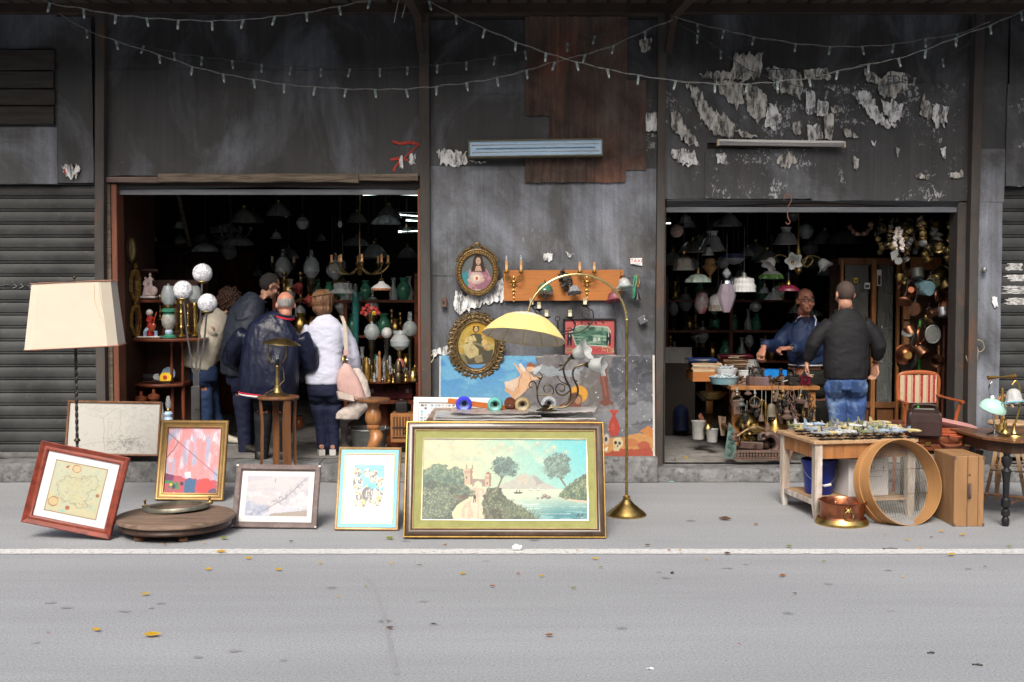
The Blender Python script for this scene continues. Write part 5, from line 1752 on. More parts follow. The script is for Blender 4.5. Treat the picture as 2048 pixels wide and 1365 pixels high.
cv.mix(gm,(96,140,118));cv.mix(gm*(th(cv.n(14,4,sy=1.6),.5)),(60,104,86),.9);cv.mix(gm*(cv.n(6,7,sx=.3,sy=2)>.58)*(cv.Y>670),(176,204,180),.8);cv.ell(1190,680,4,5,(206,220,206),wob=.3);cv.ell(1198,679,3,4,(206,220,206));cv.mix(gm*(cv.Y<662)*(cv.n(8,3)>.45),(180,200,170),.6)
for x in(1140,1217):
 cv.ell(x,664,2,2.5,(210,170,150));cv.poly([(x-4,667),(x+4,667),(x+5,676),(x+4,692),(x+1,692),(x,680),(x-2,692),(x-5,692)],(40,36,44));cv.line([(x,668),(x,674)],.9,(230,220,220))
for x in(1150,1164,1178,1192,1206):
 cv.ell(x,646+(x%3),4,1.6,(96,40,44),rot=(x%5)*.4);cv.ell(x+4,648,1.6,1.4,(196,150,120))
for(x,y)in((1140,700),(1212,697),(1222,700)):cv.poly([(x-8,y-3),(x+8,y-3),(x+8,y+5),(x-8,y+5)],(226,176,140));[cv.line([(x-6,y-1+2*j),(x+6-2*j,y-1+2*j)],.4,(120,70,66))for j in range(3)]
cv.tone(.05,4)
cv.mesh('poster',w-.04,h-.04,Bb,t,y=-.004,z0=.02,gain=.62)
c=q(1186,701);Bj('MEZZANOTTE',.05,Aa('letter_red',(.3,.02,.03),rough=.6),t,(c.x,-.0055,c.z),1.05)
t,q,k=Ag('taxi_sticker','small white sticker with red lettering TAXI stuck high on the wall','sticker',1272,532,.012)
mb=MB().prism([(q(x,y).x,q(x,y).z)for x,y in((1260.5,517),(1284,516.5),(1284.5,532),(1271,530),(1261,528))],.002,MT((0,-.002,0)));mb.B('label',A9,t)
c=q(1272.5,522.5);Bj('TAXI',.046,Aa('sign_red',(.5,.02,.03),rough=.6),t,(c.x,-.004,c.z),1.1)
mb=MB().box2(q(1265,529)+V(0,-.004,0),q(1281,528)+V(0,-.002,0));mb.B('small_print',Bu,t)
t,q,k=Ag('hand_bell','black bell on a gilt chain and green loop near the taxi sticker','bell',1275,598,.05)
mb=MB().lathe([(.036,-.05),(.034,-.042),(.022,-.02),(.016,.01),(.008,.022),(.004,.03)],q(1275,590),n=20);mb.ball(q(1274,600),.007);mb.B('bell',Ak,t)
mb=MB().torus(q(1276,562),.012,.005,ax=(0,1,0),ry=.058,n=24,m=6);mb.B('chain',A7,t)
mb=MB().tube(Ac([q(1266,597),q(1267,570),q(1269,556),q(1272,552),q(1273,560),q(1270,575),q(1268,596)]),.005,n=6);mb.B('green_loop',Aa('green_cord',(.05,.4,.2),rough=.5),t)
t,q,k=Ag('padlock','chunky silver padlock fixed to the wall beside the right opening','padlock',1285,652,.05)
mb=MB()
mt_=MR(R(28),4,'Y').inverted()
mb.prism([(-.05,-.035),(.03,-.035),(.03,-.012),(.002,-.012),(.002,.012),(.03,.012),(.03,.035),(-.05,.035)],.04,MT(q(1285,640))@mt_@MT((.01,-.02,0)))
bmesh.ops.bevel(mb.bm,geom=list(mb.bm.edges),offset=.004,segments=2,affect='EDGES')
mb.B('body',Aa('steel',(.42,.43,.45),rough=.3,metal=.9,var=.15),t)
mb=MB();qq=q(1289,638);mb.tube([qq+Z0(.02),qq-Z0(.02)],.006);mb.B('shackle',Ap,t)
t,q,k=Ag('switch_box','rusty little switch box on the wall left of the lower oval picture','switch',888,615,.03)
mb=MB().box2(q(882.5,615)+V(0,-.025,0),q(893.5,595)+V(0,.02,0),bev=.005);mb.B('case',Ae,t)
mb=MB().box2(q(886,608)+V(0,-.031,0),q(889,602)+V(0,-.024,0));mb.B('lever',Ah,t)
t,q,k=Ag('cable','thin white cable looped from the post beside the left opening','cable',846,745,.08)
mb=MB().tube(Ac([q(847,738),q(858,730),q(867,718),q(866,708),q(863,712)]),.0035,n=5);mb.B('wire',A2,t)
mb=MB().ball(q(847,740),.012);mb.tube([q(847,740),q(845,752)],.006);mb.B('knot',C8,t)
t,q,k=Ag('strip_light','twin-tube fluorescent wall light with a pale blue reflector in a grimy frame','wall light',1072,314,.14)
bl_,br_,tr_,tl_=q(936,316),q(1207,312),q(1207,276.5),q(937,280.5)
ax=(br_-bl_).normalized()
w,h=(br_-bl_).length,(tl_-bl_).length
mt=MT((bl_+br_)/2)@MR(-math.atan2(ax.z,ax.x),4,'Y')
def loc(mb):
 mb.bm.transform(mt);return mb
mb=MB().moulding(w,h,[(0,-.1),(0,0),(.004,.006),(.012,.006),(.015,0),(.017,-.012)]);loc(mb).B('frame',Aa('grimy_khaki',(.13,.12,.075),rough=.6,var=.3,scale=12),t)
mb=MB().moulding(w,h,[(.016,-.008),(.03,-.02),(h/2-.012,-.022),(h/2-.003,-.012)]);loc(mb).B('reflector',Aa('pale_blue',(.4,.56,.72),rough=.45,var=.06,scale=14),t)
for z in(.3,.71):
 mb=MB().tube([(-w/2+.04,.035,h*z),(w/2-.04,.035,h*z)],.0165,n=14);tb=loc(mb).B('tube',Aa('unlit_tube',(.8,.81,.82),rough=.2,var=.03),t)
 mb=MB()
 for s_ in(-1,1):
  mb=MB().box((s_*(w/2-.034),.04,h*z),(.022,.036,.044),bev=.004)
  loc(mb).B('lamp_holder',A2,t)
for x in(-.36,.32):
 mb=MB().ball((x*w/1.33,.055,h*.5),.011);loc(mb).B('screw',Ah,t)
t,q,k=Ag('strip_light','bare white single-tube fluorescent wall light under the torn posters','wall light',1563,294,.1)
mb=MB().rings([[V(x,.05 if j in(1,2)else 0,0)+V(0,-0,0)+q(px_,(291,291,280,280)[j]+(px_-1563)*.012)*Z0(1)if False else V(q(px_,0).x,(-.02,.06,.06,-.02)[j],q(0,(291,291,281,281)[j]+(px_-1563)*.014).z)for j in range(4)]for px_,x in((1440,0),(1690,0))]);mb.B('batten',Av,t)
mb=MB().tube([V(q(1441,0).x,-.035,q(0,286).z),V(q(1690,0).x,-.035,q(0,290).z)],.014,n=12);mb.B('tube',MATS['unlit_tube'],t)
for x,y in((1438,286),(1691,290)):
 mb=MB().box(V(q(x,0).x,-.01,q(0,y).z),(.02,.07,.06),bev=.004);mb.B('end_cap',A2,t)
mb=MB().tube(Ac([q(1440,283),q(1444,276),q(1454,280)]),.003,n=5);mb.B('wire',Ak,t)
t,q,k=Ag('iron_hook','rusty iron S hook hanging from the right shutter roller','hook',1576,448,.12)
mb=MB().tube(Ac([q(1568,402),q(1570,392),q(1580,390),q(1583,400),q(1578,410),q(1575,420),q(1576,436),q(1580,444),q(1576,449),q(1571,445)]),.005,n=6);mb.B('hook',Aa('red_rust',(.2,.09,.06),rough=.8,var=.3),t)
t,q,k=Ag('hanging_chain','thin rusty chain hanging down the wall left of the torn posters','chain',1353,235,.06)
for i in range(22):
 mb=MB().torus(q(1353,120+5.2*i),.007,.0022,ax=(0,1,0)if i%2 else(1,0,0),ry=.016,n=10,m=5);mb.B('link',Ae,t)
t,q,k=Ag('hasp','small rusty hasp on the post left of the right opening','hasp',1322,490,.08)
mb=MB().box2(q(1318,478),q(1327,470)+V(0,.01,0),bev=.002);mb.tube([q(1322,473),q(1323,492)],.005,n=6);mb.B('bar',Ae,t)
t,q,k=Ag('rope_loop','loop of old rope and wire tied on the dented pillar by the right shutter','rope',1958,700,.06)
mb=MB().tube(Ac([q(1948,684),q(1955,680),q(1965,684),q(1968,697),q(1960,704),q(1950,698),q(1949,690),q(1956,700),q(1953,722),q(1946,745),q(1938,732),q(1932,712)]),.0045,n=6);mb.B('rope',Aa('rope',(.3,.26,.2),rough=.9,var=.25,scale=60),t)
t,q,k=Ag('door_knob','round grey metal knob on the dented pillar','knob',1969,540,.045)
mb=MB().ball(q(1969,540),(.026,.022,.03),16,10);mb.tube([q(1969,540),q(1969,540,.04)],.01);mb.B('knob',An,t)
t,q,k=Ag('hook_ring','small black hook ring high on the right wall panel','hook',2044,60,.1)
mb=MB().torus(q(2043,58),.022,.005,ax=(0,1,0),n=18,m=6);mb.B('ring',Ah,t)
p=G(30,902,.185)+Z0(.02)
t=Ad('rope_coil','dirty white rope end lying by the foot of the left shutter','rope',(p.x,11.15,.185))
mb=MB()
for j in range(4):
 mb.tube(Ac([V(-.16,.02*j,.015),V(-.08,.03-.02*j,.03+.01*j),Z0(.02+.01*j),V(.06,.01*j,.05),V(.08+.01*j,-.01,.07),V(.04,-.02,.03)]),.009,n=6)
mb.B('rope',Aa('pale_rope',(.42,.4,.36),rough=.9,var=.25,scale=60),t)
A1=Aa('lamp_wire',(.2,.2,.195),rough=.7,var=.2)
B2=Aa('lamp_wire_dark',(.06,.065,.065),rough=.7,var=.2)
Ec=Aa('lamp_socket',(.14,.18,.18),rough=.5,var=.3)
Ed=Aa('little_bulb',(.3,.33,.34),rough=.12,var=.1,coat=.6)
sk=MB();sk.tube([(0,0,0),(0,0,-.052)],[.0125,.0115],n=8);proto_s=sk.B('socket',Ec)
me_sock=proto_s.data;bpy.data.objects.remove(proto_s)
sk=MB();sk.ball((0,0,-.066),(.0115,.0115,.019),10,7);proto_s=sk.B('bulb',Ed)
me_bulb=proto_s.data;bpy.data.objects.remove(proto_s)
Ea=[(9.9,'white string of small lamps across the top left, nearest the awning edge',A1,[(60,-20),(100,6),(167,18),(232,30),(293,36),(357,40),(424,42),(487,40),(550,33),(613,25),(678,13),(740,0),(800,-14)],1),(10.5,'long white string of small lamps sagging over the left opening, the lower one',A1,[(118,28),(173,60),(232,82),(318,110),(385,133),(446,148),(507,159),(568,169),(630,174),(692,178),(750,179),(812,178),(873,173),(933,166),(994,156),(1053,141),(1110,124),(1170,109),(1227,91),(1290,62),(1345,40)],1),(11,'faint dark string of small lamps above the left opening, close to the wall',B2,[(230,78),(288,92),(348,105),(404,114),(464,121),(523,129),(582,134),(642,137),(700,138),(760,137),(815,134),(875,130),(933,124),(990,114),(1050,103),(1135,86),(1190,72),(1250,57)],1),(10.15,'white string of small lamps running from the awning middle to the far right',A1,[(850,-8),(858,2),(912,31),(970,58),(1032,84),(1092,106),(1153,124),(1215,139),(1277,151),(1352,162),(1430,168),(1495,168),(1555,164),(1618,156),(1675,143),(1737,129),(1797,117),(1852,99),(1911,76),(1980,51),(2042,24),(2100,-5)],1),(10.6,'white string of small lamps above the torn posters, the upper one',A1,[(1340,30),(1395,48),(1448,60),(1508,74),(1592,87),(1660,93),(1724,93),(1787,89),(1851,78),(1915,68),(1980,44)],1),(10.95,'dark string of small lamps drooping in front of the torn posters',B2,[(1340,40),(1395,70),(1442,102),(1490,136),(1555,161),(1600,174),(1655,182),(1712,182),(1760,172),(1830,156),(1885,118),(1945,86)],1),]
for(Y,lab,mw,pts,_)in Ea:
 P_=[W(x,y,Y)for x,y in pts]
 o=P_[len(P_)//2].copy()
 t=Ad('string_lights',lab,'string lights',o,0,'strings of lamps under the awning')
 mb=MB()
 pa=Ac([p_-o for p_ in P_],8)
 for ph in(0,1.7):
  mb.tube([v+V(0,.004*SIN(i*.8+ph),.006*SIN(i*.9+ph)+.004*NZ(V(i*.3,ph,1)))for i,v in enumerate(pa)],.0022,n=4)
 mb.B('wire',mw,t)
 for i,p_ in enumerate(P_[1:-1]):
  s_=bpy.data.objects.new('socket',me_sock);COL.objects.link(s_);s_.parent=t
  s_.location=p_-o;s_.rotation_euler=(U(-.2,.2),U(-.25,.35),0)
  b_=bpy.data.objects.new('bulb',me_bulb);COL.objects.link(b_);b_.parent=s_
for i,(pts,lab)in enumerate((([(799,-6),(794,15),(788,46)],'longer frayed white cord end hanging under the awning'),([(812,-6),(810,14),(804,36),(806,24)],'shorter frayed white cord end hanging under the awning'))):
 o=W(pts[0][0],pts[0][1],9.9)
 t=Ad('cord_end',lab,'cord',o)
 mb=MB().tube([W(x,y,9.9)-o for x,y in pts],.004,n=5);mb.B('cord',A1,t)
mt,w,h=Az(W(877,914,10.98),W(1310,916,10.98),W(1093,707,11.1))
t=Ad('unframed_canvas','huge unframed canvas of a flying cherub, rocks and a red jug','painting',mtx=mt)
cv=Cv(877,705,1310,916,.9)
cv.corners((46,132,208),(112,180,214),(150,204,216),(196,214,206))
cv.mix(th(cv.n(40,4,sy=2),.55),(130,196,220),.6)
gm=cv.pm([(1072,705),(1072,722),(1040,745),(1030,800),(1000,840),(960,916),(1310,916),(1310,705)],4)
cv.mix(gm,(120,116,116));cv.mix(gm*(th(cv.n(34,6),.52)),(146,144,144),.85);cv.mix(gm*(th(cv.n(30,8,sx=1.4),.56)),(96,92,96),.8)
cv.poly([(1060,735),(1090,728),(1130,740),(1170,736),(1150,752),(1090,752)],(166,180,190),.7,wob=6)
for pts,c in(([(1226,712),(1310,706),(1310,770),(1262,790),(1226,780),(1216,745)],(70,74,84)),([(1222,775),(1262,765),(1310,765),(1310,850),(1250,850),(1236,810)],(88,92,100)),([(1238,790),(1262,776),(1280,790),(1262,806)],(122,126,132)),([(1180,830),(1240,818),(1290,800),(1310,808),(1310,836),(1226,856)],(130,134,140)),([(1210,860),(1310,846),(1310,880),(1230,884)],(104,108,116)),([(1160,760),(1200,740),(1216,790),(1190,830),(1150,810)],(108,102,100)),([(1266,720),(1310,716),(1310,745),(1276,756)],(52,56,64))):
 cv.poly(pts,c,.95,wob=4)
cv.mix(gm*(th(cv.n(10,12),.6)),(150,150,152),.35)
cv.poly([(1196,726),(1212,724),(1220,800),(1228,806),(1210,812),(1198,806),(1206,798)],(118,62,46),wob=2);cv.line([(1204,740),(1212,790)],1.2,(156,90,66))
cv.ell(1157,788,20,19,(226,160,44));cv.ell(1150,800,16,17,(92,52,34),wob=.3);cv.poly([(1120,808),(1150,800),(1170,818),(1160,850),(1120,850)],(120,64,44),wob=3);cv.ell(1156,800,7,9,(176,126,92))
cv.poly([(1200,878),(1250,874),(1280,866),(1310,872),(1310,916),(1200,916)],(206,150,84),wob=3);cv.ell(1262,886,16,9,(196,120,70));cv.ell(1288,892,14,10,(186,92,60),wob=.3);cv.poly([(1206,908),(1240,898),(1270,900),(1300,894),(1310,916),(1206,916)],(178,76,52),wob=3);cv.poly([(1280,862),(1296,852),(1310,860),(1310,880)],(206,130,60),wob=2)
cv.poly([(1222,822),(1234,822),(1231,832),(1236,842),(1240,856),(1236,872),(1222,874),(1216,860),(1219,842),(1225,832)],(180,58,42));cv.poly([(1219,820),(1237,820),(1236,825),(1220,825)],(190,66,48));cv.ell(1226,854,4,9,(206,92,70),.6)
cv.ell(1236,886,11,12,(222,206,164));cv.ell(1231,886,3.4,4,(60,50,40));cv.ell(1239,887,3,3.6,(70,58,46));cv.ell(1235,893,1.6,2.4,(80,64,50));cv.poly([(1226,896),(1240,896),(1238,903),(1228,903)],(214,196,154));cv.ell(1213,879,6,12,(200,186,170));cv.ell(1212,879,3,5,(50,44,44))
cv.poly([(1208,900),(1216,893),(1214,905)],(236,230,214))
sk_,sd_=(228,184,144),(176,118,80)
cv.poly([(1020,762),(1038,752),(1046,760),(1030,784),(1012,778),(1008,764)],(232,206,180),wob=2);cv.poly([(1036,728),(1042,726),(1054,744),(1062,752),(1050,758),(1042,746)],(236,220,200),wob=1)
cv.poly([(1043,744),(1054,742),(1066,752),(1060,772),(1046,784),(1034,776),(1036,756)],sk_,wob=1.2);cv.poly([(1046,742),(1036,734),(1030,726),(1026,725),(1030,732),(1040,748)],sk_);cv.poly([(1060,752),(1072,754),(1082,752),(1082,756),(1070,760),(1058,760)],sk_)
cv.poly([(1040,774),(1052,780),(1040,792),(1028,800),(1020,806),(1018,802),(1028,790)],sk_,wob=1);cv.poly([(1036,768),(1026,784),(1012,774),(1008,780),(1024,794),(1042,784)],(222,172,130),wob=1);cv.ell(1060,735,9,9,sk_);cv.poly([(1052,734),(1054,726),(1062,724),(1070,730),(1068,734),(1058,732)],(150,84,40),wob=1.5)
cv.line([(1044,746),(1038,760),(1036,776)],.8,sd_,.8);cv.line([(1058,748),(1062,760),(1054,776)],.7,sd_,.7);cv.line([(1030,800),(1022,805)],.8,sd_,.7);cv.poly([(1064,738),(1084,726),(1078,742),(1068,748)],(216,220,222),.8,wob=1.5)
for k in range(26):
 cv.ell(U(1190,1308),U(712,890),U(.6,1.5),U(.6,2),(226,226,222))
cv.mix((cv.X>1306.5-1.5*cv.n(8,71))*1,(222,220,212));cv.mix((cv.Y<707.5+3*cv.n(9,72))*(cv.X>1072)*(th(cv.n(12,75),.55)),(222,220,212),.8);cv.mix((cv.X<880)*1,(226,226,222),.8);cv.tone(.08,4)
mk=cv.Y>np.where(cv.X<1072,709,np.where(cv.X<1085,711.5,706.5))+2*cv.n(7,33)
cv.mesh('canvas',w,h,B1,t,y=-.006,gain=.62,mask=mk)
mb=MB().box2((-w/2+.002,-.003,.002),(w/2-.002,.012,h-.03));mb.B('backing',Aa('canvas_back',(.4,.38,.34),rough=.9,var=.2),t)
def L(name,label,cat,px,py,Y,parts,xf=None,group=None,cord=0,n=20,rz=0):
 p=W(px,py,Y)
 k=Y/FPX
 t=Ad(name,label,cat,p,rz,group)
 for pt in parts:
  nm,m,prof=pt[:3]
  kw=pt[3]if len(pt)>3 else{}
  mb=MB()
  mb.lathe([(a*k,b*k)for a,b in prof],(kw.get('dx',0)*k,kw.get('dy',0),0),n=kw.get('n',n),xf=xf,cap=kw.get('cap',True),flute=kw.get('fl',0),nf=kw.get('nf',8),sx=kw.get('sx',1),sy=kw.get('sy',1))
  mb.B(nm,m,t)
 if cord:
  mb=MB();top=max(b for pt in parts for a,b in pt[2])*k
  mb.tube([(0,0,top-.005),(0,0,top+cord*k)],.004,n=5)
  mb.B('cord',B2,t)
 return t
ZP=lambda py,Y:W(1024,py,Y).z
def T(name,label,cat,px,py,Y,group=None):
 p=W(px,py,Y)
 return Ad(name,label,cat,p,0,group),(lambda x,y,dy=0:W(x,y,Y+dy)-p),Y/FPX
m_porc=Aa('porcelain',(.66,.6,.56),rough=.25,var=.12,scale=30,coat=.5)
D0=Aa('pink_porcelain',(.62,.48,.46),rough=.3,var=.2,scale=40,coat=.4)
Cq=Aa('red_coat',(.45,.03,.025),rough=.35,var=.25,coat=.3)
B4=Aa('green_ceramic',(.05,.22,.14),rough=.25,var=.3,scale=20,coat=.4)
D1=Aa('painted_vase',(.36,.4,.36),rough=.25,var=.3,scale=26,col2=(.4,.12,.14),fac2=.42,scale2=34,coat=.4)
Cr=Aa('yellow_plastic',(.75,.5,.04),rough=.35)
B9=Aa('pale_blue_plate',(.4,.55,.72),rough=.25,var=.3,scale=25)
Ay=Aa('dark_zinc',(.15,.155,.15),rough=.55,metal=.6,var=.3,scale=6)
Ye=12
t,q,k=T('corner_shelf','dark mahogany corner shelf with scalloped edge, crowded with figurines and candlesticks','shelf',335,905,Ye)
for nm,x0,x1,y,dy in(('shelf',268,412,676,-.06),('shelf',276,322,600,.1),('shelf',272,372,766,0),('shelf',268,380,890,0)):
 mb=MB()
 a,b=q(x0,y),q(x1,y)
 n_=16
 out=[(a.x+(b.x-a.x)*i/n_,-.1-.14*SIN(PI*i/n_)+dy)for i in range(n_+1)]
 mb.rings([[V(x,yy,a.z-.028)for x,yy in out]+[V(b.x,.28,a.z-.028),V(a.x,.28,a.z-.028)],[V(x,yy-.008,a.z-.012)for x,yy in out]+[V(b.x,.28,a.z-.012),V(a.x,.28,a.z-.012)],[V(x,yy,a.z)for x,yy in out]+[V(b.x,.28,a.z),V(a.x,.28,a.z)]])
 mb.B(nm,Aw,t,smooth=25)
for x,y0,y1 in((275,902,676),(348,902,676),(370,902,676),(280,676,600),(316,676,600)):
 mb=MB();a,b=q(x,y0),q(x,y1+4)
 mb.lathe([(.022,a.z),(.026,a.z+.05),(.012,a.z+.09),(.02,(a.z+b.z)/2),(.012,b.z-.1),(.024,b.z-.05),(.02,b.z)],(a.x,-.04 if x!=316 else .2,0),n=12);mb.B('turned_post',Aw,t)
mb=MB();a,b=q(268,900),q(380,560);mb.box2((a.x,.28,a.z),(b.x,.31,b.z));mb.B('back_panel',Bg,t)
mb=MB()
for i in range(8):
 mb.ball(q(282+4.6*i,596,.02)*V(1,1,0)+V(0,0,q(0,541).z),(.012,.01,.016),8,5)
mb.tube([q(280,545),q(318,545)],.008,n=6)
mb.B('gallery_rail',Bg,t)
def C1(mb,q,x,y,h,dy=0,lean=0,s=1):
 ""
 P=lambda dx,f,d=0:q(x+dx*h/50+lean*f,y-f*h,dy+d)
 k=abs(q(x+1,y).x-q(x,y).x)*h/50*s
 mb.rings([[P(0,f)+V(a*k*COS(2*PI*i/10),b*k*SIN(2*PI*i/10),0)for i in range(10)]for f,a,b in((0,8,7),(.2,7,6.5),(.42,5.5,5),(.55,4,3.5),(.7,5.5,4),(.78,5,3.6),(.82,2,2),(.85,1.8,1.8))])
 mb.ball(P(0,.92),(3.3*k,3.3*k,4*k),10,8)
 mb.tube([P(-4.6,.76),P(-7,.62,-.01),P(-3,.54,-.035)],[1.9*k,1.7*k,1.3*k],n=7)
 mb.tube([P(4.6,.76),P(8,.66,-.01),P(6,.72,-.04)],[1.9*k,1.7*k,1.3*k],n=7)
t,q,k=T('figurine','pale rose porcelain figurine of two figures, upper bracket of the corner shelf','figurine',298,597,11.95)
mb=MB();C1(mb,q,291,592,38);C1(mb,q,302,592,46,.02,-2);mb.ball(q(307,582),(.045,.03,.05),10,8);Au(mb,'figures',D0,t,vox=.006,smooth=2,world=False)
mb=MB().box2(q(283,597)+V(0,-.05,0),q(313,592)+V(0,.06,0),bev=.006);mb.B('base',m_porc,t)
t,q,k=T('figurine','porcelain figurine of a white-wigged cellist in a red coat','figurine',303,675,11.9)
mb=MB();C1(mb,q,300,672,50,0,0,1.15);Au(mb,'coat',Cq,t,vox=.006,smooth=1,world=False)
mb=MB().ball(q(299,626,-.005),.036,12,8);mb.B('wig',Av,t)
mb=MB().ball(q(299,627.5,-.025),(.02,.02,.025),10,8);mb.B('face',Aa('ceramic_skin',(.62,.42,.32),rough=.4),t)
mb=MB().ball(q(305,655,-.07),(.032,.02,.05),12,8,xf=MR(R(25),3,'Y'));mb.tube([q(306,648,-.07),q(313,624,-.07)],.006,n=6);mb.B('cello',Aa('cello_wood',(.36,.06,.02),rough=.25,var=.2,coat=.5),t)
mb=MB().tube([q(294,658,-.03),q(290,664,-.07),q(290,672,-.05)],.018,n=8);mb.tube([q(305,660,-.03),q(312,664,-.07),q(312,672,-.05)],.018,n=8);mb.B('legs',B9,t)
mb=MB().box2(q(278,676)+V(0,-.09,0),q(324,672.5)+V(0,.06,0),bev=.008);mb.B('base',m_porc,t)
L('vase_lamp','oil lamp with a green painted vase body on the corner shelf','oil lamp',338,676,11.85,[('foot',B4,[(15,0),(15,3),(10,5),(7,8)]),('stem',B9,[(7,8),(8,12),(6,16)]),('body',D1,[(6,16),(13,26),(15,36),(12,46)]),('shoulder',B4,[(12,46),(9,50),(14,52),(14,57),(10,59)]),('burner',Ab,[(5,59),(7,63),(5,66)]),('shade',Al,[(8,66),(14,74),(15,86),(11,98),(9,104)],dict(cap=False)),('chimney',Ar,[(3,66),(3,108)],dict(cap=False))])
L('oil_lamp','oil lamp with brass column and grey frosted globe, behind the globe floor lamp','oil lamp',390,672,12.1,[('column',m_brass,[(11,0),(11,3),(4,8),(5,20),(3,25),(6,40),(4,46),(7,58),(5,66)]),('shade',Al,[(6,66),(14,74),(15,84),(11,96),(8,100)],dict(cap=False))])
cs=[(.9,0),(.9,.04),(.35,.09),(.25,.2),(.5,.26),(.3,.32),(.42,.5),(.25,.6),(.5,.66),(.28,.72),(.3,.85),(.6,.9),(.5,1)]
for i,(x,y,Y,r,h,lab)in enumerate(((320,640,12.2,8,50,'short stout brass candlestick left of the green vase lamp'),(329,645,12.25,6,46,'slim brass candlestick behind the green vase lamp'),(352,664,12,7,62,'tapering brass candlestick right of the green vase lamp'),(363,674,11.9,9,74,'tall knobbed brass candlestick in front of the globe lamp rods'),(376,668,12.15,7,60,'thin brass candlestick between the globe lamp rods'),(402,668,12.2,6,50,'brass candlestick at the right end of the corner shelf'))):
 L('candlestick',lab,'candlestick',x,y,Y,[('stick',m_brass,[(r*a,h*b)for a,b in cs])],group='brass candlesticks on the corner shelf')
def Cd(name,label,cat,px,py,Y,w,h):
 p=W(px,py,Y)
 xw=XW(238,11.5)+.032
 mt=MT((xw+.004,Y,p.z-h/2))@MR(R(90),4,'Z')
 return Ad(name,label,cat,mtx=mt),w,h
t,w,h=Cd('oval_picture','dark oval frame with a golden picture, on the timber side of the left opening','framed picture',255,499,11.75,.24,.29)
mb=MB().oval(w,h,[(0,0),(0,.02),(.014,.03),(.024,.02),(.028,.01)]);mb.B('frame',Af,t)
mb=MB().oval(w,h,[(.026,.012),(.035,.02),(.045,.008),(w/2-.001,.008)]);mb.B('picture',Aa('gold_picture',(.36,.27,.09),rough=.5,var=.5,scale=30,col2=(.1,.12,.08),fac2=.4,scale2=30),t)
for i,(py,lab)in enumerate(((571,'upper gilt octagonal mirror with notched rim on the timber side wall'),(642,'lower gilt octagonal mirror with notched rim on the timber side wall'))):
 t,w,h=Cd('gilt_mirror',lab,'mirror',262,py,11.85,.3,.34)
 mb=MB()
 for r0,r1,o0,o1 in((1,.72,.02,.02),):
  O=[(w/2*r*COS(R(22.5+45*j)),h/2+h/2*r*SIN(R(22.5+45*j)))for r in(1,.74)for j in range(8)]
  mb.rings([[V(x,-o,z)for x,z in O[:8]]for o in(0,.024)]+[[V(x,-.02,z)for x,z in O[8:]],[V(x,0,z)for x,z in O[8:]]],cap=False)
 for j in range(32):
  a=2*PI*j/32
  mb.ball((w/2*.93*COS(a),-.026,h/2+h/2*.93*SIN(a)),.012,7,5)
 mb.spiral((0,-.02,h+.02),.04,.01,1,0,.011,n=14);mb.spiral((0,-.02,-.02),.035,.01,1,2,.01,n=14)
 mb.B('frame',A7,t)
 mb=MB().oval(w*.74,h*.74,[(0,.004),(w*.36,.004)]);o=mb.B('mirror_glass',Aa('mirror',(.5,.5,.5),rough=.05,metal=1,var=.05),t);o.location=(0,0,h*.13)
t,q,k=T('toy_camera','chrome and black camera-like gadget on the middle tier of the corner shelf','camera',300,765,11.9)
mb=MB().box2(q(287,764)+V(0,-.05,0),q(316,746)+V(0,.03,0),bev=.008);mb.B('body',Ap,t)
mb=MB().box2(q(289,756)+V(0,-.058,0),q(306,748)+V(0,-.045,0),bev=.003);mb.B('front_plate',Ak,t)
mb=MB().tube([q(312,754,-.05),q(312,754,-.11)],.03,n=14);mb.B('barrel',An,t)
t,q,k=T('toy','bright yellow plastic toy with a red dial on the corner shelf','toy',330,765,11.88)
mb=MB().rings([[q(x,y,d)for x,y in((319,763),(342,763),(343,752),(338,746),(324,746),(318,754))]for d in(-.06,.03)]);bmesh.ops.bevel(mb.bm,geom=list(mb.bm.edges),offset=.006,segments=2,affect='EDGES');mb.B('body',Cr,t)
mb=MB().lathe([(.001,.012),(.02,.01),(.022,0)],q(330,755,-.06),n=14,xf=MR(R(90),3,'X'));mb.B('dial',Cq,t)
t,q,k=T('plate','pale blue and white plate propped on edge behind the yellow toy','plate',338,765,12.1)
mb=MB().lathe([(.001,0),(.045,.004),(.07,.02),(.072,.018),(.045,-.002),(.001,-.006)],q(338,748),n=26,xf=MR(R(80),3,'X'));mb.B('dish',B9,t)
for x,y,r,lab in((284,826,12,'dark turned wooden stand, leftmost under the corner shelf'),(309,822,12,'second dark turned wooden stand under the corner shelf, further right')):
 L('turned_stand',lab,'stand',x,y+78,11.7,[('column',Aw,[(r,0),(r,5),(r*.45,12),(r*.5,50),(r*.75,66),(r*.4,78),(r*.85,86),(r*.4,94),(r,104),(r,110),(r*.3,114),(r*.25,122)])])
L('oil_lamp','small oil lamp with a blue and white glass font low behind the line drawing','oil lamp',337,842,11.6,[('font',B9,[(8,0),(9,3),(7,8),(9,14),(6,19)]),('collar',m_brass,[(4,19),(5,22),(3,25)]),('chimney',Ar,[(4,25),(6,34),(3,50)],dict(cap=False))])
L('bottle','tall clear glass bottle beside the small blue oil lamp','bottle',323,842,11.65,[('glass',Ar,[(7,0),(7,14),(5,20),(3,30),(4,36)])])
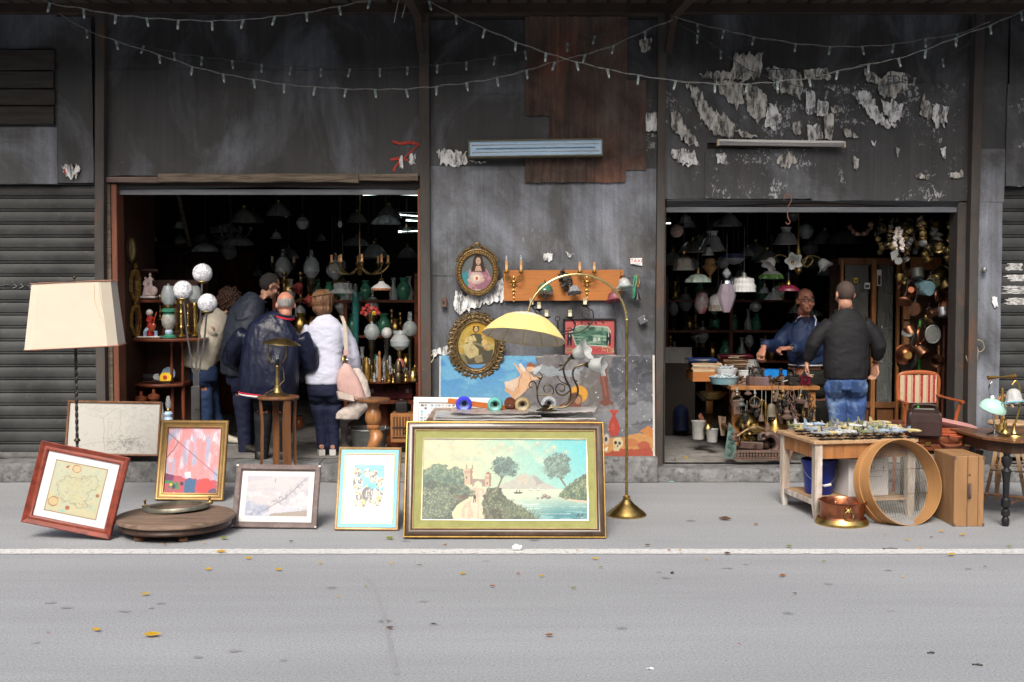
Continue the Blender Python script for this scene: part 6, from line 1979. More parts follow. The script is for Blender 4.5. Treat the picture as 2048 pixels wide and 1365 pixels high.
def wardrobe(label,x0,x1,y0,Y,m):
 a,b=W(x0,900,Y),W(x1,900,Y)
 t=Ad('wardrobe',label,'wardrobe',V((a.x+b.x)/2,Y,.19));w_=b.x-a.x;h_=ZP(y0,Y)-.19
 mb=MB().box2((-w_/2,0,0),(w_/2,.55,h_),bev=.01);mb.B('body',m,t)
 mb=MB().rings([[V(-w_/2-o,-o,h_+z),V(w_/2+o,-o,h_+z),V(w_/2+o,.56,h_+z),V(-w_/2-o,.56,h_+z)]for o,z in((0,0),(.03,.02),(.05,.06),(.02,.08))]);mb.B('cornice',m,t)
 for s_ in(0,1):
  x=-w_/2+.03+s_*(w_/2-.01)
  mb=MB().box2((x,-.02,.1),(x+w_/2-.05,-.001,h_-.06),bev=.006);d_=mb.B('door',m,t)
  mb=MB().moulding(w_/2-.13,h_*.5,[(0,.02),(0,.034),(.02,.026),(.03,.02)]);o=mb.B('panel_moulding',m,d_);o.location=(x+w_/4-.025,0,h_*.4)
  mb=MB().ball((x+(w_/2-.09 if s_==0 else .04),-.035,h_*.5),.012,8,6);mb.B('knob',Ab,d_)
wardrobe('dark brown wardrobe with two panelled doors in the gloom behind the corner shelf',322,420,500,13.6,Bg)
wardrobe('red brown cupboard barely visible behind the bending man',425,505,515,15.2,Aw)
t,q,k=T('plank','pale wooden slat leaning high up in the dark left shop','plank',382,492,13.2)
mb=MB().rings([[q(x,y,d)for x,y in((352,386),(360,386),(384,494),(377,496))]for d in(0,.03)]);mb.B('slat',Ba,t)
Cs=bpy.data.materials.new('lit_tube');Cs.use_nodes=True
b=Cs.node_tree.nodes['Principled BSDF'];b.inputs['Emission Color'].default_value=(.86,1,.95,1);b.inputs['Emission Strength'].default_value=3
for x0,y0,x1,y1,Y,lab in((726,389,850,390,12.6,'lit fluorescent tube, top one, nearest the left opening'),(787,429,850,434,14.2,'lit fluorescent tube slanting in the left shop, second from the top'),(812,441,850,443,15.2,'short lit fluorescent tube in the left shop, third from the top'),(797,464,850,462,16.2,'lit fluorescent tube in the left shop, lowest and deepest'),(1322,449,1341,446,14,'lit fluorescent tube end at the left edge of the right opening')):
 a,b_=W(x0,y0,Y),W(x1,y1,Y);c=(a+b_)/2
 t=Ad('ceiling_tube',lab,'ceiling light',c,0,'lit fluorescent tubes inside the shops')
 mb=MB().tube([a-c,b_-c],.014,n=10);mb.B('tube',Cs,t)
 mb=MB().box2(a-c+V(0,-.02,.02),b_-c+V(0,.03,.06));mb.B('batten',Ay,t)
def Bx(label,px,py,Y,R0,na,m,cord_px,sleeve=True,a0=.2,hpx=26,sl=None):
 t,q,k=T('chandelier',label,'chandelier',px,py,Y)
 mb=MB();H=hpx*k
 mb.lathe([(.004,-.03),(.02,-.02),(.03,0),(.012,.03),(.03,.06),(.045,.08),(.02,.11),(.012,H),(.02,H+.02),(.01,H+.04),(.006,cord_px*k)],n=14);mb.B('stem',m,t)
 for i in range(na):
  a=a0+2*PI*i/na;d=V(COS(a),SIN(a),0);r=R0*k
  mb=MB().tube(Ac([d*.02+Z0(.06),d*r*.35+Z0(-.01),d*r*.75+Z0(0),d*r+Z0(.07),d*r+Z0(.1)]),.009,n=7);mb.lathe([(.008,.09),(.03,.1),(.032,.11),(.012,.115)],d*r,n=12);ar=mb.B('arm',m,t)
  if sleeve:
   mb=MB().tube([d*r+Z0(.11),d*r+Z0(.19)],.0125,n=10);mb.B('candle_sleeve',sl or A2,ar)
 return t
Bx('brass eight-arm chandelier with candle sleeves hanging in the left shop',720,546,12.3,56,8,Ab,160,sl=Co)
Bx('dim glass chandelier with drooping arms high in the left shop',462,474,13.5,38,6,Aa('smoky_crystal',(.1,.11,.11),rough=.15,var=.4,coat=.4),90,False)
Bx('dark wall-side candelabra with pale candles above the bald man',576,546,13.4,38,5,Ai,40)
hat=lambda r,h:[(r*.22,h),(r*.3,h*.92),(r*.28,h*.8),(r*.6,h*.5),(r*.9,h*.2),(r,0)]
o1=dict(cap=False)
L('pendant_lamp','white glass pendant shade with a rust patterned band, right side of the left shop','pendant lamp',763,581,12.2,[('shade',Bn,[(5,18),(7,14),(16,9),(21,4)],o1),('band',Aa('band_glass',(.5,.2,.1),rough=.3,var=.8,scale=60),[(21.3,4),(20.5,0)],o1),('fitting',Ab,[(4,18),(5,21),(2,24)])],cord=60)
L('pendant_lamp','white ruffled glass pendant shade above the woman in white','pendant lamp',686,588,12.6,[('shade',Al,[(14,22),(18,20),(17,10),(26,2),(24,0)],dict(cap=False,fl=.05,nf=16,n=48)),('fitting',Ab,[(14,22),(10,24),(2,30)])],cord=90)
L('bare_bulb','bare glass bulb hanging on a flex in the dark left shop','light bulb',680,456,12.5,[('bulb',A6,[(1,0),(4,3),(4.5,8),(2.5,13)]),('socket',Ak,[(3,13),(3,18)])],cord=60)
L('bare_bulb','smaller second bare bulb hanging further left in the dark left shop','light bulb',572,436,14.5,[('bulb',A6,[(1,0),(3.4,3),(3.6,6),(2,10)]),('socket',Ak,[(2.4,10),(2.4,14)])],cord=60)
t,q,k=T('bell_lamp','red and white glass bell lamp on a bent arm beside the bald man','lamp',598,575,12.7)
Bo(q(601,566),V(-.35,-.3,-.8),.11,.075,Aa('red_white_glass',(.45,.1,.08),rough=.15,var=.7,scale=18,coat=.5),t,nf=6)
mb=MB().tube(Ac([q(601,566),q(606,556),q(618,558),q(622,585)]),.006);mb.B('arm',Ah,t)
t,q,k=T('bell_lamp','second red glass bell lamp lower down, beside the woman brown hair','lamp',618,605,12.6)
Bo(q(622,592),V(-.45,-.3,-.75),.1,.07,MATS['red_white_glass'],t,nf=6)
mb=MB().tube(Ac([q(622,592),q(630,578),q(640,570),q(636,555)]),.006);mb.B('arm',Ah,t)
Yr=12.15
c=W(768,757,Yr)
t=Ad('scalloped_table','round dark table with a pie-crust edge, crowded with brass and glass','table',(c.x,Yr,.19))
zt_=c.z-.19;rr=80*Yr/FPX
mb=MB().lathe([(.01,zt_-.03),(rr*.96,zt_-.03),(rr,zt_-.02),(rr*1.01,zt_+.004),(rr*.97,zt_),(.01,zt_-.002)],n=110,flute=.012,nf=36);mb.B('tabletop',Aw,t)
mb=MB().lathe([(.24,0),(.22,.04),(.07,.1),(.05,.3),(.08,.4),(.05,.5),(.12,zt_-.03)],n=20);mb.B('pedestal',Aw,t)
zt2=c.z
def At(name,label,cat,px,Y,parts,**k):
 p=W(px,700,Y)
 k_=Y/FPX
 t=L(name,label,cat,px,700,Y,parts,**k)
 t.location=(p.x,Y,zt2+.001)
 return t
globe=lambda r,h0:[(r*.45,h0),(r*.9,h0+r*.45),(r,h0+r),(r*.8,h0+r*1.6),(r*.42,h0+r*1.95)]
At('oil_lamp','brass oil lamp with a clear round globe, under the red flowers','oil lamp',744,12.25,[('base',Ai,[(10,0),(10,4),(4,10),(3,50),(7,60),(6,76)]),('shade',Al,globe(16,76),o1),('chimney',Ar,[(4,90),(3,112)],o1)])
At('oil_lamp','oil lamp with pink ceramic font and tulip glass shade, right of the table','oil lamp',800,11.95,[('base',m_brass,[(10,0),(9,4),(4,8),(4,20)]),('font',Aa('pink_ceramic',(.4,.13,.11),rough=.2,var=.2,coat=.5),[(4,20),(10,26),(9,34),(5,42)]),('shade',Al,[(7,60),(18,68),(20,78),(12,90),(15,98)],o1),('burner',m_brass,[(4,42),(6,52),(6,60)])])
At('oil_lamp','tall oil lamp with etched globe, furthest right against the post','oil lamp',820,12.5,[('base',Ai,[(9,0),(8,4),(4,12),(4,60),(7,80)]),('shade',Al,globe(15,80),o1),('chimney',Ar,[(5,106),(4,128)],o1)])
At('oil_lamp','dark metal oil lamp with small milky globe between two larger lamps','oil lamp',774,12.45,[('base',Ah,[(9,0),(8,4),(3,14),(4,60),(7,74)]),('shade',A6,globe(11,76),o1)])
At('statuette','gilded hooded statuette standing on the scalloped table','statuette',733,11.75,[('figure',A7,[(9,0),(10,8),(9,22),(8,32),(5,38),(5.5,42),(4,47),(1,49)],dict(sx=.8))])
At('statuette','slender wooden statuette on the scalloped table','statuette',759,11.8,[('figure',Ax,[(4,0),(3.6,6),(3,20),(4,34),(3.4,44),(1.6,49),(2.8,52),(2.4,57),(.5,60)])])
At('mortar','small brass mortar with pestle on the scalloped table','mortar',778,11.65,[('bowl',m_brass,[(7,0),(7,2),(5,4),(7,10),(8,16),(6,15.5)]),('pestle',m_brass,[(1,10),(1.2,26),(2,28)],dict(dx=2))])
At('teapot','dark dotted brass teapot with tall finial on the scalloped table','teapot',797,11.6,[('body',Ai,[(8,0),(9,4),(9,14),(6,20),(8,22),(7,34),(4,42),(1,46)])])
At('brass_pot','small gilded casket with knob lid near the right edge of the table','pot',826,11.75,[('pot',m_brass,[(9,0),(9,10),(7,14),(5,20),(2,22),(2.5,25),(.5,27)])])
At('vase','black glossy vase with gold band, left on the scalloped table','vase',722,12,[('vase',Ak,[(6,0),(8,10),(9,22),(5,36),(6,42)]),('band',A7,[(9.3,20),(9.4,23)],o1)])
for i,(x,Y,r,h,m,lab)in enumerate(((748,11.7,4,18,Ar,'little clear bottle before the wooden statuette'),(768,12,4,34,Ar,'tall narrow clear bottle beside the wooden statuette'),(786,12.1,4,30,Ai,'bronze candlestick behind the brass mortar'),(811,11.7,5,22,m_brass,'brass hand bell left of the gilded casket'),(754,12.2,5,44,Al,'grey glass decanter at the back of the scalloped table'),(786,11.55,3,14,m_brass,'tiny brass bell at the front of the scalloped table'),(765,11.58,5,9,Ap,'small silver bowl at the front edge of the table'),(742,11.6,5,8,m_brass,'shallow brass dish at the front left of the table'))):
 At('trinket',lab,'trinket',x,Y,[('body',m,[(r,0),(r,h*.1),(r*.5,h*.3),(r*.8,h*.5),(r*.35,h*.75),(r*.55,h)])])
t,q,k=T('flower_arrangement','small bunch of red and yellow artificial flowers above the glass globe lamp','flowers',741,650,12.3)
mb=MB()
for i in range(16):
 a=U(-1.2,1.2);mb.tube([q(742,650),q(741+14*SIN(a),636-8*COS(a),U(-.05,.05))],.003,n=4)
mb.B('stems',A7,t)
for i,(x,y)in enumerate(((728,618),(735,612),(744,616),(752,619),(731,628),(739,622),(748,627),(725,626),(756,626))):
 mb=MB()
 for j in range(7):
  a=j*.9;mb.ball(q(x+2.6*COS(a),y+2.6*SIN(a),U(-.02,.02)),(.014,.008,.01),7,5,xf=MR(a,3,'Y'))
 mb.B('flower',(Cq,Aa('pink_petal',(.6,.14,.12),rough=.5),Cr)[(0,0,1,0,1,0,2,0,0)[i]],t)
L('tall_vase','tall teal glass tube vase behind the woman in the white shirt','vase',712,690,12.7,[('vase',Aa('teal_glass',(.03,.16,.15),rough=.15,var=.2,coat=.4),[(5,0),(6,30),(7,80),(8,104),(7,106)])])
t,q,k=T('red_suitcase','dark red suitcase with handle lying under the scalloped table','suitcase',782,800,11.95)
mb=MB().box2(q(735,800),q(826,768)+V(0,.4,0),bev=.03,seg=3);mb.B('case',Aa('oxblood',(.1,.018,.02),rough=.5,var=.3,bump=.2,bscale=120),t)
mb=MB().tube(Ac([q(768,782,-.01),q(770,776,-.04),q(790,776,-.04),q(793,782,-.01)]),.011,n=8);mb.B('handle',Ak,t)
for x in(745,815):
 mb=MB().box2(q(x-3,786)+V(0,-.012,0),q(x+3,778)+V(0,.01,0));mb.B('latch',An,t)
t,q,k=T('low_bench','dark red low bench carrying the red suitcase under the table','bench',782,890,11.9)
mb=MB().box2(q(730,808),q(832,801)+V(0,.45,0));mb.B('top',Aw,t)
for x in(735,826):
 mb=MB().box2(q(x-3,893),q(x+3,809)+V(0,.06,0));mb.B('leg',Aw,t)
tb=W(738,888,11.62)
t=Ad('zinc_tub','battered round zinc tub with rim handles behind the spiral stool','tub',(tb.x,11.62,.19))
k=11.62/FPX;h_=ZP(859,11.62)-.19
mb=MB().lathe([(30*k,0),(34*k,h_*.5),(41*k,h_),(43*k,h_+.006),(42*k,h_+.016),(39.5*k,h_),(30*k,.02),(.01,.015)],n=44);mb.B('body',Ay,t)
for s_ in(-1,1):
 mb=MB().torus((s_*36*k,-20*k,h_+.02),.03,.007,ax=(1,0,0),n=16,m=6,arc=(0,PI));mb.B('handle',An,t)
t,q,k=T('carved_box','honey coloured wooden box with carved fretwork front, left of the big painting','box',805,888,11.5)
mb=MB().box2(q(781,886),q(832,828)+V(0,.25,0),bev=.006);mb.B('case',Ax,t)
Ee=Aa('fret',(.05,.025,.015),rough=.5)
mb=MB()
for i in range(6):
 x=787+6*i
 mb.box2(q(x,872)+V(0,-.004,0),q(x+2.4,834)+Z0(0))
mb.box2(q(785,858)+V(0,-.0055,0),q(826,854));mb.box2(q(785,877)+V(0,-.0055,0),q(826,874));mb.torus(q(812,862,-.005),.03,.008,ax=(0,1,0),n=18,m=6)
o=mb.B('fretwork',Ee,t)
mb=MB().ball(q(812,862,-.012),.014);mb.B('knob',Ai,t)
t,q,k=T('black_case','small black case standing on top of the carved wooden box','case',803,828,11.6)
mb=MB().box2(q(791,828),q(814,804)+V(0,.1,0),bev=.01,seg=2);mb.tube([q(798,804,.05),q(800,800,.05),q(806,800,.05),q(808,804,.05)],.006);mb.B('case',Ak,t)
L('pedestal','pale stone pedestal with a small round top beside the zinc tub','pedestal',688,898,11.75,[('column',Aa('pale_stone',(.4,.37,.36),rough=.6,var=.15,scale=8),[(12,0),(12,5),(7,12),(6.5,40),(9,52),(18,58),(19,62),(.5,63)])])
L('flower_pot','red flower pot standing on the pale pedestal','pot',685,835.5,11.75,[('pot',Aa('red_pot',(.5,.04,.05),rough=.4),[(7,0),(9,10),(10,12),(8.5,11)])])
L('lamp_font','amber glass lamp base on its side in the shadow behind the plant stand','lamp',597,856,11.7,[('font',Aa('amber_glass',(.22,.07,.03),rough=.15,var=.5,scale=20,coat=.5),[(10,0),(12,6),(11,14),(6,20),(8,24)])])
PG='glass lamps hanging in the right shop'
def P_(label,px,py,Y,parts,cord=70,**k):
 return L('pendant_lamp',label,'pendant lamp',px,py,Y,parts,cord=cord,group=PG,**k)
m_rose=Aa('rose_beads',(.42,.4,.34),rough=.3,var=.3,scale=30,col2=(.4,.04,.03),fac2=.36,scale2=22)
D2=Aa('amber_ceramic',(.38,.22,.09),rough=.25,var=.3,scale=18,coat=.5)
Dh=Aa('burgundy_glass',(.16,.018,.04),rough=.18,var=.15,coat=.6)
C9=Aa('green_rim',(.2,.42,.12),rough=.25,var=.2,coat=.4)
D3=Aa('leaded_blue',(.42,.48,.54),rough=.25,var=.25,scale=12,coat=.3)
scal=lambda fl=.06,nf=12:dict(cap=False,fl=fl,nf=nf,n=nf*4)
P_('scalloped beaded shade with red roses, upper left of the right shop',1367,541,12.4,[('shade',m_rose,[(10,26),(17,22),(19,8),(21,0)],scal(.05,8)),('fitting',m_brass,[(10,26),(8,30),(4,33),(5,38)])])
P_('dim scalloped shade with red flowers behind the rose beaded one',1390,505,13.6,[('shade',m_rose,[(14,22),(24,14),(32,0)],scal(.05,10)),('fitting',m_brass,[(8,22),(4,30)])])
P_('large white glass coolie shade with a collar, upper left of the right shop',1424,503,13,[('shade',Bn,[(13,40),(10,36),(10,30),(14,28),(20,14),(29,0)],o1)])
P_('small cream tulip shade just below the large white coolie shade',1416,511,12.5,[('shade',A6,[(5,16),(8,12),(9,5),(12,0)],scal(.1,6)),('fitting',Ab,[(5,16),(3,22)])])
P_('amber ceramic double-gourd oil lamp hanging among the white shades',1420,552,12.6,[('body',D2,[(3,0),(5,4),(10,10),(16,17),(10,24),(12,28),(9,34),(4,36)]),('foot',Ab,[(5,-8),(3,-2),(4,2)])])
P_('leaded glass bowl shade with dark blue lines',1467,530,13,[('bowl',D3,[(1,0),(14,3),(24,12),(27,22)],o1),('leading',Aa('lead_blue',(.03,.05,.14),rough=.3),[(27.4,22),(27.2,19.5),(25.4,14),(25.6,13),(27.9,22)],o1)])
P_('pale mint shade with a deep zigzag rim, left side of the right shop',1396,562,12.2,[('shade',Aa('mint_frost',(.5,.62,.54),rough=.25,var=.15,coat=.3),[(3,14),(14,11),(24,2),(25,-3)],scal(.09,9)),('fitting',Ab,[(5,14),(3,20),(4,26)])])
P_('bright white ribbed drum shade in the middle of the right shop',1488,584,12,[('shade',Bn,[(6,30),(18,27),(20,22),(19,18),(23,12),(22,4),(23,0)],scal(.025,20)),('fitting',An,[(6,30),(4,38),(1,40)])],cord=90)
P_('smoky lilac faceted glass lantern with a silver cap',1453,625,11.85,[('glass',Dy,[(7,0),(14,16),(19,34),(11,58)],dict(cap=False,n=8)),('cap',Ap,[(12,57),(11,63),(3,66)]),('finial',Ar,[(1,68),(8,75),(8,80),(1,88)])])
P_('white glass shade with red roses and fringe, half behind the lilac lantern',1436,622,12.5,[('shade',Bn,[(6,34),(16,28),(18,18),(17,12)],o1),('fringe',m_rose,[(17,12),(18,0)],scal(.06,10))])
P_('red and white painted glass globe at the left of the right shop',1403,628,12.6,[('globe',Aa('red_white_globe',(.5,.45,.44),rough=.2,var=.2,scale=8,col2=(.36,.03,.04),fac2=.45,scale2=9,coat=.4),[(6,0),(14,14),(16,28),(10,42)],o1),('fitting',Ab,[(10,42),(4,48)])])
P_('milky shade with a bright green rim above the merchant',1543,553,12.4,[('shade',Bn,[(5,12),(14,9),(20,4)],o1),('rim',C9,[(20,4),(24,-3),(24,-5)],scal(.07,10))])
P_('second white glass coolie shade with collar, upper middle of the right shop',1572,489,13.2,[('shade',Bn,[(12,34),(9,30),(9,24),(16,20),(22,8),(26,0)],o1)])
P_('burgundy glass dome on a brass cap right above the merchant',1577,583,11.9,[('dome',Dh,[(4,14),(14,11),(21,5),(22,1),(19,0)]),('cap',m_brass,[(6,14),(4,19),(2,22)])])
P_('dark scalloped glass shade left of the merchant head',1547,600,12.8,[('shade',Al,[(3,18),(10,10),(18,0)],scal(.08,9)),('fitting',A6,[(3,18),(2,24)])])
P_('small dim glass shade low in the middle of the right shop',1511,620,13.6,[('shade',Al,[(3,16),(10,12),(12,4),(4,-4)],scal(.05,9))])
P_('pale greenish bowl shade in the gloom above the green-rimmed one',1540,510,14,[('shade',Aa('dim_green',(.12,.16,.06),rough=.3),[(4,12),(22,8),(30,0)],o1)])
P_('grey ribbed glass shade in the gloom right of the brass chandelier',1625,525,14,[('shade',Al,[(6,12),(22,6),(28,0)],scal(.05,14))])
P_('broad dim white shade just above the black-haired man',1690,488,13.5,[('shade',Aa('dark_grey_glass',(.1,.1,.095),rough=.5),[(14,26),(30,18),(40,0)],o1)])  # white shade given an even dark grey colour
t,q,k=T('rattan_ball','woven ball lamp of pinkish petals at the top left corner of the right opening','pendant lamp',1353,475,12)
mb=MB()
for i in range(46):
 z=1-2*(i+.5)/46;a=i*2.4;r_=math.sqrt(1-z*z);d=V(r_*COS(a),r_*SIN(a),z)
 x,y=frame_of(d);mb.ball(q(1353,462)+d*.062,(.03,.014,.008),7,5,xf=Matrix((x,y,d)).transposed())
mb.B('petals',Aa('petal_card',(.42,.3,.27),rough=.6,var=.35,scale=30),t)
mb=MB().tube([q(1353,452),q(1353,425)],.003,n=4);mb.B('cord',B2,t)
t,q,k=T('chandelier','brass three-arm chandelier with scrolled arms and white tulip shades, above the merchant','chandelier',1596,548,12)
mb=MB().lathe([(.004,-.02),(.015,0),(.045,.03),(.04,.06),(.015,.09),(.02,.17),(.03,.2),(.025,.26),(.01,.3),(.006,.75)],n=16);mb.B('stem',Ab,t)
for pts,tp,aim in(([(1596,536),(1608,528),(1616,515),(1626,518),(1622,528),(1612,534),(1606,524),(1618,512),(1636,514),(1640,519)],(1641,520),V(.5,-.3,-.75)),([(1592,536),(1580,530),(1572,515),(1560,510),(1550,514),(1546,518)],(1546,518),V(-.55,-.3,-.7)),([(1594,540),(1588,534),(1584,524)],(1585,525),V(-.1,-.95,.1))):
 mb=MB().tube(Ac([q(x,y,-.12 if tp[0]==1585 and i else 0)for i,(x,y)in enumerate(pts)]),.006,n=7);a_=mb.B('arm',Ab,t)
 Bo(q(tp[0],tp[1],-.12 if tp[0]==1585 else 0),aim,.1,.078,A6,t,nf=5,fl=.18)
GG='garlands of old metal fittings at the right opening'
def A3(label,pts,Y,r,m,step=.05,prof=None,jit=.3):
 o=W(pts[0][0],pts[0][1],Y)
 t=Ad('fittings_garland',label,'garland',o,0,GG)
 pa=Ac([W(x,y,Y)-o for x,y in pts],10)
 mb=MB().tube(pa,.003,n=4);mb.B('string',A1,t)
 acc=0
 for i in range(1,len(pa)):
  d=pa[i]-pa[i-1];acc+=d.length
  if acc>step:
   acc=0
   aim=V(U(-1,1),U(-1,.2),U(-jit,1)).normalized();x,y=frame_of(aim)
   q_=r*U(.75,1.2)
   mb=MB().lathe([(a*q_,b*q_)for a,b in(prof or((.2,-.6),(.9,-.5),(1,-.3),(.5,0),(.6,.3),(.95,.5),(.7,.8),(.1,.9)))],pa[i]+V(U(-.4,.4)*r,U(-1,1)*r,0),n=12,xf=Matrix((x,y,aim)).transposed())
   mb.B('fitting',m if not isinstance(m,list)else rnd.choice(m),t)
mixb=[Ab,Ai,Ab,Ay]
A3('garland of small rusty bells curving like a smile, high in the opening',[(1700,448),(1702,460),(1712,468),(1726,468),(1738,460),(1742,446)],11.75,.026,Aa('rosy_rust',(.2,.12,.09),rough=.5,metal=.5,var=.4),.03)
A3('short bunch of dark round knobs, leftmost of the brass garlands',[(1764,438),(1762,450),(1768,462)],11.6,.042,[Ay,Ai],.05)
A3('long garland of brass escutcheons left of the white insulators',[(1788,436),(1782,448),(1784,462),(1778,476),(1776,490),(1786,494)],11.55,.04,mixb,.045)
A3('pair of strands of white porcelain insulators',[(1793,452),(1792,470),(1790,486),(1793,500)],11.5,.02,m_porc,.022,((.6,-1),(1,-.9),(1,-.1),(.7,0),(1,.1),(1,.9),(.6,1)),-.9)
A3('second strand of white porcelain insulators, right of the first',[(1799,452),(1800,470),(1803,486),(1804,502)],11.5,.021,m_porc,.022,((.6,-1),(1,-.9),(1,-.1),(.7,0),(1,.1),(1,.9),(.6,1)),-.9)
A3('garland of dark discs and knobs right of the white insulators',[(1812,440),(1806,452),(1816,460),(1808,472),(1818,480),(1810,492),(1808,508),(1812,520)],11.6,.04,mixb,.045)
A3('garland of round brass door knobs in the middle of the row',[(1846,436),(1844,450),(1850,462),(1844,476),(1850,488),(1852,500),(1850,512),(1854,522)],11.5,.042,mixb,.05)
A3('cluster of dark bronze rings and knobs between two brass garlands',[(1868,440),(1872,456),(1868,470),(1878,482),(1870,494),(1884,500),(1880,486)],11.6,.046,[Ai,Ay,Ab],.045)
A3('garland of shiny brass knobs nearest the right door jamb',[(1902,436),(1900,452),(1904,464),(1898,476),(1904,488),(1896,498),(1902,508),(1894,518),(1898,528)],11.5,.036,Ab,.042)
def B0(name,label,pts,Y,m,t_=.012,hole=None):
 o=W(pts[0][0],pts[0][1],Y);t=Ad(name,label,'tool',o)
 mb=MB().prism([((W(x,y,Y)-o).x,(W(x,y,Y)-o).z)for x,y in pts],t_);mb.B('plate',m,t)
 mb=MB();c=W(*hole,Y)-o;mb.torus(c,.012,.004,ax=(0,1,0),n=12,m=5);mb.B('ring',Ah,t)
B0('iron_sole','pale flat iron sole plate hanging point down below the insulators',[(1781,506),(1795,498),(1797,508),(1792,518),(1784,522)],11.5,An,hole=(1793,498))
B0('round_weight','small pale metal disc hanging beside the iron sole plate',[(1797+8*COS(a*PI/8),522+7.5*SIN(a*PI/8))for a in range(16)],11.48,An,hole=(1798,513))
t,q,k=T('iron_valve','black cast iron hand wheel hanging among the brass garlands','wheel',1818,448,11.6)
mb=MB().torus(q(1818,446),.042,.007,ax=(0,1,0),n=22,m=6);mb.tube([q(1810,446),q(1826,446)],.005,n=5);mb.tube([q(1818,438),q(1818,454)],.005,n=5);mb.ball(q(1818,446),.014);mb.B('wheel',Ah,t)
B0('horn','cream curved horn hanging left of the brass door knob garland',[(1834,452),(1836,438),(1843,432),(1846,436),(1841,446),(1838,454)],11.55,A2,.02,(1843,434))
t,q,k=T('tongs','dark iron tongs hanging open below the garlands','tongs',1828,470,11.65)
mb=MB().tube([q(1826,452),q(1827,478),q(1818,500)],.006,n=6);mb.tube([q(1827,466),q(1830,482),q(1842,489)],.006,n=6);mb.B('arms',Ae,t)
Yc=12.6
t,q,k=T('glazed_cabinet','tall brown wooden cabinet with glass doors along the right side of the shop','cabinet',1770,912,Yc)
for x0,x1,y0,y1,nm in((1738,1752,906,520,'door_stile'),(1788,1800,906,520,'door_stile'),(1676,1686,906,520,'door_stile'),(1676,1800,530,516,'rail'),(1676,1800,816,804,'rail'),(1676,1800,906,892,'rail')):
 mb=MB().box2(q(x0,y0)+V(0,-.03 if nm=='rail' else-.034,0),q(x1,y1)+V(0,.02,0),bev=.004);mb.B(nm,Aq if nm=='rail' else Ax,t)
for x0,x1 in((1687,1737),(1753,1787)):
 mb=MB().box2(q(x0,804),q(x1,531)+V(0,.004,0));mb.B('pane',Cl('cabinet_glass',(.5,.52,.5),.05,.16),t)
 mb=MB().box2(q(x0,892),q(x1,817)+V(0,.01,0),bev=.004);mb.B('lower_panel',Aq,t)
mb=MB().box2(q(1676,906)+V(0,.4,0),q(1802,516)+V(0,.44,0));mb.B('back',Af,t)
for y in(590,660,730):
 mb=MB().box2(q(1686,y)+V(0,.06,0),q(1790,y-3)+V(0,.38,0));mb.B('shelf',Af,t)
for i,(x,y,r,h,m,lab)in enumerate(((1764,660,5,34,Ap,'silver necklace stand behind the cabinet glass, middle shelf'),(1776,660,4,26,Ab,'small brass ornament behind the cabinet glass, middle shelf'),(1762,730,6,30,Al,'glass decanter behind the cabinet glass, lower shelf'),(1778,730,5,24,Ap,'silver goblet behind the cabinet glass, lower shelf'),(1770,800,8,28,Ar,'glass jar at the bottom of the cabinet'),(1772,590,5,20,Ab,'tiny brass figure behind the cabinet glass, upper shelf'),(1700,590,5,24,m_porc,'white figurine behind the cabinet glass, left of the man'),(1722,590,6,20,Ab,'brass jar behind the cabinet glass, left pane'))):
 L('cabinet_trinket',lab,'trinket',x,y-2.5,Yc+.15,[('body',m,[(r,0),(r*.4,h*.2),(r*.8,h*.5),(r*.3,h*.8),(r*.5,h)])])
for x0,y0,x1,y1,m in((1754,540,1763,572,A9),(1708,556,1716,566,Cr),(1729,566,1740,578,A9)):
 t_,q_,k_=T('postcard',{1754:'black and white postcard on the cabinet glass',1708:'yellow card stuck on the left cabinet pane',1729:'white card stuck askew on the cabinet pane'}[x0],'card',x0,y1,Yc-.045)
 mb=MB().box2(q_(x0,y1),q_(x1,y0)+V(0,.003,0));mb.B('card',m,t_)
 mb=MB().box2(q_(x0+1.5,y1-2)+V(0,-.002,0),q_(x1-1.5,y0+(y1-y0)*.35)+V(0,.001,0));mb.B('picture',Af,t_)
t,q,k=T('pot_rack','brown wooden upright with top board, hung with pots and pans by the right jamb','rack',1850,912,12.3)
for x0,x1,y0,y1 in((1804,1822,908,522),(1806,1884,540,514),(1886,1900,908,514)):
 mb=MB().box2(q(x0,y0),q(x1,y1)+V(0,.05 if y0>600 else .046,0),bev=.004);mb.B('upright' if y0>600 else 'top_board',Ax if x0<1880 else Af,t)
mb=MB().box2(q(1804,905)+V(0,.06,0),q(1912,514)+V(0,.08,0));mb.B('back_panel',Af,t)
for y in(588,640,690):
 mb=MB().tube([q(1806,y,-.02),q(1908,y,-.02)],.006,n=6);mb.B('rail',Ah,t)
PP='pots and pans hung at the right opening'
Ct=Aa('blue_enamel',(.2,.36,.42),rough=.3,var=.2,scale=10,col2=(.2,.16,.12),fac2=.34,scale2=14,coat=.3)
Ef=Aa('aluminium',(.42,.43,.44),rough=.4,metal=.9,var=.2,scale=8)
pot=[(.02,0),(.92,0),(.98,.06),(1,.2),(1,1),(1.06,1.03),(.96,1),(.94,.1),(.02,.06)]
bowl=[(.02,0),(.45,0),(.8,.3),(1,.85),(1.1,.95),(.96,.88),(.7,.32),(.02,.08)]
pan=[(.02,0),(.95,0),(1,.08),(1.06,.4),(1,.38),(.94,.08),(.02,.05)]
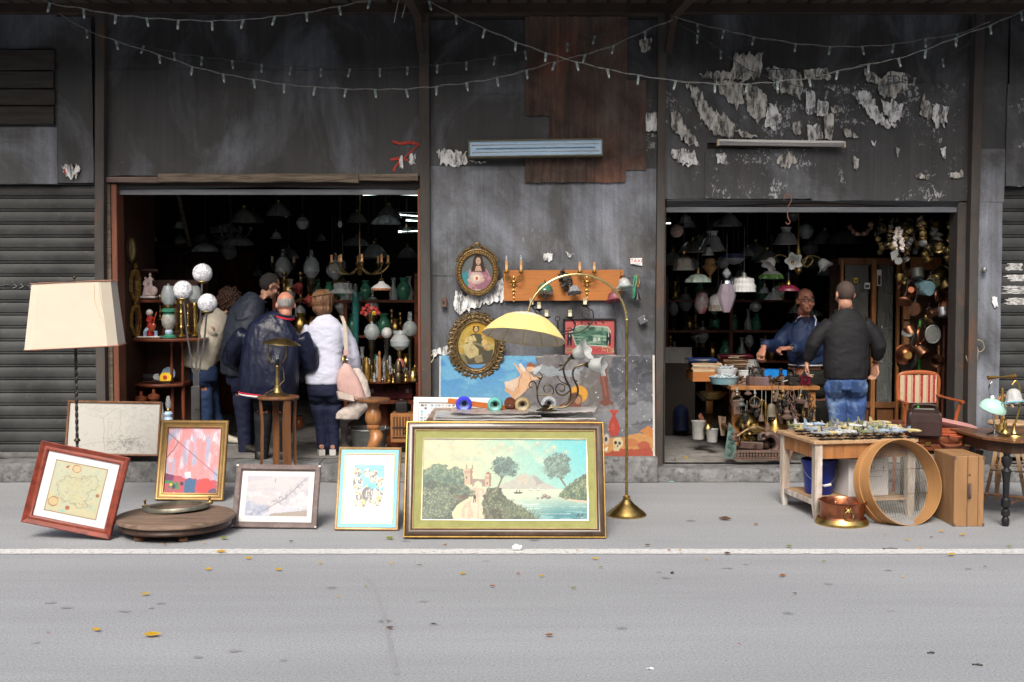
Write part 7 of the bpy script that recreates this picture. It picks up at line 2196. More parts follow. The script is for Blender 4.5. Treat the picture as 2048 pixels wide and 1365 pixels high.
def A0(name,label,px,py,r,depth,m,aim,prof=pot,handle=None,Y=11.85,gold=None):
 ""
 p=W(px,py,Y);k=Y/FPX
 z=-Vector(aim).normalized();x,y=frame_of(z);xf=Matrix((x,y,z)).transposed()
 t=Ad(name,label,'cookware',p,0,PP)
 mb=MB().lathe([(a*r*k,(b-0)*depth*k)for a,b in prof],n=28,xf=xf);mb.B('body',m,t)
 h0=xf@V(r*k,0,depth*k*.9)
 if handle=='long':
  mb=MB();d=V(.25,.1,1).normalized()if aim[2]<.5 else V(.8,0,.3);mb.tube([d*r*k*.95,d*(r*k+.06),d*(r*k+.15)],[.008,.006,.009],n=7);mb.torus(d*(r*k+.165),.013,.004,ax=(0,1,0),n=12,m=5);mb.B('handle',Ah,t)
 else:
  mb=MB().torus(Z0(r*k*.9),r*k*.5,.004,ax=(0,1,0),n=16,m=5,arc=(0,PI));mb.tube([(0,0,r*k*1.35),(0,0,r*k*1.35+.06)],.003,n=4);mb.B('handle',A1 if m is Ct else Ah,t)
 if gold:
  mb=MB().lathe([(.01,-.004),(r*k*.4,-.004),(r*k*.42,.004)],n=20,xf=xf);mb.B('medallion',A7,t)
 return t
A0('small_pot','small polished brass pot, upper left of the hung pans',1798,562,9,12,m_brass,(-.3,-.4,-.8),bowl)
A0('frying_pan','round copper pan showing its shiny bottom',1822,580,13,14,Bv,(-.25,-.95,.1),bowl)
A0('tin_can','grey tin canister hung by wires',1836,556,12,18,Ay,(.05,-.3,-.95))
A0('brass_jug','large tilted brass jug with pale rim under the top board',1868,562,15,34,Ab,(-.72,-.45,-.5))
A0('enamel_pot','blue enamel pot turned with its round base to the road',1860,578,15,26,Ct,(.35,-.9,-.1))
A0('brass_mug','dark brass mug hung at the far right of the pans',1896,578,13,28,Ab,(.3,-.5,-.8))
A0('frying_pan','dark copper frying pan tilted down, left side',1807,606,15,10,As,(-.25,-.45,-.85),pan,'long')
A0('frying_pan','dark copper frying pan facing left, below the enamel pot',1827,619,14,12,As,(-.6,-.75,0),pan,'long')
A0('copper_pot','copper saucepan lying sideways with a brass handle',1858,630,10,26,As,(-.9,-.3,-.2))
A0('saucepan','bright aluminium saucepan right of the copper saucepan',1888,634,13,18,Ef,(.05,-.25,-1),pot,'long')
A0('frying_pan','narrow brown pan seen edge on below the enamel pot',1876,592,13,9,As,(.85,-.5,0),pan)
A0('pan_lid','grey metal pan lid left of the brown saucepan',1816,664,13,8,An,(-.3,-.5,.8),pan)
A0('copper_pot','brown copper saucepan hung from a wire bail',1824,672,11,18,As,(.3,-.4,-.85))
A0('frying_pan','tall brown pan seen edge on left of the oval tray',1843,670,16,9,As,(.8,-.6,0),pan)
t,q,k=T('oval_tray','oval grey metal tray with a pierced pattern hung by a ring','tray',1865,690,11.8,PP)
mb=MB().lathe([(.01,0),(14*k,0),(16*k,.012),(15*k,.014),(13.6*k,.006),(.01,.006)],q(1865,669),n=36,xf=MR(R(90),3,'X'),sy=1.18);mb.B('tray',An,t)
mb=MB().torus(q(1865,646),.014,.004,ax=(0,1,0),n=14,m=5);mb.B('ring',Ah,t)
A0('copper_bowl','copper bowl with a golden medallion on its base, above the armchair',1816,711,19,16,Bv,(.05,-1,-.05),bowl,gold=True,Y=11.6)
A0('frying_pan','black frying pan behind the copper bowl',1815,722,20,8,Ah,(0,-1,-.15),pan,'long',Y=11.75)
A0('copper_pot','small copper cup pot right of the copper bowl',1850,712,12,22,As,(.4,-.6,-.6))
A0('copper_pot','copper funnel cup hung lowest at the right',1880,714,13,20,As,(.5,.6,.6),bowl)
for i,(x,y0,y1,m,lab)in enumerate(((1838,640,745,Aa('green_stick',(.06,.42,.06),rough=.4),'bright green broom stick behind the pans'),(1886,650,760,Bi,'red brown wooden stick at the right of the pans'),(1898,640,740,An,'grey metal rod nearest the jamb'),(1876,690,770,Ax,'honey coloured wooden stick under the oval tray'))):
 t,q,k=T('stick',lab,'stick',x,y1+120,12.1);mb=MB().tube([q(x-3,y1+120),q(x,y1),q(x+2,y0)],.011,n=8);mb.B('shaft',m,t)
 mb=MB().ball(q(x+2,y0),.014,8,6);mb.B('tip',Ak,t)
Yt=11.45;zt3=ZP(773,Yt)
a,b=W(1462,773,Yt),W(1632,773,Yt)
t=Ad('market_table','long plank table of the merchant loaded with irons, books and basins','table',(a.x,Yt,.15))
xl=a.x
mb=MB().box2((0,0,zt3-.19),(b.x-a.x+.04,1.75,zt3-.15),bev=.004);mb.B('tabletop',Ax,t)
for x,y in((.03,.05),(b.x-a.x-.06,.05),(.03,1.6),(b.x-a.x-.06,1.6)):
 mb=MB().box2((x,y,0),(x+.07,y+.07,zt3-.19));mb.B('leg',Ax,t)
mb=MB().box2((.02,.1,.25),(b.x-a.x-.02,1.6,.28));mb.B('lower_shelf',Aq,t)
def tx(px,Y):return W(px,700,Y).x
def put(name,label,cat,px,Y,z=None,group=None):
 t=Ad(name,label,cat,(tx(px,Y),Y,(zt3+.001)if z is None else z),0,group)
 return t,Y/FPX
def book(label,px,Y,z,w,d,h,m,rz=0):
 t,k=put('book',label,'book',px,Y,z);t.rotation_euler=(0,0,rz)
 mb=MB().box2((-w/2,-d/2,0),(w/2,d/2,.004),bev=.001);mb.box2((-w/2,-d/2,h-.004),(w/2,d/2,h),bev=.001);mb.tube([(-w/2,-d/2,h/2),(w/2,-d/2,h/2)],h/2,n=8);mb.B('cover',m,t)
 mb=MB().box2((-w/2+.004,-d/2+.006,.004),(w/2-.004,d/2-.005,h-.004));mb.B('pages',A2,t)
 return t
m_maroon=Aa('maroon_cloth',(.15,.012,.03),rough=.5,var=.15);D4=Aa('navy_cloth',(.02,.045,.16),rough=.5,var=.15);Cu=Aa('buff_cloth',(.5,.33,.2),rough=.6,var=.12)
t,k=put('drawer','shallow wooden drawer holding old papers at the left end of the merchant table','drawer',1410,12.2)
mb=MB().box2((-.16,-.2,0),(.14,.3,.1),bev=.004);mb.B('case',Bz,t)
z=zt3+.102
for i in range(5):
 t,k=put('paper_bundle',('bottom','second','middle','fourth','top')[i]+' yellowed folder in the paper pile under the navy book','folder',1410+U(-3,3),12.2,z,'folders under the navy book');t.rotation_euler=(0,0,U(-.12,.12))
 mb=MB().box2((-.16,-.15,0),(.16,.15,.017),bev=.003);mb.B('folder',(A2,Cu,B8)[i%3],t);z+=.018
book('navy blue book lying on the pile of old papers',1401,12.2,z,.3,.24,.045,D4,.06)
zb=zt3+.1
t,k=put('crate','dark wooden crate under the maroon book','crate',1474,12.9);mb=MB().box2((-.2,-.15,0),(.2,.2,.1),bev=.004);mb.B('case',Af,t)
book('lower cream book under the maroon one',1474,12.9,zb+.003,.33,.24,.042,Cu);book('upper cream book directly under the maroon one',1472,12.9,zb+.046,.34,.25,.042,Cu,.03)
t=book('large maroon book with pale lettering, top of its pile',1470,12.9,zb+.09,.36,.26,.05,m_maroon,-.03)
mb=MB().box2((-.1,-.158,.018),(.02,-.154,.03));mb.B('spine_title',A2,t)
t,k=put('white_board','white board standing on a dark crate left of the merchant table','board',1350,13.4,ZP(727,13.4));mb=MB().box2((-.11,0,0),(.2,.02,.19),bev=.003);mb.B('panel',Aa('grey_shaded_white',(.3,.3,.29),rough=.7),t)
t,k=put('crate','tall dark crate in the gloom left of the merchant table','crate',1352,13.35,.15);mb=MB().box2((-.16,-.05,0),(.22,.3,ZP(727,13.4)-.152),bev=.004);mb.B('case',B6,t)
t,k=put('glass_bowl','cloudy plastic bowl of glass drops behind the enamel basin','bowl',1453,12,zt3+.06);mb=MB().lathe([(.09,0),(.115,.06),(.118,.085),(.112,.085),(.088,.005),(.001,.004)],n=30);mb.B('bowl',Aa('cloudy',(.55,.57,.58),rough=.3,var=.1),t)
mb=MB()
for i in range(30):mb.ball((U(-.08,.08),U(-.08,.08),.08+U(0,.03)),.014,6,4)
o=mb.B('glass_drops',Al,t);o['kind']='stuff'
t,k=put('enamel_basin','pale blue enamel basin heaped with glass crystals on the merchant table','basin',1449,11.75);mb=MB().lathe([(.13,0),(.15,.05),(.158,.07),(.162,.073),(.15,.068),(.125,.006),(.001,.005)],n=34);mb.B('basin',Ct,t)
mb=MB()
for i in range(60):
 a,r_=U(0,6.3),.13*math.sqrt(rnd.random());mb.ball((r_*COS(a),r_*SIN(a),.07+.03*(1-r_/.13)+U(-.008,.01)),U(.008,.016),6,4)
o=mb.B('crystals',Al,t);o['kind']='stuff'
t,k=put('plastic_bucket','small cloudy plastic bucket right of the enamel basin','bucket',1490,12.05);mb=MB().lathe([(.06,0),(.075,.11),(.08,.115),(.07,.11),(.055,.005),(.001,.004)],n=24);mb.B('tub',Aa("cloudy",(.5,.5,.5)),t)
t,k=put('glass_globe','crumpled clear glass globe behind the small plastic bucket','shade',1505,12.4,zt3+.03);mb=MB().lathe([(.04,0),(.075,.05),(.08,.1),(.05,.16),(.055,.18)],n=20,cap=False,flute=.06,nf=7);mb.B('glass',Ar,t)
t,k=put('blue_crate','bright blue plastic crate of small parts in front of the merchant','crate',1545,12.15,zt3+.02);mb=MB()
for s_ in(-1,1):
 mb.box2((-.13,s_*.1-.004,0),(.13,s_*.1+.004,.1));mb.box2((s_*.13-.004,-.096,0),(s_*.13+.004,.096,.1))
mb.box2((-.126,-.096,0),(.126,.096,.008));mb.B('box',Aa('bright_blue',(.01,.2,.6),rough=.4),t)
def Bk(label,px,Y,rz,m,s=1):
 t,k=put('flat_iron',label,'iron',px,Y,None,'old flat irons on the merchant table');t.rotation_euler=(0,0,rz);t.scale=(s,s,s)
 out=[(-.05,-.09),(.05,-.09),(.055,0),(.03,.07),(0,.11),(-.03,.07),(-.055,0)]
 mb=MB().rings([[V(x,y,0)for x,y in out],[V(x,y,.075)for x,y in out],[V(x*.9,y*.92,.085)for x,y in out]]);mb.B('body',m,t)
 mb=MB().tube(Ac([(0,-.07,.08),(0,-.075,.13),(0,-.03,.155),(0,.03,.155),(0,.06,.12),(0,.05,.085)]),.009,n=7);mb.B('bracket',Ah,t)
 mb=MB().tube([(0,-.05,.157),(0,.04,.157)],.016,n=10);mb.B('grip',Af,t)
m_irb=Aa('brown_iron',(.12,.075,.062),rough=.6,metal=.3,var=.35,scale=14)
Bk('brown flat iron standing left of its fellows at the table front',1503,11.62,.15,m_irb,1.05);Bk('purplish flat iron second from the left at the table front',1526,11.62,-.1,Aa('purple_iron',(.13,.085,.09),rough=.6,metal=.3,var=.3,scale=14));Bk('grey flat iron with tall handle behind the front ones',1512,11.9,.5,Ay);Bk('small rusty flat iron right of the middle of the table',1562,11.7,-.4,Ae,.95);Bk('black flat iron at the right end of the table',1583,11.6,.2,Ah,1.05)
t,k=put('tin_box','dark red tin box at the front right corner of the merchant table','tin',1606,11.62);mb=MB().box2((-.07,-.06,0),(.07,.06,.08),bev=.006);mb.B('tin',Dh,t);mb=MB().box2((-.073,-.063,.08),(.073,.063,.092),bev=.004);mb.B('lid',m_maroon,t)
HW='loose hardware on the merchant table'
for i in range(46):
 px,Y=U(1476,1618),U(11.5,12.2)
 if 1490<px<1540 and Y<11.75:px+=52
 m=rnd.choice([Ae,Ah,Ab,Ae,Am,m_irb,An]);kd=rnd.choice(['hinge','key','fitting','pliers'])
 t,k=put('hardware',{Ae:'rusty',Ah:'black iron',Ab:'dull brass',Am:'old gilt',m_irb:'brown iron',An:'grey zinc'}[m]+' '+kd+' in the heap of hardware on the merchant table','hardware',px,Y,zt3+U(.002,.05),HW)
 t.rotation_euler=(U(-.4,.4),U(-.4,.4),U(0,6))
 mb=MB()
 if kd=='hinge':mb.box((0,0,.01),(.09,.05,.008),bev=.002);mb.tube([(-.045,0,.014),(.045,0,.014)],.008,n=7)
 elif kd=='key':mb.tube([(-.05,0,.01),(.05,0,.01)],.006,n=6);mb.torus((-.068,0,.01),.02,.005,n=12,m=5);mb.box((.04,.012,.01),(.016,.024,.006))
 elif kd=='fitting':mb.lathe([(.02,0),(.03,.012),(.012,.03),(.016,.05),(.028,.06),(.004,.075)],n=12)
 else:mb.tube([(-.07,-.02,.01),(0,.004,.012),(.05,.012,.012)],.008,n=6);mb.tube([(-.07,.02,.014),(0,-.004,.014),(.05,-.004,.014)],.008,n=6)
 mb.B('piece',m,t)
def Ck(label,px,py,r,Y):
 t,q,k=T('porthole',label,'porthole',px,py,Y)
 r_=r*k;rot=MR(R(90),3,'X')
 rings=[]
 for i in range(36):
  a=2*PI*i/36;rings.append([V(rr*COS(a),yy,rr*SIN(a))for rr,yy in((r_,.03),(r_,-.02),(r_*.9,-.034),(r_*.78,-.026),(r_*.76,.02))])
 mb=MB().rings(rings,loop=True);mb.B('ring',Aa('verdigris_brass',(.22,.17,.1),rough=.45,metal=.7,var=.35,scale=14),t)
 mb=MB().lathe([(.001,0),(r_*.8,0)],n=28,xf=rot,cap=False);mb.B('pane',Ak,t)
 for a in(.3,1.4,2.5,3.7,5.2):
  mb=MB().ball((r_*.95*COS(a),-.03,r_*.95*SIN(a)),.009,7,5);mb.B('bolt',Ab,t)
 mb=MB().tube([(0,0,r_),(0,.02,r_+.07)],.007,n=6);mb.ball((0,-0,r_+.03),.016,8,6);mb.B('hanger',An,t)
Ck('brass porthole ring hung under the table edge, left of the two',1474,803,13,11.35);Ck('darker porthole ring hung under the table edge, right of the two',1510,805,11.5,11.35)
L('cow_bell','greenish flattened cow bell hung under the table on a rope','bell',1543,834,11.35,[('bell',Aa('old_bell',(.16,.14,.1),rough=.6,metal=.5,var=.3),[(10,0),(9,8),(7.5,22),(5,26),(1,27)],dict(sy=.6)),('strap',Ba,[(1.2,27),(.8,66)])])
L('cow_bell','long rusty cow bell hung beside the greenish one','bell',1556,848,11.45,[('bell',Ae,[(11,0),(9,10),(7,30),(4,42),(1,43)],dict(sy=.6)),('strap',Ba,[(1.2,43),(.8,76)])])
for px,py,lab in((1523,842,'string of brass taps hung under the table, left strand'),(1531,848,'string of brass taps hung under the table, right strand')):
 L('tap_string',lab,'tap',px,py,11.36,[('taps',m_brass,[(1,0),(2.4,6),(1.4,12),(3,20),(1.6,28),(3.4,36),(1.4,44)]),('cord',A1,[(.8,44),(.7,66)])])
for i,(px,py,n_,lab)in enumerate(((1575,780,9,'bunch of iron bits and curb chains at the table corner, left'),(1588,782,11,'bunch of rusty bridle chains in the middle of the table corner'),(1604,780,10,'bunch of small brass and iron hooks at the table corner'),(1620,782,12,'long dark iron chain hanging at the right table corner'))):
 t,q,k=T('chain_bunch',lab,'chain',px,py,11.36)
 for j in range(n_):
  mb=MB();c=q(px+U(-4,4),py+6+5.2*j);mb.torus(c,U(.012,.024),.005,ax=(U(-1,1),U(-1,1),U(-.3,.3)),ry=U(.02,.04),n=12,m=5);mb.B('link',(Ae,Ae,Ab,Ah)[i],t)
L('bell_dome','dull brass bell dome lying under the left porthole ring','bell',1493,850,11.5,[('dome',Ab,[(24,0),(24,3),(18,14),(8,22),(3,26)])]);L('cauldron_cover','wide brass cauldron lid in the middle of the heap','lid',1508,866,11.35,[('lid',m_brass,[(22,0),(22,2),(16,10),(9,13),(8,19),(9,20)])]);L('brass_horn','yellow brass gramophone-like bell right of the cauldron lid','horn',1550,866,11.4,[('bell',m_brass,[(26,0),(22,6),(12,16),(6,30),(4,40)])])
t,q,k=T('cast_panel','green cast iron ornamental panel leaning at the left of the heap','panel',1464,918,11.2)
mb=MB().rings([[q(x,y,d+(918-y)*.0012)for x,y in((1448,916),(1474,920),(1470,860),(1458,845))]for d in(0,.02)]);Dv=Aa('verdigris',(.07,.12,.105),rough=.7,var=.4,scale=14,bump=.4);mb.B('plate',Dv,t)
mb=MB()
for i in range(7):mb.spiral(q(1462+(i%2)*5-2,908-8.5*i,-.01+(8.5*i)*.0012),.022,.006,1.1,i,.006,n=14,m=5)
mb.B('scroll_relief',Dv,t)
t,q,k=T('iron_fence','long cast iron fender with a row of pierced hearts lying at the doorstep','fender',1520,920,11.12)
mb=MB().box2(q(1468,921),q(1582,917)+V(0,.04,0));mb.box2(q(1476,904),q(1560,901)+V(0,.03,0));mb.B('rails',Ae,t)
for i in range(17):
 mb=MB().torus(q(1474+6.2*i,910.5),.02,.0075,ax=(0,1,0),ry=.03,n=12,m=6);mb.B('heart',Ae,t)
t,q,k=T('iron_scroll','big curved rusty iron bracket standing on the fender','bracket',1540,905,11.2)
mb=MB();pts=[(1528,872),(1540,868),(1552,876),(1556,890),(1550,902),(1536,905)]
mb.tube(Ac([q(x,y)for x,y in pts]),[.03,.05,.055,.055,.05,.05,.045]+[.045]*14,n=8,flat=.7);mb.spiral(q(1527,874,-.01),.045,.012,1.2,0,.014,n=16);mb.B('bracket',m_irb,t)
t,q,k=T('bed_ornament','arched brass bed rail ornament lying over the heap','ornament',1508,880,11.2)
mb=MB().tube(Ac([q(1472,874),q(1484,866),q(1500,857),q(1516,855),q(1532,862),q(1540,870)]),.017,n=8,flat=.8);mb.ball(q(1508,857,-.012),(.05,.014,.025),12,8);mb.B('rail',Am,t)
for x0,y0,x1,y1,rz,m,nm,lab,d in((1556,896,1584,921,.25,Aa('rust_plate',(.2,.1,.075),rough=.8,var=.25,scale=10),'lock_plate','square rusty lock plate leaning at the right of the heap',0),(1548,865,1574,885,.6,m_irb,'iron_block','brown iron block tumbled on the heap',.1),(1480,884,1526,898,.05,m_irb,'iron_bar','flat iron bar lying across the fender',.05),(1466,800,1480,830,-.1,Ae,'iron_plate','bent rusty plate behind the left porthole ring',.15)):
 t,q,k=T(nm,lab,'scrap iron',(x0+x1)/2,(y0+y1)/2,11.15+d)
 w_,h_=(x1-x0)*k,(y1-y0)*k
 mb=MB().box((0,0,0),(w_,.03,h_),rot=MR(rz,4,'Y')@MR(.2,4,'X'),bev=.005);mb.B('plate',m,t)
 mb=MB().torus((w_*.15,-.025,0),.014,.004,ax=(0,1,0),n=10,m=5);mb.B('keyhole_ring',Ah,t)
for i,(px,py,r,m,lab)in enumerate(((1490,882,9,m_brass,'brass finial in the heap, left'),(1502,876,7,Am,'gilt finial in the heap beside the brass one'),(1530,888,8,Ae,'rusty ball finial in the middle of the heap'),(1578,872,8,Ae,'rusty ring bolt at the right of the heap'),(1600,905,6,An,'grey pipe fitting behind the white table leg'),(1588,890,9,m_irb,'brown iron hub right of the heap'),(1482,812,8,Ay,'lumpy grey fitting between the portholes'),(1496,790,7,Ae,'rusty cluster hung between the portholes'),(1574,838,10,Ae,'rusty horseshoe lump under the chains'),(1592,850,9,m_irb,'brown iron sheave under the chains'),(1560,800,6,Am,'gilt hook under the table'))):
 L('scrap',lab,'scrap iron',px,py,11.3,[('piece',m,[(r,0),(r*1.1,r*.4),(r*.5,r*.9),(r*.7,r*1.4),(r*.2,r*1.9)],dict(n=10))],rz=i)
for px,py,Y,prof,m,nm,lab in((1397,878,12,[(12,0),(14,34),(15,36),(13,34),(11,2),(.5,2)],MATS['grey_shaded_white'],'white_bucket','white paint bucket under the left end of the table'),(1424,884,11.8,[(10,0),(12,24),(13,26),(11,24),(9,2),(.5,2)],MATS['grey_shaded_white'],'white_bucket','smaller chipped white pail nearer the doorstep'),(1416,868,11.9,[(8,0),(10,6),(9,14),(4,20)],Ab,'brass_urn','little dull brass urn on the floor between white pails'),(1362,860,13.2,[(15,0),(15,40),(10,46),(4,50)],Aa('deep_blue',(.008,.013,.04),rough=.4),'jerrycan','dark blue canister in the gloom left of the table'),(1352,800,13.6,[(12,0),(12,30),(6,38),(4,40)],Ay,'jerrycan','grey plastic canister in the gloom left of the table'),(1428,798,12,[(14,0),(26,10),(28,14),(25,12),(.5,2)],Ab,'brass_basin','wide brass basin on the shelf under the table'),(1414,802,12.3,[(10,0),(22,14),(24,18),(21,16),(.5,3)],Ai,'brass_basin','darker bronze basin nested behind the brass one')):  # white pails and blue canister coloured darker, shade put into their colour
 L(nm,lab,'bucket' if 'bucket' in nm else 'vessel',px,py,Y,[('body',m,prof)])
t,q,k=T('wood_block','stack of broken boards leaning under the left end of the table','board',1420,880,12.1);mb=MB().rings([[q(x,y,d)for x,y in((1396,832),(1402,826),(1424,866),(1416,870))]for d in(0,.03)]);mb.B('board',Bi,t);mb=MB().rings([[q(x,y,d)for x,y in((1436,832),(1452,834),(1450,872),(1442,872))]for d in(0,.02)]);mb.B('offcut',B8,t)
Yw=9.09
zt4=W(1631,882,Yw).z
fl=W(1631,882,Yw);fr=W(1822,873,9.3)
ang=math.atan2(fr.y-fl.y,fr.x-fl.x)
ww=(V(fr.x,fr.y,0)-V(fl.x,fl.y,0)).length;dd=.72
t=Ad('work_table','small worn wooden table with flaking white legs, covered with model planes','table',(fl.x,fl.y,0),ang*.7)
mtab=t.matrix_basis.copy()
mb=MB().box2((-.02,-.02,zt4-.03),(ww+.02,dd,zt4),bev=.005);mb.B('tabletop',Br,t)
mb=MB().box2((.03,.012,zt4-.15),(ww-.03,.034,zt4-.031));mb.box2((.03,dd-.06,zt4-.15),(ww-.03,dd-.04,zt4-.031));mb.box2((.012,.036,zt4-.148),(.034,dd-.07,zt4-.031));mb.box2((ww-.034,.036,zt4-.148),(ww-.012,dd-.07,zt4-.031));mb.B('apron',Ax,t)
Di=Aa('flaking_white',(.4,.33,.27),rough=.8,var=.3,scale=5,stretch=(3,3,.7),col2=(.62,.6,.56),fac2=.45,scale2=4,bump=.3)
for x,y in((0,0),(ww-.06,0),(0,dd-.08),(ww-.06,dd-.08)):
 mb=MB().rings([[V(x+.03+s_*r_,y+.03+u*r_,z)for s_,u in((-1,-1),(1,-1),(1,1),(-1,1))]for z,r_ in((0,.02),(.12,.031),(.3,.031),(zt4-.031,.031))]);mb.B('leg',Di,t,smooth=20)
mb=MB().box2((.03,.03,.135),(ww-.03,dd-.05,.15));mb.B('shelf',Br,t)
for a_,b_ in(((.01,.06,.11),(.04,dd-.09,.15)),((ww-.04,.06,.11),(ww-.01,dd-.09,.15))):
 mb=MB().box2(a_,b_);mb.B('stretcher',Di,t)
def Eq(kind,m,m2):
 t=Ad('model_plane','','model plane')
 mb=MB().tube([(-.075,0,.05),(-.06,0,.052),(0,0,.054),(.05,0,.053),(.072,0,.052)],[.003,.006,.011,.011,.005],n=8);mb.B('fuselage',m,t)
 mb=MB().prism([(-.09,0),(-.02,.028),(.02,.028),(.09,0),(.09,-.012),(-.09,-.012)],.004,MT((.012,0,.052))@MR(R(90),4,'Z')@MR(R(-90),4,'X'));mb.B('wing',m2,t)
 mb=MB().prism([(-.075,0),(-.05,0),(-.062,.032),(-.076,.036)],.003,MT((0,-.0015,.054)));mb.B('tail_fin',m,t)
 mb=MB().box((-.066,0,.055),(.02,.06,.003));mb.B('tailplane',m2,t)
 if kind==1:
  mb=MB().box((.074,0,.052),(.002,.008,.066),rot=MR(.5,4,'X'));mb.B('propeller',Ah,t)
  mb=MB().ball((.02,0,.064),(.016,.006,.007),8,6);mb.B('cockpit',Ar,t)
 mb=MB().tube([(.03,0,.004),(0,0,.025),(0,0,.044)],.0035,n=5);mb.box((.015,0,.003),(.07,.03,.006));mb.box((0,0,.003),(.02,.06,.0055));mb.B('stand',Ak,t)
 return t
pc=[('grey',(.22,.235,.245)),('olive green',(.13,.15,.07)),('sand coloured',(.34,.29,.19)),('pale blue',(.22,.3,.4)),('cream and yellow',(.42,.35,.17)),('white',(.45,.46,.45))]
protos=[]
for i,(nm,c)in enumerate(pc):
 m1=Aa('plane_'+nm.replace(' ','_'),c,rough=.5,var=.25,scale=40);m2=Aa('wing_'+nm.replace(' ','_'),tuple(x*.85 for x in c),rough=.5,var=.4,scale=45,col2=pc[(i+1)%6][1]if i%2 else None,fac2=.4,scale2=40)
 protos.append((nm,Eq(1 if i%2 else 0,m1,m2)))
used=set()
for j in range(4):
 for i in range(11):
  kx=rnd.randrange(6);nm,pr=protos[kx]
  pos=mtab@V(.05+.078*i+U(-.015,.015)+(.03 if j%2 else 0),.05+.17*j+U(-.03,.03),zt4+.001)
  lab=nm+' model plane on a black stand among the planes on the worn table'
  rz=U(-.6,.6)+(PI if rnd.random()<.4 else-.6)
  if kx not in used:
   used.add(kx);pr.location=pos;pr.rotation_euler=(0,0,rz);pr['label']=lab;pr['group']='model planes on the worn table';pr.scale=(1.1,)*3
  else:
   dup(pr,pos,rz,lab,'model planes on the worn table',scale=U(.85,1.3))
p=mtab@V(.2,.36,.151)
t=Ad('bucket','dark blue plastic bucket with a white handle under the worn table','bucket',p)
mb=MB().lathe([(.1,0),(.112,.004),(.142,.26),(.15,.262),(.15,.285),(.142,.288),(.137,.27),(.108,.01),(.001,.01)],n=40);mb.B('pail',Aa('royal_blue',(.008,.022,.2),rough=.35,var=.12,coat=.2),t)
mb=MB().tube(Ac([(-.148,0,.25),(-.12,-.1,.16),(0,-.17,.09),(.12,-.1,.16),(.148,0,.25)],6),.0035,n=6);mb.B('bail',An,t)
mb=MB().tube([(-.055,-.165,.098),(0,-.173,.09),(.055,-.165,.098)],.011,n=10);mb.B('grip',Av,t)
p=mtab@V(.36,.14,.151)
t=Ad('cardboard_box','white printed cardboard box behind the round sieve','box',p,ang*.7+.05)
mb=MB().box2((0,0,0),(.36,.34,.31),bev=.003);mb.B('carton',Aa('white_carton',(.6,.6,.6),rough=.8,var=.06),t)
mb=MB().box2((-.002,-.02,.311),(.14,.34,.314));mb.B('flap',MATS['white_carton'],t)
mb=MB().box2((.06,-.0012,.158),(.3,.0005,.161));mb.B('rule',Bu,t)
Bj('FRAGILE',.035,Bu,t,(.17,-.001,.235),1);Bj('ILE',.03,Bu,t,(.09,-.001,.13),1)
mb=MB().prism([(.31,.19),(.316,.19),(.316,.225),(.324,.225),(.313,.25),(.302,.225),(.31,.225)],.002,MT((0,-.001,0)));mb.B('arrow',Bu,t)
c=G(1685,1048)
c=V(c.x,c.y+.02,0)
t=Ad('copper_planter','round copper planter with a brass foot band and lion ring handle, on the road','planter',c)
k=c.y/FPX
rim=W(1685,1001,c.y).z
mb=MB().lathe([(49*k,rim*.18),(45*k,rim*.26),(43*k,rim*.36),(43*k,rim*.85),(45*k,rim*.94),(47.5*k,rim*.97),(48*k,rim),(45*k,rim*1.005),(42.5*k,rim*.92),(41.5*k,rim*.2),(.001,rim*.18)],n=56);mb.B('body',Bv,t)
mb=MB().lathe([(52.5*k,0),(53*k,.012),(51*k,.03),(48*k,.05),(47*k,rim*.2),(46*k,rim*.2)],n=56,cap=False);mb.B('foot_band',m_brass,t)
for s_ in(-1,1):
 mb=MB();q=V(0,s_*43.5*k,rim*.72)
 mb.ball(q+V(0,s_*.006,0),(.02,.014,.018),12,8);mb.ball(q+V(-.016,s_*.004,.014),.008,8,6);mb.ball(q+V(.016,s_*.004,.014),.008,8,6);mb.ball(q+V(0,s_*.018,-.008),.009,8,6)
 lm=mb.B('lion_mask',m_brass,t)
 mb=MB().torus(q+V(0,s_*.016,-.038),.036,.005,ax=(0,1,0),n=26,m=7);mb.B('ring',Ab,lm)
D=.685;dep=.19
base=G(1800,1053)
nrm=MR(R(12),3,'Z')@MR(R(-14),3,'X')@V(0,-1,0)
t=Ad('sieve','big round wooden sieve with wire mesh leaning on the table legs','sieve',(base.x+.1,base.y+.02,0),mtx=None)
t.rotation_euler=(R(-14),0,R(19))
mb=MB();n=72
rings=[]
for i in range(n):
 a=2*PI*i/n
 ca,sa=COS(a),SIN(a)
 rings.append([V(r_*ca,y,D/2+r_*sa)for r_,y in((D/2,0),(D/2,dep*.9),(D/2-.007,dep*.9),(D/2-.007,0))])
mb.rings(rings,loop=True);Dj=Aa('bent_beech',(.42,.22,.085),rough=.5,var=.15,scale=4,stretch=(1,6,1),col2=(.36,.19,.08),fac2=.35,scale2=4,coat=.1);mb.B('hoop',Dj,t)
mb=MB();rings=[]
for i in range(n):
 a=2*PI*i/n;ca,sa=COS(a),SIN(a)
 rings.append([V(r_*ca,y,D/2+r_*sa)for r_,y in((D/2+.009,dep*.62),(D/2+.009,dep*1),(D/2+.001,dep*1),(D/2+.001,dep*.62))])
mb.rings(rings,loop=True);mb.B('outer_band',Dj,t)
mb=MB();nw=44;r_=D/2-.008;ym=dep*.84
for i in range(1,nw):
 x=-r_+2*r_*i/nw;hz=math.sqrt(r_*r_-x*x)
 mb.tube([(x,ym,D/2-hz),(x,ym+.001,D/2+hz)],.0015,n=3,cap=False);mb.tube([(-hz,ym-.001,D/2+x),(hz,ym,D/2+x)],.0015,n=3,cap=False)
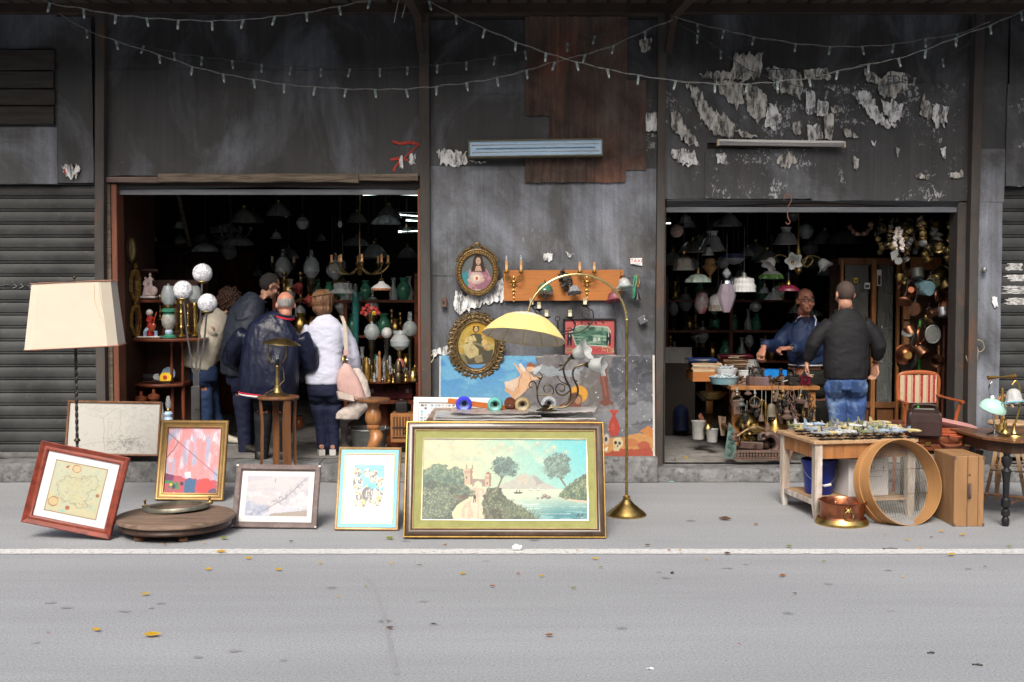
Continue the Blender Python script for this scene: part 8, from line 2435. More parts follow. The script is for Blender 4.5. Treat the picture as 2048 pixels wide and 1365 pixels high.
mb.bm.transform(MT((0,0,D/2))@MR(R(20),4,'Y')@MT((0,0,-D/2)));mb.B('wire_mesh',Aa('mesh_wire',(.3,.29,.26),rough=.5,metal=.5,var=.1),t,smooth=0)
for z in(.37,.66):
 mb=MB();hz=math.sqrt(r_*r_-(D*z-D/2)**2);mb.tube([(-hz,ym-.004,D*z),(hz,ym-.004,D*z)],.002,n=5);mb.B('stay_wire',Ae,t)
t,q,k=T('dark_stool','dark wooden stool hidden under the brown briefcase','stool',1895,1010,9.5)
z0_=W(1895,903,9.42).z
t.location.z=0
mb=MB().box2((-.28,-.04,z0_-.03),(.28,.4,z0_),bev=.004);mb.B('seat',Af,t)
for x,y in((-.26,-.02),(.26,-.02),(-.26,.36),(.26,.36)):
 mb=MB().tube([(x,y,0),(x,y,z0_-.03)],.018,n=10);mb.B('leg',Ak,t)
m_tan=Aa('brown_leather',(.17,.05,.022),rough=.42,var=.35,scale=6,col2=(.07,.022,.012),fac2=.38,scale2=9,bump=.2,bscale=160,coat=.1)
Da=Aa('dark_leather',(.035,.017,.015),rough=.45,var=.3,scale=8,bump=.25,bscale=160)
Dw=Aa('orange_leather',(.36,.075,.028),rough=.5,var=.2,scale=8,bump=.15,bscale=150)
x0,x1=W(1838,880,9.42).x,W(1962,880,9.42).x
t=Ad('briefcase','brown leather briefcase lying flat with brass latches, between sieve and wooden case','briefcase',((x0+x1)/2,9.42,z0_+.001))
w=x1-x0;h=W(1895,874,9.42).z-z0_
mb=MB().box2((-w/2,0,0),(w/2,.36,h*.52),bev=.016,seg=2);mb.B('body',m_tan,t)
mb=MB().box2((-w/2,0,h*.54),(w/2,.36,h),bev=.016,seg=2);mb.B('lid',m_tan,t)
for x in(-.36,.28):
 mb=MB().box((x*w,-.004,h*.5),(.055,.012,.04),bev=.004);mb.B('latch',m_brass,t)
mb=MB().tube(Ac([(-.11*w-.02,-.002,h*.55),(-.1*w,-.04,h*.45),(0,-.05,h*.38),(.14*w,-.04,h*.5),(.15*w+.01,-.002,h*.62)]),.013,n=8);mb.B('handle',m_tan,t)
zb=z0_+h+.002
p=W(1848,873,9.46)
t=Ad('doctor_bag','dark leather box bag with a top handle, standing on the brown briefcase','bag',(p.x,9.46,zb),R(-14))
hb=W(1848,820,9.46).z-zb
mb=MB().rings([[V(x,y,z)for x,y in((-.13*s_,-.1*s_),(.13*s_,-.1*s_),(.13*s_,.15*s_),(-.13*s_,.15*s_))]for z,s_ in((0,.97),(.02,1),(hb*.75,1),(hb*.96,.93),(hb,.8))]);bmesh.ops.bevel(mb.bm,geom=list(mb.bm.edges),offset=.012,segments=2,affect='EDGES');mb.B('case',Da,t)
mb=MB().box2((-.12,-.108,hb*.05),(.12,-.1,hb*.62),bev=.008);mb.B('front_pocket',Da,t)
mb=MB().tube(Ac([(-.09,-0,hb),(-.08,0,hb+.04),(.08,0,hb+.04),(.09,0,hb)]),.01,n=8);mb.B('handle',Da,t)
mb=MB().box((0,.02,hb+.004),(.16,.03,.012),bev=.003);mb.B('clasp_bar',An,t)
p=W(1925,870,9.5)
t=Ad('document_folder','orange leather document case lying flat on the brown briefcase','folder',(p.x-.01,9.47,zb),R(-6))
mb=MB().box2((-.2,-.05,0),(.17,.25,.02),bev=.008);mb.box2((-.19,-.03,.021),(.165,.25,.036),bev=.007);mb.B('case',Dw,t)
mb=MB().tube(Ac([(-.12,-.05,.02),(-.13,-.1,.01),(-.03,-.11,.005),(0,-.05,.02)]),.007,n=6);mb.B('strap',Dw,t)
f0=W(1907,1057,8.84);f1=W(1967,1058,8.84);zt5=W(1935,913,8.84).z
t=Ad('wooden_case','tall plain wooden case with an iron handle standing on its end','case',((f0.x+f1.x)/2,8.84,0),R(1))
w=f1.x-f0.x
Cw=Aa('plywood',(.3,.165,.075),rough=.55,var=.2,scale=3,stretch=(4,4,.5),col2=(.25,.14,.07),fac2=.36,scale2=5,bump=.15)
mb=MB().box2((-w/2,0,0),(-w*.06,.42,zt5),bev=.005);mb.B('case_half',Cw,t);mb=MB().box2((-w*.045,0,0),(w*.3,.42,zt5),bev=.005);mb.B('case_half',Cw,t);mb=MB().box2((w*.31,0,0),(w/2,.42,zt5),bev=.005);mb.B('case_half',Cw,t)
mb=MB().tube(Ac([(0,-.004,zt5*.6),(-.004,-.03,zt5*.58),(-.004,-.034,zt5*.44),(0,-.004,zt5*.42)]),.008,n=8);mb.box((0,-.004,zt5*.51),(.03,.006,.12),bev=.002);mb.B('handle',Ae,t)
mb=MB().ball((0,-.004,zt5*.74),.008);mb.B('screw',Ae,t)
for x in(-w/2,w/2):
 for z in(.013,zt5-.012):
  mb=MB().box((x*.97,0,z),(.016,.01,.024));mb.B('corner_plate',Ae,t)
Yk=10.25
t,q,k=T('armchair','old wooden armchair with a red and cream striped back','armchair',1848,965,Yk)
t.location.z=0
q=lambda x,y,d=0:W(x,y,Yk+d)-t.location
out=[(1799,806),(1796,780),(1797,757),(1806,748),(1836,745),(1866,748),(1876,757),(1876,780),(1872,806)]
mb=MB().tube(Ac([q(x,y,.08 if y>790 else .1)for x,y in out],5),.02,n=9,flat=.8);mb.B('back_frame',Aa('orange_mahogany',(.3,.075,.02),rough=.3,var=.25,scale=5,coat=.4),t)
cv=Cv(1800,750,1873,806,.8);cv.corners((206,190,160),(206,190,160),(196,180,150),(196,180,150))
for x in(1812,1827,1843,1858,1868):cv.poly([(x-2.6,750),(x+2.6,750),(x+2.4,806),(x-2.4,806)],(166,36,34));cv.line([(x-4.5,750),(x-4.3,806)],.5,(180,70,60))
cv.mix(cv.n(2,3,2)>.6,(176,160,134),.4)
o=cv.mesh('striped_back',73*k,56*k,B1,t,gain=.75);a=q(1836.5,806,.07);o.location=a
mb=MB().box(a+V(0,.03,28*k),(72*k,.05,54*k),bev=.01);mb.B('back_padding',A2,t)
zs=q(0,842).z
mb=MB().box2((-.3,-.36,zs-.08),(.3,.12,zs),bev=.03,seg=2);mb.B('seat',Bi,t)
for s_ in(-1,1):
 xx=q(1836+s_*62 if s_>0 else 1800,806).x
 mb=MB().tube(Ac([q(1836+s_*38,790,.08),q(1836+s_*60,797,-.1),q(1836+s_*86,803,-.3),q(1836+s_*90,806,-.34)]if s_>0 else[q(1800,800,.08),q(1806,804,-.1),q(1812,806,-.3),q(1815,808,-.34)]),.018,n=8,flat=.7);ar=mb.B('arm',MATS['orange_mahogany'],t)
 e_=q(1922,806,-.3)if s_>0 else q(1808,808,-.3)
 mb=MB().tube(Ac([e_,e_+V(-.02*s_,.03,-.1),e_+V(-.04*s_,.04,-.22)]),.016,n=8);mb.B('arm_post',MATS['orange_mahogany'],ar)
for x,y in((-.27,-.33),(.27,-.33),(-.24,.1),(.24,.1)):
 mb=MB().tube([(x,y,0),(x*.98,y,zs-.08)],[.014,.022],n=8);mb.B('leg',MATS['orange_mahogany'],t)
t=Ad('cushion','dusty pink flat cushion tilted on the armchair seat behind the dark bag','cushion',W(1885,850,9.95),R(8),rx=R(-8),ry=R(12))
mb=MB();N=14
g=[[None]*(N+1)for _ in range(N+1)]
for s_ in(1,-1):
 vv=[[mb.bm.verts.new(((i/N-.5)*.5,(j/N-.5)*.42,s_*.045*(max(0,1-abs(2*i/N-1)**4)*max(0,1-abs(2*j/N-1)**4))**.5))for i in range(N+1)]for j in range(N+1)]
 for j in range(N):
  for i in range(N):mb.face([vv[j][i],vv[j][i+1],vv[j+1][i+1],vv[j+1][i]])
bmesh.ops.remove_doubles(mb.bm,verts=mb.bm.verts,dist=.0005);mb.B('cushion_cover',Aa('dusty_pink',(.42,.2,.18),rough=.85,var=.1,sheen=.2,bump=.2,bscale=90),t)
zt6=W(2010,876,8.95).z
p=G(2011,1055)
t=Ad('side_table','dark octagonal-cornered table with black turned legs, cut by the right edge','table',(p.x,p.y,0),R(4))
mb=MB();pts=[(-.11,.18),(.02,-.06),(.9,-.06),(1.05,.15),(1.05,.75),(-.11,.75)]
mb.rings([[V(x,y,z)for x,y in pts]for z in(zt6-.018,zt6)]);mb.B('tabletop',Aq,t,smooth=15)
mb=MB();pts=[(-.06,.2),(.04,0),(.88,0),(1,.18),(1,.7),(-.06,.7)];mb.rings([[V(x,y,z)for x,y in pts]for z in(zt6-.11,zt6-.019)]);mb.B('apron',Af,t,smooth=15)
lp=[(.02,0),(.028,.02),(.03,.06),(.018,.09),(.034,.1),(.034,.14),(.018,.16),(.036,.18),(.036,.24),(.022,.26),(.026,.4),(.032,.47),(.04,.5),(.02,.53),(.04,.58),(.04,.62),(.022,.64),(.03,.66)]
for x,y in((.02,.04),(.85,.04),(.02,.64),(.85,.64)):
 mb=MB().lathe([(r_,z*(zt6-.11)/.66)for r_,z in lp],(x,y,0),n=18);mb.B('leg',Ak,t)
mb=MB().tube([(.02,.04,.17),(.43,.34,.18),(.85,.64,.17)],.014,n=6);mb.tube([(.85,.04,.165),(.43,.34,.15),(.02,.64,.165)],.014,n=6);mb.B('cross_stretcher',Aq,t)
def tl(name,label,px,Y,parts):
 q=W(px,870,Y);t=Ad(name,label,'table lamp',(q.x,Y,zt6+.001));return t,Y/FPX,(lambda x,y,d=0:W(x,y,Y+d)-t.location)
t,k,q=tl('bankers_lamp','table lamp with a glossy mint green glass shade on a chrome arm',1990,9.12,None)
mb=MB().lathe([(.07,0),(.07,.008),(.03,.02),(.012,.03),(.01,.04)],n=26);mb.B('base',Ap,t)
mb=MB().tube(Ac([(0,0,.03),q(1986,830),q(1982,800),q(1978,775),q(1984,764)]),.007,n=8);mb.B('arm',Ap,t)
mb=MB().lathe([(.003,.055),(.03,.05),(.07,.03),(.092,0),(.096,-.03),(.09,-.035),(.066,.02)],q(1988,812,-.03),n=30,xf=MR(R(14),3,'Y')@MR(R(20),3,'X'),cap=False,sx=1.15);mb.B('shade',Dg,t)
mb=MB().tube([q(1982,785,-.02),q(1986,798,-.03)],.014,n=10);mb.B('socket',Ap,t)
t,k,q=tl('ruffle_lamp','brass table lamp with a white ruffled glass shade edged in turquoise',2028,9.05,None)
mb=MB().lathe([(.075,0),(.07,.012),(.03,.022),(.014,.05),(.012,.1)],n=26);mb.B('base',m_brass,t)
mb=MB().tube(Ac([(0,0,.08),q(2038,820),q(2040,780),q(2032,762),q(2024,770)]),.008,n=8);mb.B('arm',m_brass,t)
s_=Bo(q(2026,778),V(.05,-.2,-1),.12,.085,Bn,t,nf=7,fl=.14)
mb=MB().torus(q(2027,806,-.025),.09,.005,ax=V(.05,-.2,-1),n=40,m=6);mb.B('turquoise_rim',Aa('turquoise',(.12,.42,.52),rough=.2,coat=.4),t)
t,k,q=tl('desk_lamp','gilt desk lamp with a flat brass bar shade, behind the mint green one',2003,9.35,None)
mb=MB().lathe([(.07,0),(.06,.015),(.03,.05),(.012,.07),(.01,.36)],n=24);mb.B('base',A7,t)
mb=MB().tube([q(1976,756),q(2030,753)],.028,n=14,flat=.7);mb.B('bar_shade',A7,t)
L('brass_candlestick','little brass bell-shaped candlestick between the lamps on the dark table','candlestick',2010,866,9,[('stick',m_brass,[(9,0),(8,3),(3,8),(4,16),(2,24),(4,28)])])
t,q,k=T('tall_stool','tall pale wooden stool with splayed legs behind the dark table','stool',2010,985,9.9);t.location.z=0;q=lambda x,y,d=0:W(x,y,9.9+d)-t.location
for a_,b_ in(((1970,978),(2003,850)),((1992,968),(2012,850)),((2052,978),(2024,850)),((2066,968),(2036,850))):
 mb=MB();e_=q(*a_);e_.z=0;mb.tube([e_,q(*b_,.1)],[.016,.019],n=8);mb.B('leg',Br,t)
for y,d in((940,0),(930,.06)):
 mb=MB().tube([q(1980,y,d),q(2050,y+4,d)],.01,n=7);mb.B('rung',Br,t)
mb=MB().lathe([(.01,0),(.17,0),(.18,.015),(.17,.03),(.01,.03)],q(2018,850,.1),n=28);mb.B('seat',Br,t)
for i,(pts,lab)in enumerate((([(1992,1000),(1994,880),(1992,815),(1998,798),(2008,792),(2016,800)],'honey wooden walking cane with a crook handle behind the table lamps'),([(2012,1000),(2010,880),(2006,830),(2010,815),(2018,806),(2026,815)],'second walking cane with a paler crook, leaning right of the first'))):
 t,q,k=T('walking_cane',lab,'cane',pts[0][0],pts[0][1],10.3);mb=MB().tube(Ac([q(x,y)for x,y in pts]),.013,n=8);mb.B('cane',(Ax,Br)[i],t);mb=MB().tube([q(*pts[0]),q(*pts[0])+Z0(.03)],.014,n=8);mb.B('ferrule',m_brass,t)
m_leafs=[('yellow',Aa('leaf_yellow',(.7,.46,.03),rough=.6,var=.25,scale=30)),('orange brown',Aa('leaf_orange',(.4,.15,.035),rough=.7,var=.3,scale=30)),('green yellow',Aa('leaf_green',(.3,.36,.05),rough=.6,var=.3,scale=30)),('dry brown',Aa('leaf_brown',(.17,.09,.05),rough=.8,var=.3,scale=30))]
marks=[(30,'far left edge'),(140,'red framed map'),(350,'round board'),(550,'grey framed print'),(735,'blue bordered print'),(900,'landscape left half'),(1110,'landscape right half'),(1253,'arc lamp'),(1450,'merchant table'),(1685,'copper planter'),(1810,'sieve'),(1940,'wooden case'),(2030,'right edge')]
Ej=[(290,1193,19,0),(304,1275,34,0),(194,1264,20,0),(448,1080,18,2),(442,1107,20,0),(417,1142,15,0),(497,1120,14,0),(558,1143,16,0),(640,1130,11,0),(677,1197,9,0),(780,1080,18,2),(925,1151,14,0),(985,1176,12,1),(1083,1156,13,0),(1036,1151,9,1),(1147,1180,12,2),(1155,1104,8,0),(1190,1121,14,0),(1098,1275,18,1),(780,1260,16,3),(1413,1122,9,0),(1565,1155,15,1),(1578,1096,14,2),(1512,1052,10,1),(1648,1126,9,2),(1295,1094,12,3),(1455,1110,14,3),(1815,1083,11,0),(1840,1100,10,0),(1883,1066,12,0),(1902,1113,19,0),(1925,1073,15,0),(1770,1073,5,1),(1805,1157,8,0),(1970,1137,9,3),(968,1079,11,1),(890,1093,9,1),(582,1086,9,3),(1450,1041,26,3),(2018,1096,10,2),(330,1092,10,1),(408,1088,8,0),(838,1134,7,1),(1338,1104,8,1),(1862,1078,8,3),(1202,1138,9,2),(1590,1191,9,3),(97,1270,8,1),(732,1177,8,2),(232,1015,13,0),(1372,918,10,0),(783,1130,8,0),(1478,1292,6,1),(1255,970,6,1),(1360,1103,7,0),(240,965,6,1)]
labs={}
for(x,y,s_,ci)in Ej:
 g=G(x,y,.13 if y<930 else 0)
 near=min(marks,key=lambda q:abs(q[0]-x))[1]
 row='on the doorstep' if y<930 else 'close to the kerb' if y<1060 else 'just behind the white line' if y<1101 else 'on the white line' if y<1114 else 'just this side of the white line' if y<1165 else 'farther out on the road' if y<1230 else 'nearest the viewer'
 lab=('large ' if s_>18 else 'tiny ' if s_<9 else '')+m_leafs[ci][0]+' leaf '+row+' near the '+near
 if lab in labs:lab=lab.replace(' leaf',' leaf further right' if labs[lab]<x else ' leaf further left')
 labs[lab]=x
 k=g.y/FPX;l_=s_*k/2*1.1
 t=tag(None,'','')if False else None
 mb=MB();n=9;top,bot=[],[]
 cu=U(.15,.5)
 for i in range(n+1):
  f=-1+2*i/n;wv=.42*(1-abs(f)**1.6)*l_*U(.85,1.1)
  z=.004+cu*l_*(f*f)*.6
  top.append(V(f*l_,wv,z+wv*.5));bot.append(V(f*l_,-wv,z+wv*.4))
 mid=[(a_+b_)/2-V(0,0,.3*(a_-b_).length*.4)for a_,b_ in zip(top,bot)]
 for m_ in mid:m_.z=max(m_.z,.003)
 mb.rings([top,mid,bot],closed=False,cap=False);SOL(mb,.0006)
 o=mb.B('fallen_leaf',m_leafs[ci][1],None);o.location=g+Z0(.008);o.rotation_euler=(U(.15,.5),0,U(-.6,.6));tag(o,lab,'leaf','leaves fallen on the road')
g=G(1035,1103);mb=MB()
for i in range(8):mb.ball((U(-.025,.025),U(-.015,.015),.016+U(0,.018)),(U(.014,.028),.016,U(.01,.02)),6,4,xf=MR(U(0,3),3,'Y'))
o=mb.B('paper_lump',A9,None,smooth=10);o.location=g;tag(o,'crumpled white paper lump lying on the white line','litter')
for x,y,l_,m,nm,lab in((1300,1340,14,A9,'cigarette_end','white cigarette end near the bottom edge of the road'),(1345,1148,5,Ak,'pebble','small black pebble on the road below the merchant table'),(1342,965,10,Aa('pale_turquoise',(.3,.6,.62),rough=.6),'wrapper','pale turquoise wrapper at the foot of the kerb'),(1350,925,8,Ae,'metal_peg','little rusty peg standing on the doorstep'),(1862,1308,14,Ah,'twig','dark twig on the road at lower right'),(1955,1332,20,Ah,'twig','longer dark twig on the road at the lower right corner'),(1780,1099,30,Af,'twig','thin twig just behind the white line near the sieve')):
 g=G(x,y,.13 if nm=='metal_peg' else 0);k=g.y/FPX*l_/2;mb=MB().tube([(-k,0,.005),(0,.003,.007),(k,0,.005)]if nm!='metal_peg' else[(0,0,0),(0,0,.05)],.005 if nm!='pebble' else .01,n=6);o=mb.B(nm,m,None);o.location=g;o.rotation_euler=(0,0,U(-.5,.5));tag(o,lab,'litter')
def crowd(n,xr,yr,Yr,kinds,group,cord=0,rows=None,sc=(.8,1.25)):
 for i in range(n):
  nm,lab,cat,m,prof,o=kinds[i%len(kinds)]
  s=U(*sc);py=rnd.choice(rows)if rows else U(*yr)
  px=xr[0]+(xr[1]-xr[0])*((i*.618+.07*rnd.random())%1)
  ms=m if isinstance(m,list)else[m]*len(prof)
  L(nm,lab,cat,px,py,U(*Yr),[(['body','shade','top'][j%3],ms[j],[(a*s,b*s)for a,b in p_],o)for j,p_ in enumerate(prof)],group=group,cord=cord,n=16)
c_=dict(cap=False);D5=Aa('gloom_milk',(.24,.25,.24),rough=.5,var=.3,scale=12)  # milk glass coloured darker to stand in for the gloom of the shops
coolie=[[(3,22),(12,16),(20,5),(22,0)],[(3,22),(4,26),(1,30)]]
tul=[[(3,14),(8,10),(9,4),(13,0)],[(3,14),(2,20)]]
gl_b=[[(6,0),(13,8),(14,16),(9,24),(5,26)],[(5,26),(3,32)]]
sc_=[[(2,14),(14,10),(22,3),(24,-2)],[(3,14),(2,20)]]
def hk(place):
 return[('pendant_lamp','dim white coolie shade among the crowd of lamps hanging in the dark '+place,'pendant lamp',[D5,Ab],coolie,c_),('pendant_lamp','small smoky tulip shade among the crowd of lamps hanging in the dark '+place,'pendant lamp',[Al,Ab],tul,dict(cap=False,fl=.1,nf=6,n=30)),('pendant_lamp','dim glass globe lamp among the crowd of lamps hanging in the dark '+place,'pendant lamp',[Al,Ab],gl_b,c_),('pendant_lamp','dim scalloped glass shade among the crowd of lamps hanging in the dark '+place,'pendant lamp',[Al,Ai],sc_,dict(cap=False,fl=.08,nf=10,n=40))]
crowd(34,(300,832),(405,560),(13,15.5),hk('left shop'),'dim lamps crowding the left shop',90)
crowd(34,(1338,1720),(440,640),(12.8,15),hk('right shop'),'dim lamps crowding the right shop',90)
def shelf_unit(label,x0,x1,rows,Y,gz):
 a,b=W(x0,900,Y).x,W(x1,900,Y).x;t=Ad('shelf_unit',label,'shelf',((a+b)/2,Y,gz));w=(b-a)/2
 for y in rows:
  z=W(0,y,Y).z-gz;mb=MB().box2((-w,-.15,z-.03),(w,.3,z-.002));mb.B('shelf_board',Aw,t)
 for s_ in(-1,0,1):
  mb=MB().box2((s_*(w+.02)-.02,-.15,0),(s_*(w+.02)+.02,.3,W(0,rows[0],Y).z-gz+.3)if s_ else(.02,.3,W(0,rows[0],Y).z-gz-.031));mb.B('upright',Aw,t)
oil=[[(8,0),(8,3),(3,9),(4,18),(8,24),(5,32)],[(5,32),(12,42),(11,54),(6,62)],[(3,34),(2.5,74)]]
cstk=[[(r_*8,h_*46)for r_,h_ in cs]]
pot_=[[(7,0),(10,8),(10,18),(5,26),(7,32)]]
goods=lambda place:[('oil_lamp','oil lamp with grey glass shade in the crowded dark back of the '+place,'oil lamp',[Ai,Al,Ar],oil,c_),('candlestick','brass candlestick in the crowded dark back of the '+place,'candlestick',Ab,cstk,{}),('vase','porcelain vase in the crowded dark back of the '+place,'vase',B4,pot_,{}),('brass_pot','brass pot in the crowded dark back of the '+place,'pot',m_brass,pot_,{}),('decanter','clear glass decanter in the crowded dark back of the '+place,'decanter',Al,[[(7,0),(8,12),(3,24),(3,34),(5,38)]],{})]
shelf_unit('dark shelf unit crammed with lamps behind the round table of the left shop',560,832,(600,670,740),13.1,.19)
crowd(40,(566,826),None,(13,13.2),goods('left shop'),'lamps and brass at the back of the left shop',rows=(600,670,740),sc=(.9,1.4))
shelf_unit('dark shelf unit crammed with goods at the back of the right shop',1332,1580,(600,660,720),14.4,.15)
crowd(36,(1338,1574),None,(14.3,14.5),goods('right shop'),'goods at the back of the right shop',rows=(600,660,720),sc=(.8,1.2))
for i in range(26):
 m,nm=rnd.choice([(m_brass,'polished brass'),(Ai,'dark bronze'),(Al,'grey glass'),(Ab,'dull brass'),(Ar,'clear glass'),(Ak,'black')]);r_,h=U(3,6),U(14,46)
 At('trinket',nm+' ornament in the crowd on the scalloped table','trinket',U(700,832),U(11.7,12.5),[('body',m,[(r_,0),(r_,h*.08),(r_*.4,h*.2),(r_*.85,h*.45),(r_*.35,h*.7),(r_*.6,h*.9),(r_*.2,h)])],group='ornaments on the scalloped table')
hkd=[('hung_bell','rusty bell in the thicket of hardware hung along the merchant table edge','bell',[Ae,A1],[[(7,0),(6,6),(4,14),(1,17)],[(.6,17),(.6,30)]],{}),('hung_fitting','dull brass fitting in the thicket of hardware hung along the merchant table edge','hardware',[Am,A1],[[(2,0),(4,5),(2,10),(5,16),(2,22)],[(.6,22),(.6,34)]],{}),('hung_weight','black iron weight in the thicket of hardware hung along the merchant table edge','hardware',[Ah,A1],[[(4,0),(6,4),(6,12),(3,16),(4,20)],[(.6,20),(.6,30)]],{}),('hung_pan','brown iron pan in the thicket of hardware hung along the merchant table edge','hardware',[m_irb,A1],[[(9,0),(10,4),(8,5),(2,7)],[(.7,7),(.7,26)]],{})]
crowd(34,(1466,1630),(795,860),(11.3,11.6),hkd,'hardware hung along the merchant table',sc=(.7,1.2))
crowd(26,(1468,1610),(862,912),(11.2,11.6),[('scrap','rusty lump in the heap of scrap under the merchant table','scrap iron',Ae,[[(8,0),(9,5),(5,11),(6,16),(2,20)]],dict(n=7)),('scrap','brown iron hub in the heap of scrap under the merchant table','scrap iron',m_irb,[[(10,0),(10,4),(5,5),(5,12),(1,13)]],dict(n=12)),('scrap','old brass dome in the heap of scrap under the merchant table','scrap iron',Ab,[[(11,0),(10,5),(6,10),(1,12)]],{}),('scrap','grey zinc tin in the heap of scrap under the merchant table','scrap iron',Ay,[[(7,0),(7,14),(6,14),(6,1),(.5,1)]],{})],'scrap heap under the merchant table',sc=(.7,1.2))
for i in range(16):
 m,nm=((As,'dark copper pan'),(Ab,'dull brass pot'),(Ay,'grey metal pan'),(Bv,'bright copper pan'))[i%4]
 A0('frying_pan',nm+' filling a gap between the hung pots by the right jamb',1806+100*((i*.618)%1),560+170*((i*.382+.1)%1),U(9,13),U(8,18),m,(U(-.7,.7),-.7,U(-.7,.3)),(pan,bowl,pot)[i%3],'long' if i%3==0 else None,Y=12.05)
for i in range(5):
 x=1758+36*i;A3('extra dark brass garland filling the row at the top right of the right opening',[(x,432),(x+5,452),(x-2,472),(x+4,492),(x,505)],11.85,.036,mixb,.045)
m_dirt=Aa('gutter_dirt',(.05,.047,.044),rough=.9,var=.4,scale=20)
mb=MB();a_,b_=[],[]
for i in range(700):
 x=-6.5+13*i/699;e=10.905 if not-.85<x<1.42 else 10.885
 a_.append(V(x,e+.03,.004));b_.append(V(x,e-.012-.03*abs(NZ(V(x*5,2,0)))-.02*abs(NZ(V(x*31,5,0))),.004))
mb.rings([a_,b_],closed=False,cap=False);Bt(mb.B('gutter',m_dirt,None))
mb=MB();a_,b_=[],[]
for i in range(40):
 f=i/39;g=G(735+58*f**.6,1160+190*f);a_.append(g+V(-.012,0,.004));b_.append(g+V(.012+.004*SIN(i),0,.004))
mb.rings([a_,b_],closed=False,cap=False);Bt(mb.B('road_mark',Aa('tyre_mark',(.25,.257,.265),rough=.85,var=.15,scale=40),None))
for i in range(22):
 g=G(U(0,2048),1130+230*rnd.random()**1.5);r_=U(.008,.026);mb=MB();n=12
 mb.face(mb.vs([g+V(r_*1.5*COS(2*PI*j/n)*U(.7,1.2),r_*SIN(2*PI*j/n)*U(.7,1.2),.003)for j in range(n)]));Bt(mb.B('road_stain',Aa('road_spot',(.23,.236,.242),rough=.8,var=.3,scale=30),None))
def skin_m(nm,c):return Aa(nm,c,rough=.5,var=.12,scale=18,sss=.08,bump=.06,bscale=150)
Ca=skin_m('skin',(.42,.22,.15));C3=skin_m('skin_ruddy',(.45,.2,.135))
Eg=Aa('lips',(.3,.1,.08),rough=.5);Em=Aa('eye_white',(.6,.58,.55),rough=.2)
Ds=Aa('grey_hair',(.24,.23,.22),rough=.8,var=.4,scale=60,stretch=(1,1,.3));m_black_h=Aa('black_hair',(.018,.015,.014),rough=.6,var=.6,scale=70,stretch=(1,1,.3));Cx=Aa('shaved_hair',(.07,.05,.042),rough=.8,var=.3,scale=90);Cg=Aa('brown_hair',(.13,.065,.032),rough=.55,var=.5,scale=50,stretch=(1.5,1.5,.25));Eh=Aa('curly_hair',(.05,.022,.013),rough=.6,var=.6,scale=60)
def Bh(nm,c,rough=.8,sheen=0,var=.12,bump=.4,bs=16):return Aa(nm,c,rough=rough,var=var,scale=6,sheen=sheen,bump=bump,bscale=bs)
Ce=Bh('navy_nylon',(.008,.011,.03),.42,0,.2);C4=Bh('slate_jacket',(.018,.023,.036),.6);Ch=Bh('white_blouse',(.52,.54,.66),.8,.1,.04);Dk=Bh('cream_quilt',(.5,.46,.38),.7,.1,.05);Ci=Bh('black_shirt',(.009,.009,.011),.75);Cy=Bh('blue_jacket',(.014,.03,.085),.6);En=Bh('dark_trousers',(.008,.008,.01));C5=Bh('navy_trousers',(.009,.013,.038));Dl=Aa('blue_jeans',(.035,.075,.2),rough=.8,var=.3,scale=7,col2=(.2,.3,.46),fac2=.42,scale2=5,stretch=(1,1,.6),bump=.3,bscale=30);D6=Bh('dark_jeans',(.014,.032,.085));D7=Bh('olive_trousers',(.02,.021,.017));Cb=Aa('dark_shoe',(.03,.026,.022),rough=.5);C6=Aa('tan_sandal',(.5,.33,.24),rough=.6);D8=Aa('pale_wedge',(.5,.5,.47),rough=.7);D9=Aa('cream_shoe',(.5,.46,.38),rough=.6)
def Bc(c,x,y,rx,ry,n=20,p=2):
 out=[]
 for i in range(n):
  a=2*PI*i/n;ca,sa=COS(a),SIN(a)
  out.append(c+x*rx*math.copysign(abs(ca)**(2/p),ca)+y*ry*math.copysign(abs(sa)**(2/p),sa))
 return out
def A4(mb,pts,rr,n=12):
 mb.tube(pts,rr,n=n)
 for p_,r_ in((pts[0],rr[0]),(pts[-1],rr[-1])):mb.ball(p_,r_,10,8)
def sleeve(mb,By,pts,rr):
 A4(mb,[By.lerp(pts[0],.45)-Z0(.03)]+pts,[rr[0]*.95]+rr)
def A5(mb,line,right,grow=0):
 ""
 rings=[]
 for i,(c,a,b)in enumerate(line):
  d=(line[min(i+1,len(line)-1)][0]-line[max(i-1,0)][0]).normalized()
  x=(right-d*right.dot(d)).normalized();y=d.cross(x)
  rings.append(Bc(c,x,y,a+grow,b+grow,p=2.4))
 mb.rings(rings)
def head(mb,c,face,up,s=1,right=None):
 ""
 f=face.normalized();u=(up-f*up.dot(f)).normalized();r=f.cross(u)
 xf=Matrix((r,f,u)).transposed()
 A=lambda x,y,z:c+xf@V(x,y,z)*s
 mb.ball(A(0,-.012,.03),(.077*s,.096*s,.092*s),20,14,xf=xf)
 mb.ball(A(0,.022,-.035),(.063*s,.068*s,.078*s),18,12,xf=xf)
 mb.ball(A(0,.05,-.088),(.034*s,.034*s,.026*s),12,8,xf=xf)
 mb.tube([A(0,.082,.012),A(0,.1,-.022),A(0,.106,-.034),A(0,.09,-.045)],[.009*s,.013*s,.016*s,.012*s],n=8)
 mb.tube([A(-.05,.068,.022),A(0,.084,.024),A(.05,.068,.022)],[.012*s,.012*s,.012*s],n=8)
 mb.ball(A(0,.082,-.066),(.026*s,.012*s,.012*s),10,6,xf=xf)
 for k in(-1,1):
  mb.ball(A(k*.08,-.008,-.005),(.012*s,.02*s,.033*s),10,8,xf=xf@MR(k*.35,3,'Z'))
  mb.ball(A(k*.045,.06,-.03),(.024*s,.02*s,.022*s),10,8,xf=xf)
 return A,xf
